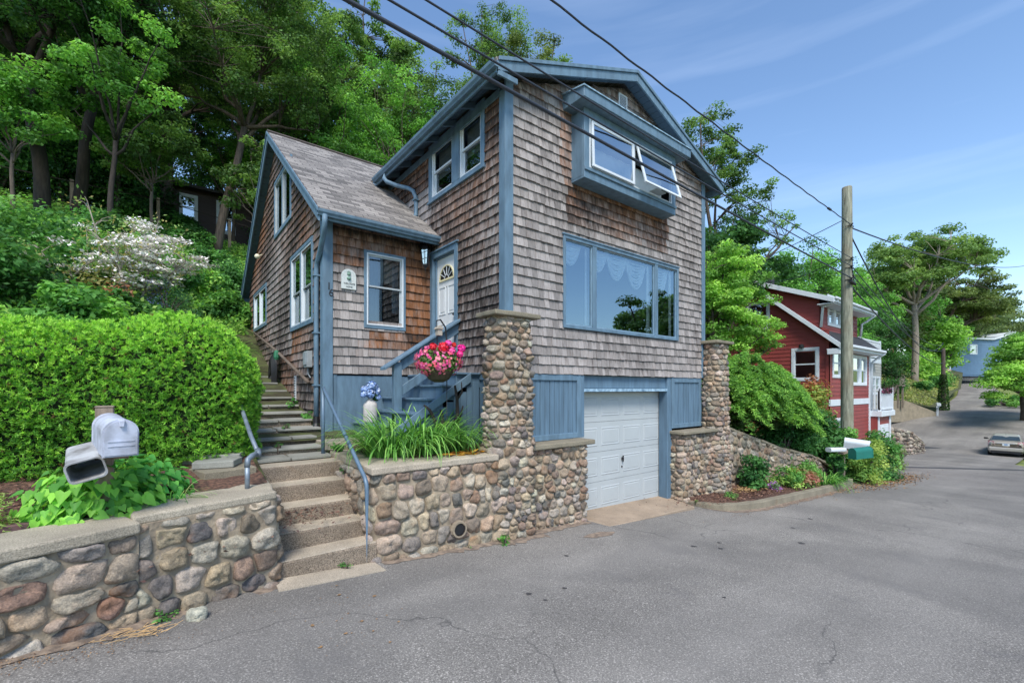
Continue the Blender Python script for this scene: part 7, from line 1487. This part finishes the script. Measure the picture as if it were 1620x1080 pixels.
bush('street_shrub', 'green shrub at the right picture edge beside the parked car', (45.8, 1.5, -2.3), (1.6, 1.2, 1.5), 3500, .14, MG, 103); bush('street_shrub', 'low planting with pale grasses on the traffic island', (72, 5.0, .3), (3.5, 2.0, 1.0), 3500, .2, MG+YG, 104)
for i, (x, y, s_, l) in enumerate(((61, 12.5, 1.6, 'round bush at the left of the grass bank'), (69, 11.5, 1.0, 'bush at the foot of the big oak'), (74, 11.2, 1.1, 'bush right of the big oak trunk'), (79, 11.4, 1.1, 'leafy bush at the top of the road bend'), (84, 11.9, 1.9, 'outermost bush where the road disappears'), (54, 13.5, 1.5, 'bush by the wooden staircase'))): bush('bank_shrub', l, (x, y, hs(x, y)-.1), (s_*1.3, s_, s_*.9), 3000, .2, DG+MG, 110+i, group='shrubs along the grass bank')
# trees across the street, seen only in the window reflections
tree('reflected_oak', 'big oak on the far side of the street, mirrored in the picture window', (31, -10.5, -1.8), 12, .35, [(0, 0, 8.6, 4.0, 3.8, 3.4), (2.5, -1, 6.0, 3.6, 3, 2.6)], G['oak'], 121, 16000, .25, 90, .9)
tree('reflected_oak', 'second oak further along the far side of the street, mirrored in the right pane', (38, -11, -2), 13, .35, [(0, 0, 8.5, 5, 4.5, 4.5)], G['olive'], 122, 12000, .3, 90, 1.1)
# ---- wooded slope on the left
W = [ # x, y, height, trunk r, crown radius, crown centre z, palette, label, lean
 (-3.4, 24.0, 14, .25, 4.2, 9.2, 'deep', 'massive dark-trunked tree at the left edge of the garden slope', -.5),
 (-2.7, 24.6, 14, .22, 4.2, 9.4, 'deep', 'second heavy trunk standing close beside the leftmost one', .6),
 (-1.5, 21.5, 9, .10, 2.2, 5.6, 'maple', 'bright slender maple in front of the two heavy trunks', .2),
 (1.8, 23.6, 15, .19, 4.4, 9.6, 'oak', 'forked tree with long sweeping limbs left of the wing roof', 1.2),
 (-6.6, 27, 15, .3, 4.6, 8.5, 'maple', 'background tree far left on the slope', 0),
 (.2, 29, 15, .3, 4.4, 9.6, 'oak', 'tree in front of the brown house up the slope', 0),
 (5.2, 27, 15, .32, 4.2, 9.0, 'oak', 'tree rising behind the gable tip of the wing', .5),
 (8.6, 24.5, 13, .3, 4.4, 7.6, 'maple', 'full bright green tree directly behind the wing roof', 0),
 (13.4, 26.5, 15.5, .32, 4.5, 9.6, 'oak', 'tree with open limbs behind the upper eave of the house', 0),
 (12.2, 22.5, 9, .2, 3.4, 5.6, 'maple', 'lower bright tree filling the gap between the two roofs', 0),
 (15.6, 18.6, 16, .22, 2.0, 15.0, 'olive', 'small crown peeping over the main roof corner', 0),
 (17.6, 18.6, 16.6, .2, 1.4, 15.6, 'oak', 'smallest crown top showing above the roof', 0),
 (17.3, 24.6, 18.5, .26, 3.0, 15.6, 'oak', 'tall crown rising right behind the near end of the main roof', 0),
 (11.5, 33, 20, .34, 5.0, 14.8, 'oak', 'tall sparse tree at the back of the wood behind the house', 0),
 (6.0, 35, 19, .34, 4.8, 14.0, 'oak', 'tall back-row tree above the wing roof', 0),
 (-1.5, 36, 18, .34, 5.4, 11.0, 'deep', 'dark back-row tree above the brown house', 0),
 (-7.5, 34, 17, .34, 5.4, 9.5, 'deep', 'dark back-row tree at the far left', 0),
 (3.4, 40, 15, .34, 6.2, 8.0, 'deep', 'low dark backdrop tree behind the brown house', 0),
 (-4.6, 41, 14, .34, 6.2, 7.0, 'deep', 'low dark backdrop tree behind the heavy trunks', 0),
 (10.5, 41, 14, .34, 6.2, 8.0, 'deep', 'low dark backdrop tree behind the wing gable', 0),
 (-4.4, 30.5, 7, .14, 2.8, 3.6, 'deep', 'low shaded understory tree behind the two heavy trunks', 0),
 (-1.6, 28.2, 6.5, .12, 2.4, 3.4, 'maple', 'leafy understory tree left of the brown house', 0),
 (-7.0, 31, 8, .14, 3.2, 4.2, 'deep', 'shaded understory tree at the far left of the wood', 0),
 (3.2, 29.4, 6, .1, 2.0, 4.0, 'maple', 'leafy understory tree screening the brown house windows', 0),
 (5.8, 31.5, 8, .14, 3.0, 4.2, 'deep', 'understory tree right of the brown house', 0),
 (-3.9, 22.0, 6.0, .07, 1.9, 3.2, 'maple', 'small sunlit maple hanging before the leftmost heavy trunk', 0),
 (-.3, 23.0, 6.0, .07, 1.7, 3.0, 'oak', 'slim sapling between the heavy trunks and the forked tree', 0),
 (3.4, 22.0, 6.0, .07, 1.6, 3.2, 'oak', 'sapling with airy leaves beside the wing gable', 0),
 (18.5, 36, 17, .34, 5.0, 10.5, 'olive', 'olive back-row tree behind the main roof', 0)]
for i, (x, y, h, tr, cr_, cz, p, l, ln) in enumerate(W):
    big = i in (0, 1, 3, 6, 7, 8); cz = min(cz, h-.5); crn = [(ln, 0, cz+.8, cr_, cr_, h*.30)]+([(ln+r_.uniform(-1.5, 1.5), -1.0, cz-2.0, cr_*.8, cr_*.75, 1.8)] if cr_ > 2.5 else [])
    if cr_ < 2.5 and h > 12: crn = [(0, 0, cz, cr_, cr_, cr_*1.0)]
    tree('woodland_tree', l, (x, y, hs(x, y)-.2), h, tr*.8, crn, G[p], 130+i, 40000 if big else (30000 if cr_ > 2.5 else 9000), .125 if y < 33 else .2, int(300 if big else 220) if cr_ > 2.5 else 60, .6 if cr_ > 2.5 else .45, bark=M['bark_dark'] if i < 3 else M['bark'], split=.42, group='trees of the wood on the slope', nthr=.04, hollow=.2, lean=(ln, 0), nlimb=9)
for i, (x, y, rr, hh, l) in enumerate(((-5.6, 29, 2.4, 4.2, 'dense dark thicket at the far left behind the wire fence'), (-3.4, 28.6, 2.2, 3.8, 'dense dark thicket behind the two heavy trunks'), (-1.2, 28.9, 1.9, 4.0, 'dense thicket just left of the brown house'), (.5, 28.9, 1.0, .9, 'low thicket in front of the brown house between its windows'), (5.6, 28.9, 1.4, 1.8, 'dense thicket in front of the brown house beside the gable'), (-2.2, 34, 3.2, 6.5, 'tall thicket filling the dark of the wood left of the brown house'), (-6.5, 35, 3.4, 6.5, 'tall thicket filling the dark of the wood at the far left'), (3.0, 40, 4.5, 8.0, 'tall thicket rising behind the brown house roof'), (9, 34, 3.4, 6.5, 'tall thicket behind the wing gable'))): bush('thicket', l, (x, y, hs(x, y)-.2), (rr*1.15, rr*.8, hh), 12000, .17, G['deep']+G['maple'][:2], 230+i, group='thickets under the trees at the top of the slope', nclump=70, hollow=.3, cat='shrub')
# understory saplings and bushes on the slope
US = [(-9, 15, 2.6, 'maple'), (-6.5, 13.5, 1.9, 'deep'), (-4.2, 14.6, 1.7, 'maple'), (-10, 12, 2.2, 'deep'), (-2.5, 17.5, 1.8, 'maple'), (1.2, 17, 1.5, 'lime'), (3.0, 15, 1.3, 'maple'), (-.6, 15.6, 1.2, 'maple'), (4.5, 18.5, 2.0, 'deep'), (-5.8, 11.2, 1.3, 'maple'), (-3.4, 11.8, 1.0, 'deep'), (2.4, 20, 1.7, 'deep'), (-7.6, 9.8, 1.2, 'maple'), (-4.6, 20.5, 2.0, 'deep'), (.6, 23.5, 1.8, 'deep')]
ul = ['tall leafy bush at the left edge of the garden', 'dark bush above the hedge near the left trunks', 'bright bush below the second heavy trunk', 'dark mass of shrubbery at the far left', 'green understory bush behind the flowering shrub', 'yellowish green bush near the wire fence', 'leafy bush close to the wing gable', 'round bush uphill of the white-flowering shrub', 'dark bush behind the wing peak', 'bush just above the left part of the hedge', 'low dark bush left of the white-flowering shrub', 'dark bush under the fence right of the forked tree', 'bright low bush over the left end of the hedge', 'shaded bush between the heavy trunks', 'shaded bush in front of the brown house']
US = [(y*(-.2+(x+10)/14.5*.33), y, s_, p) for x, y, s_, p in US]; US = [(x, y, s_*.48, p) for x, y, s_, p in US]
for i, (x, y, s_, p) in enumerate(US): bush('slope_bush', ul[i], (x, y, hs(x, y)-.1), (s_*1.25, s_, s_*1.1), int(3500+2500*s_), .11, G[p]+MG, 160+i, group='bushes on the garden slope', nclump=int(22+14*s_), hollow=.3)
# ground cover
def cover(label, x0, x1, y0, y1, n, size, pal, seed, zoff=.12, dens=-.2, nm='ground_cover'):
    r_ = np.random.default_rng(seed); C = []; 
    while len(C) < n:
        x, y = r_.uniform(x0, x1), r_.uniform(y0, y1)
        if (y < edge(x)+.3) or (1.9 < x < 9.9 and y < 15.8) or (.5 < x < 2.1 and y < 14): continue
        v = mnoise.noise(Vector((x*.8, y*.8, seed)))
        if v < dens: continue
        C.append((x, y, hs(x, y)+r_.random()*zoff*(1.2+2.2*max(0, v))))
    o = leaves(nm, np.array(C), size, pal, seed, up=.5); return tag(o, label, 'ground cover', kind='stuff')
cover('leafy ground cover all over the garden slope above the hedge', -6, 4.5, 8, 27, 60000, .12, [S(104, 156, 50), S(126, 176, 60), S(84, 136, 46), S(146, 182, 76), S(66, 112, 40)], 71, .25, -.9)
cover('ground cover on the slope behind the houses', 9, 60, 6.5, 30, 26000, .2, G['maple']+G['deep'], 72, .3)
cover('weedy grass on the far bank', 50, 100, 9.6, 20, 34000, .17, [S(136, 146, 70), S(112, 132, 60), S(156, 156, 96)], 73, .15, -.6)
bush('yellow_shrub', 'low yellow-green shrub behind the white-flowering one', (-1.3, 14.6, hs(-1.3, 14.6)), (1.2, .5, .5), 2400, .08, [S(176, 190, 70), S(150, 172, 60)], 74); bush('copper_plant', 'patch of coppery pink foliage just above the hedge', (-1.15, 12.0, hs(-1.15, 12)), (.8, .5, .6), 2600, .07, [S(190, 130, 100), S(170, 110, 84), S(120, 120, 60)], 75, cat='plant')
bush('blue_flower_bush', 'rounded blue-green bush with small blue flowers behind the hedge', (.12, 12.4, hs(.12, 12.4)), (.7, .5, .7), 4200, .045, [S(60, 110, 70), S(46, 92, 56), S(76, 124, 84), S(90, 100, 170)], 76, asp=.35); clump_blades('daylily', 'large daylily mass on the slope beside the wing', (.75, 11.4, hs(.75, 11.4)), .6, 420, .75, .03, LILY, 77, cat='plant'); clump_blades('daylily', 'daylily clump climbing the slope towards the wing gable', (.8, 13.2, hs(.8, 13.2)), .6, 380, .8, .03, LILY, 78)
# flowering shrub: bare grey stems with flat white flower clusters
def dogwood(label, c, spread, h, nf, seed):
    t = thing('flowering_shrub', label, 'shrub', c); r = random.Random(seed); mb = MB(); tips = []
    for k in range(6):
        a = r.uniform(0, 6.28); p = Vector(c); d = Vector((math.cos(a)*.5, math.sin(a)*.35, 1)); pts = [p.copy()]
        for i in range(6): d += Vector((r.uniform(-.2, .2)+math.cos(a)*.03, r.uniform(-.2, .2), -.05)); p = p+d.normalized()*h/6; pts.append(p.copy()); 
        mb.tube(pts, np.linspace(.035, .01, 7), 6)
        for q in pts[2:]:
            for m in range(3):
                e = q+Vector((r.uniform(-1, 1)*spread*.45, r.uniform(-1, 1)*spread*.3, r.uniform(.1, .5)*h*.3)); mb.tube([q, (q+e)/2+Vector((0, 0, .05)), e], [.012, .008, .004], 4, cap=False); tips.append(e)
    mb.build('branches', simple('pale_grey_bark', S(150, 142, 128), .9), t, smooth=True); r_ = np.random.default_rng(seed); T = np.array([tuple(q) for q in tips]); T = T[np.argsort(T[:, 0]+r_.normal(size=len(T))*.5)]; sel = T[r_.integers(len(T)//4, len(T), nf)]
    idx = np.repeat(np.arange(nf), 62); C = sel[idx]+r_.normal(size=(len(idx), 3))*np.array([.11, .11, .014])+np.array([0, 0, .08]); leaves('white_flowers', C, .062, [S(250, 248, 244), S(246, 240, 238), S(236, 232, 222)], seed, parent=t, mat=M['vc'], up=1.2, asp=.9)
    idx = np.repeat(np.arange(len(T)), 11); C = T[idx]+r_.normal(size=(len(idx), 3))*np.array([.14, .14, .06]); leaves('foliage', C, .075, [S(120, 150, 70), S(96, 130, 60), S(150, 140, 80)], seed+1, parent=t)
dogwood('grey-stemmed shrub covered in flat white flower clusters, above the middle of the hedge', (-.42, 12.6, hs(-.42, 12.6)), .72, 1.6, 75, 5)
dogwood('thinner flowering shrub with faded pink clusters left of the white one', (-1.0, 13.4, hs(-1.0, 13.4)), .55, 2.0, 20, 8)
dogwood('small shrub with a few pale flowers at the left of the slope', (-1.7, 13.0, hs(-1.7, 13.0)), .7, 1.1, 18, 11)
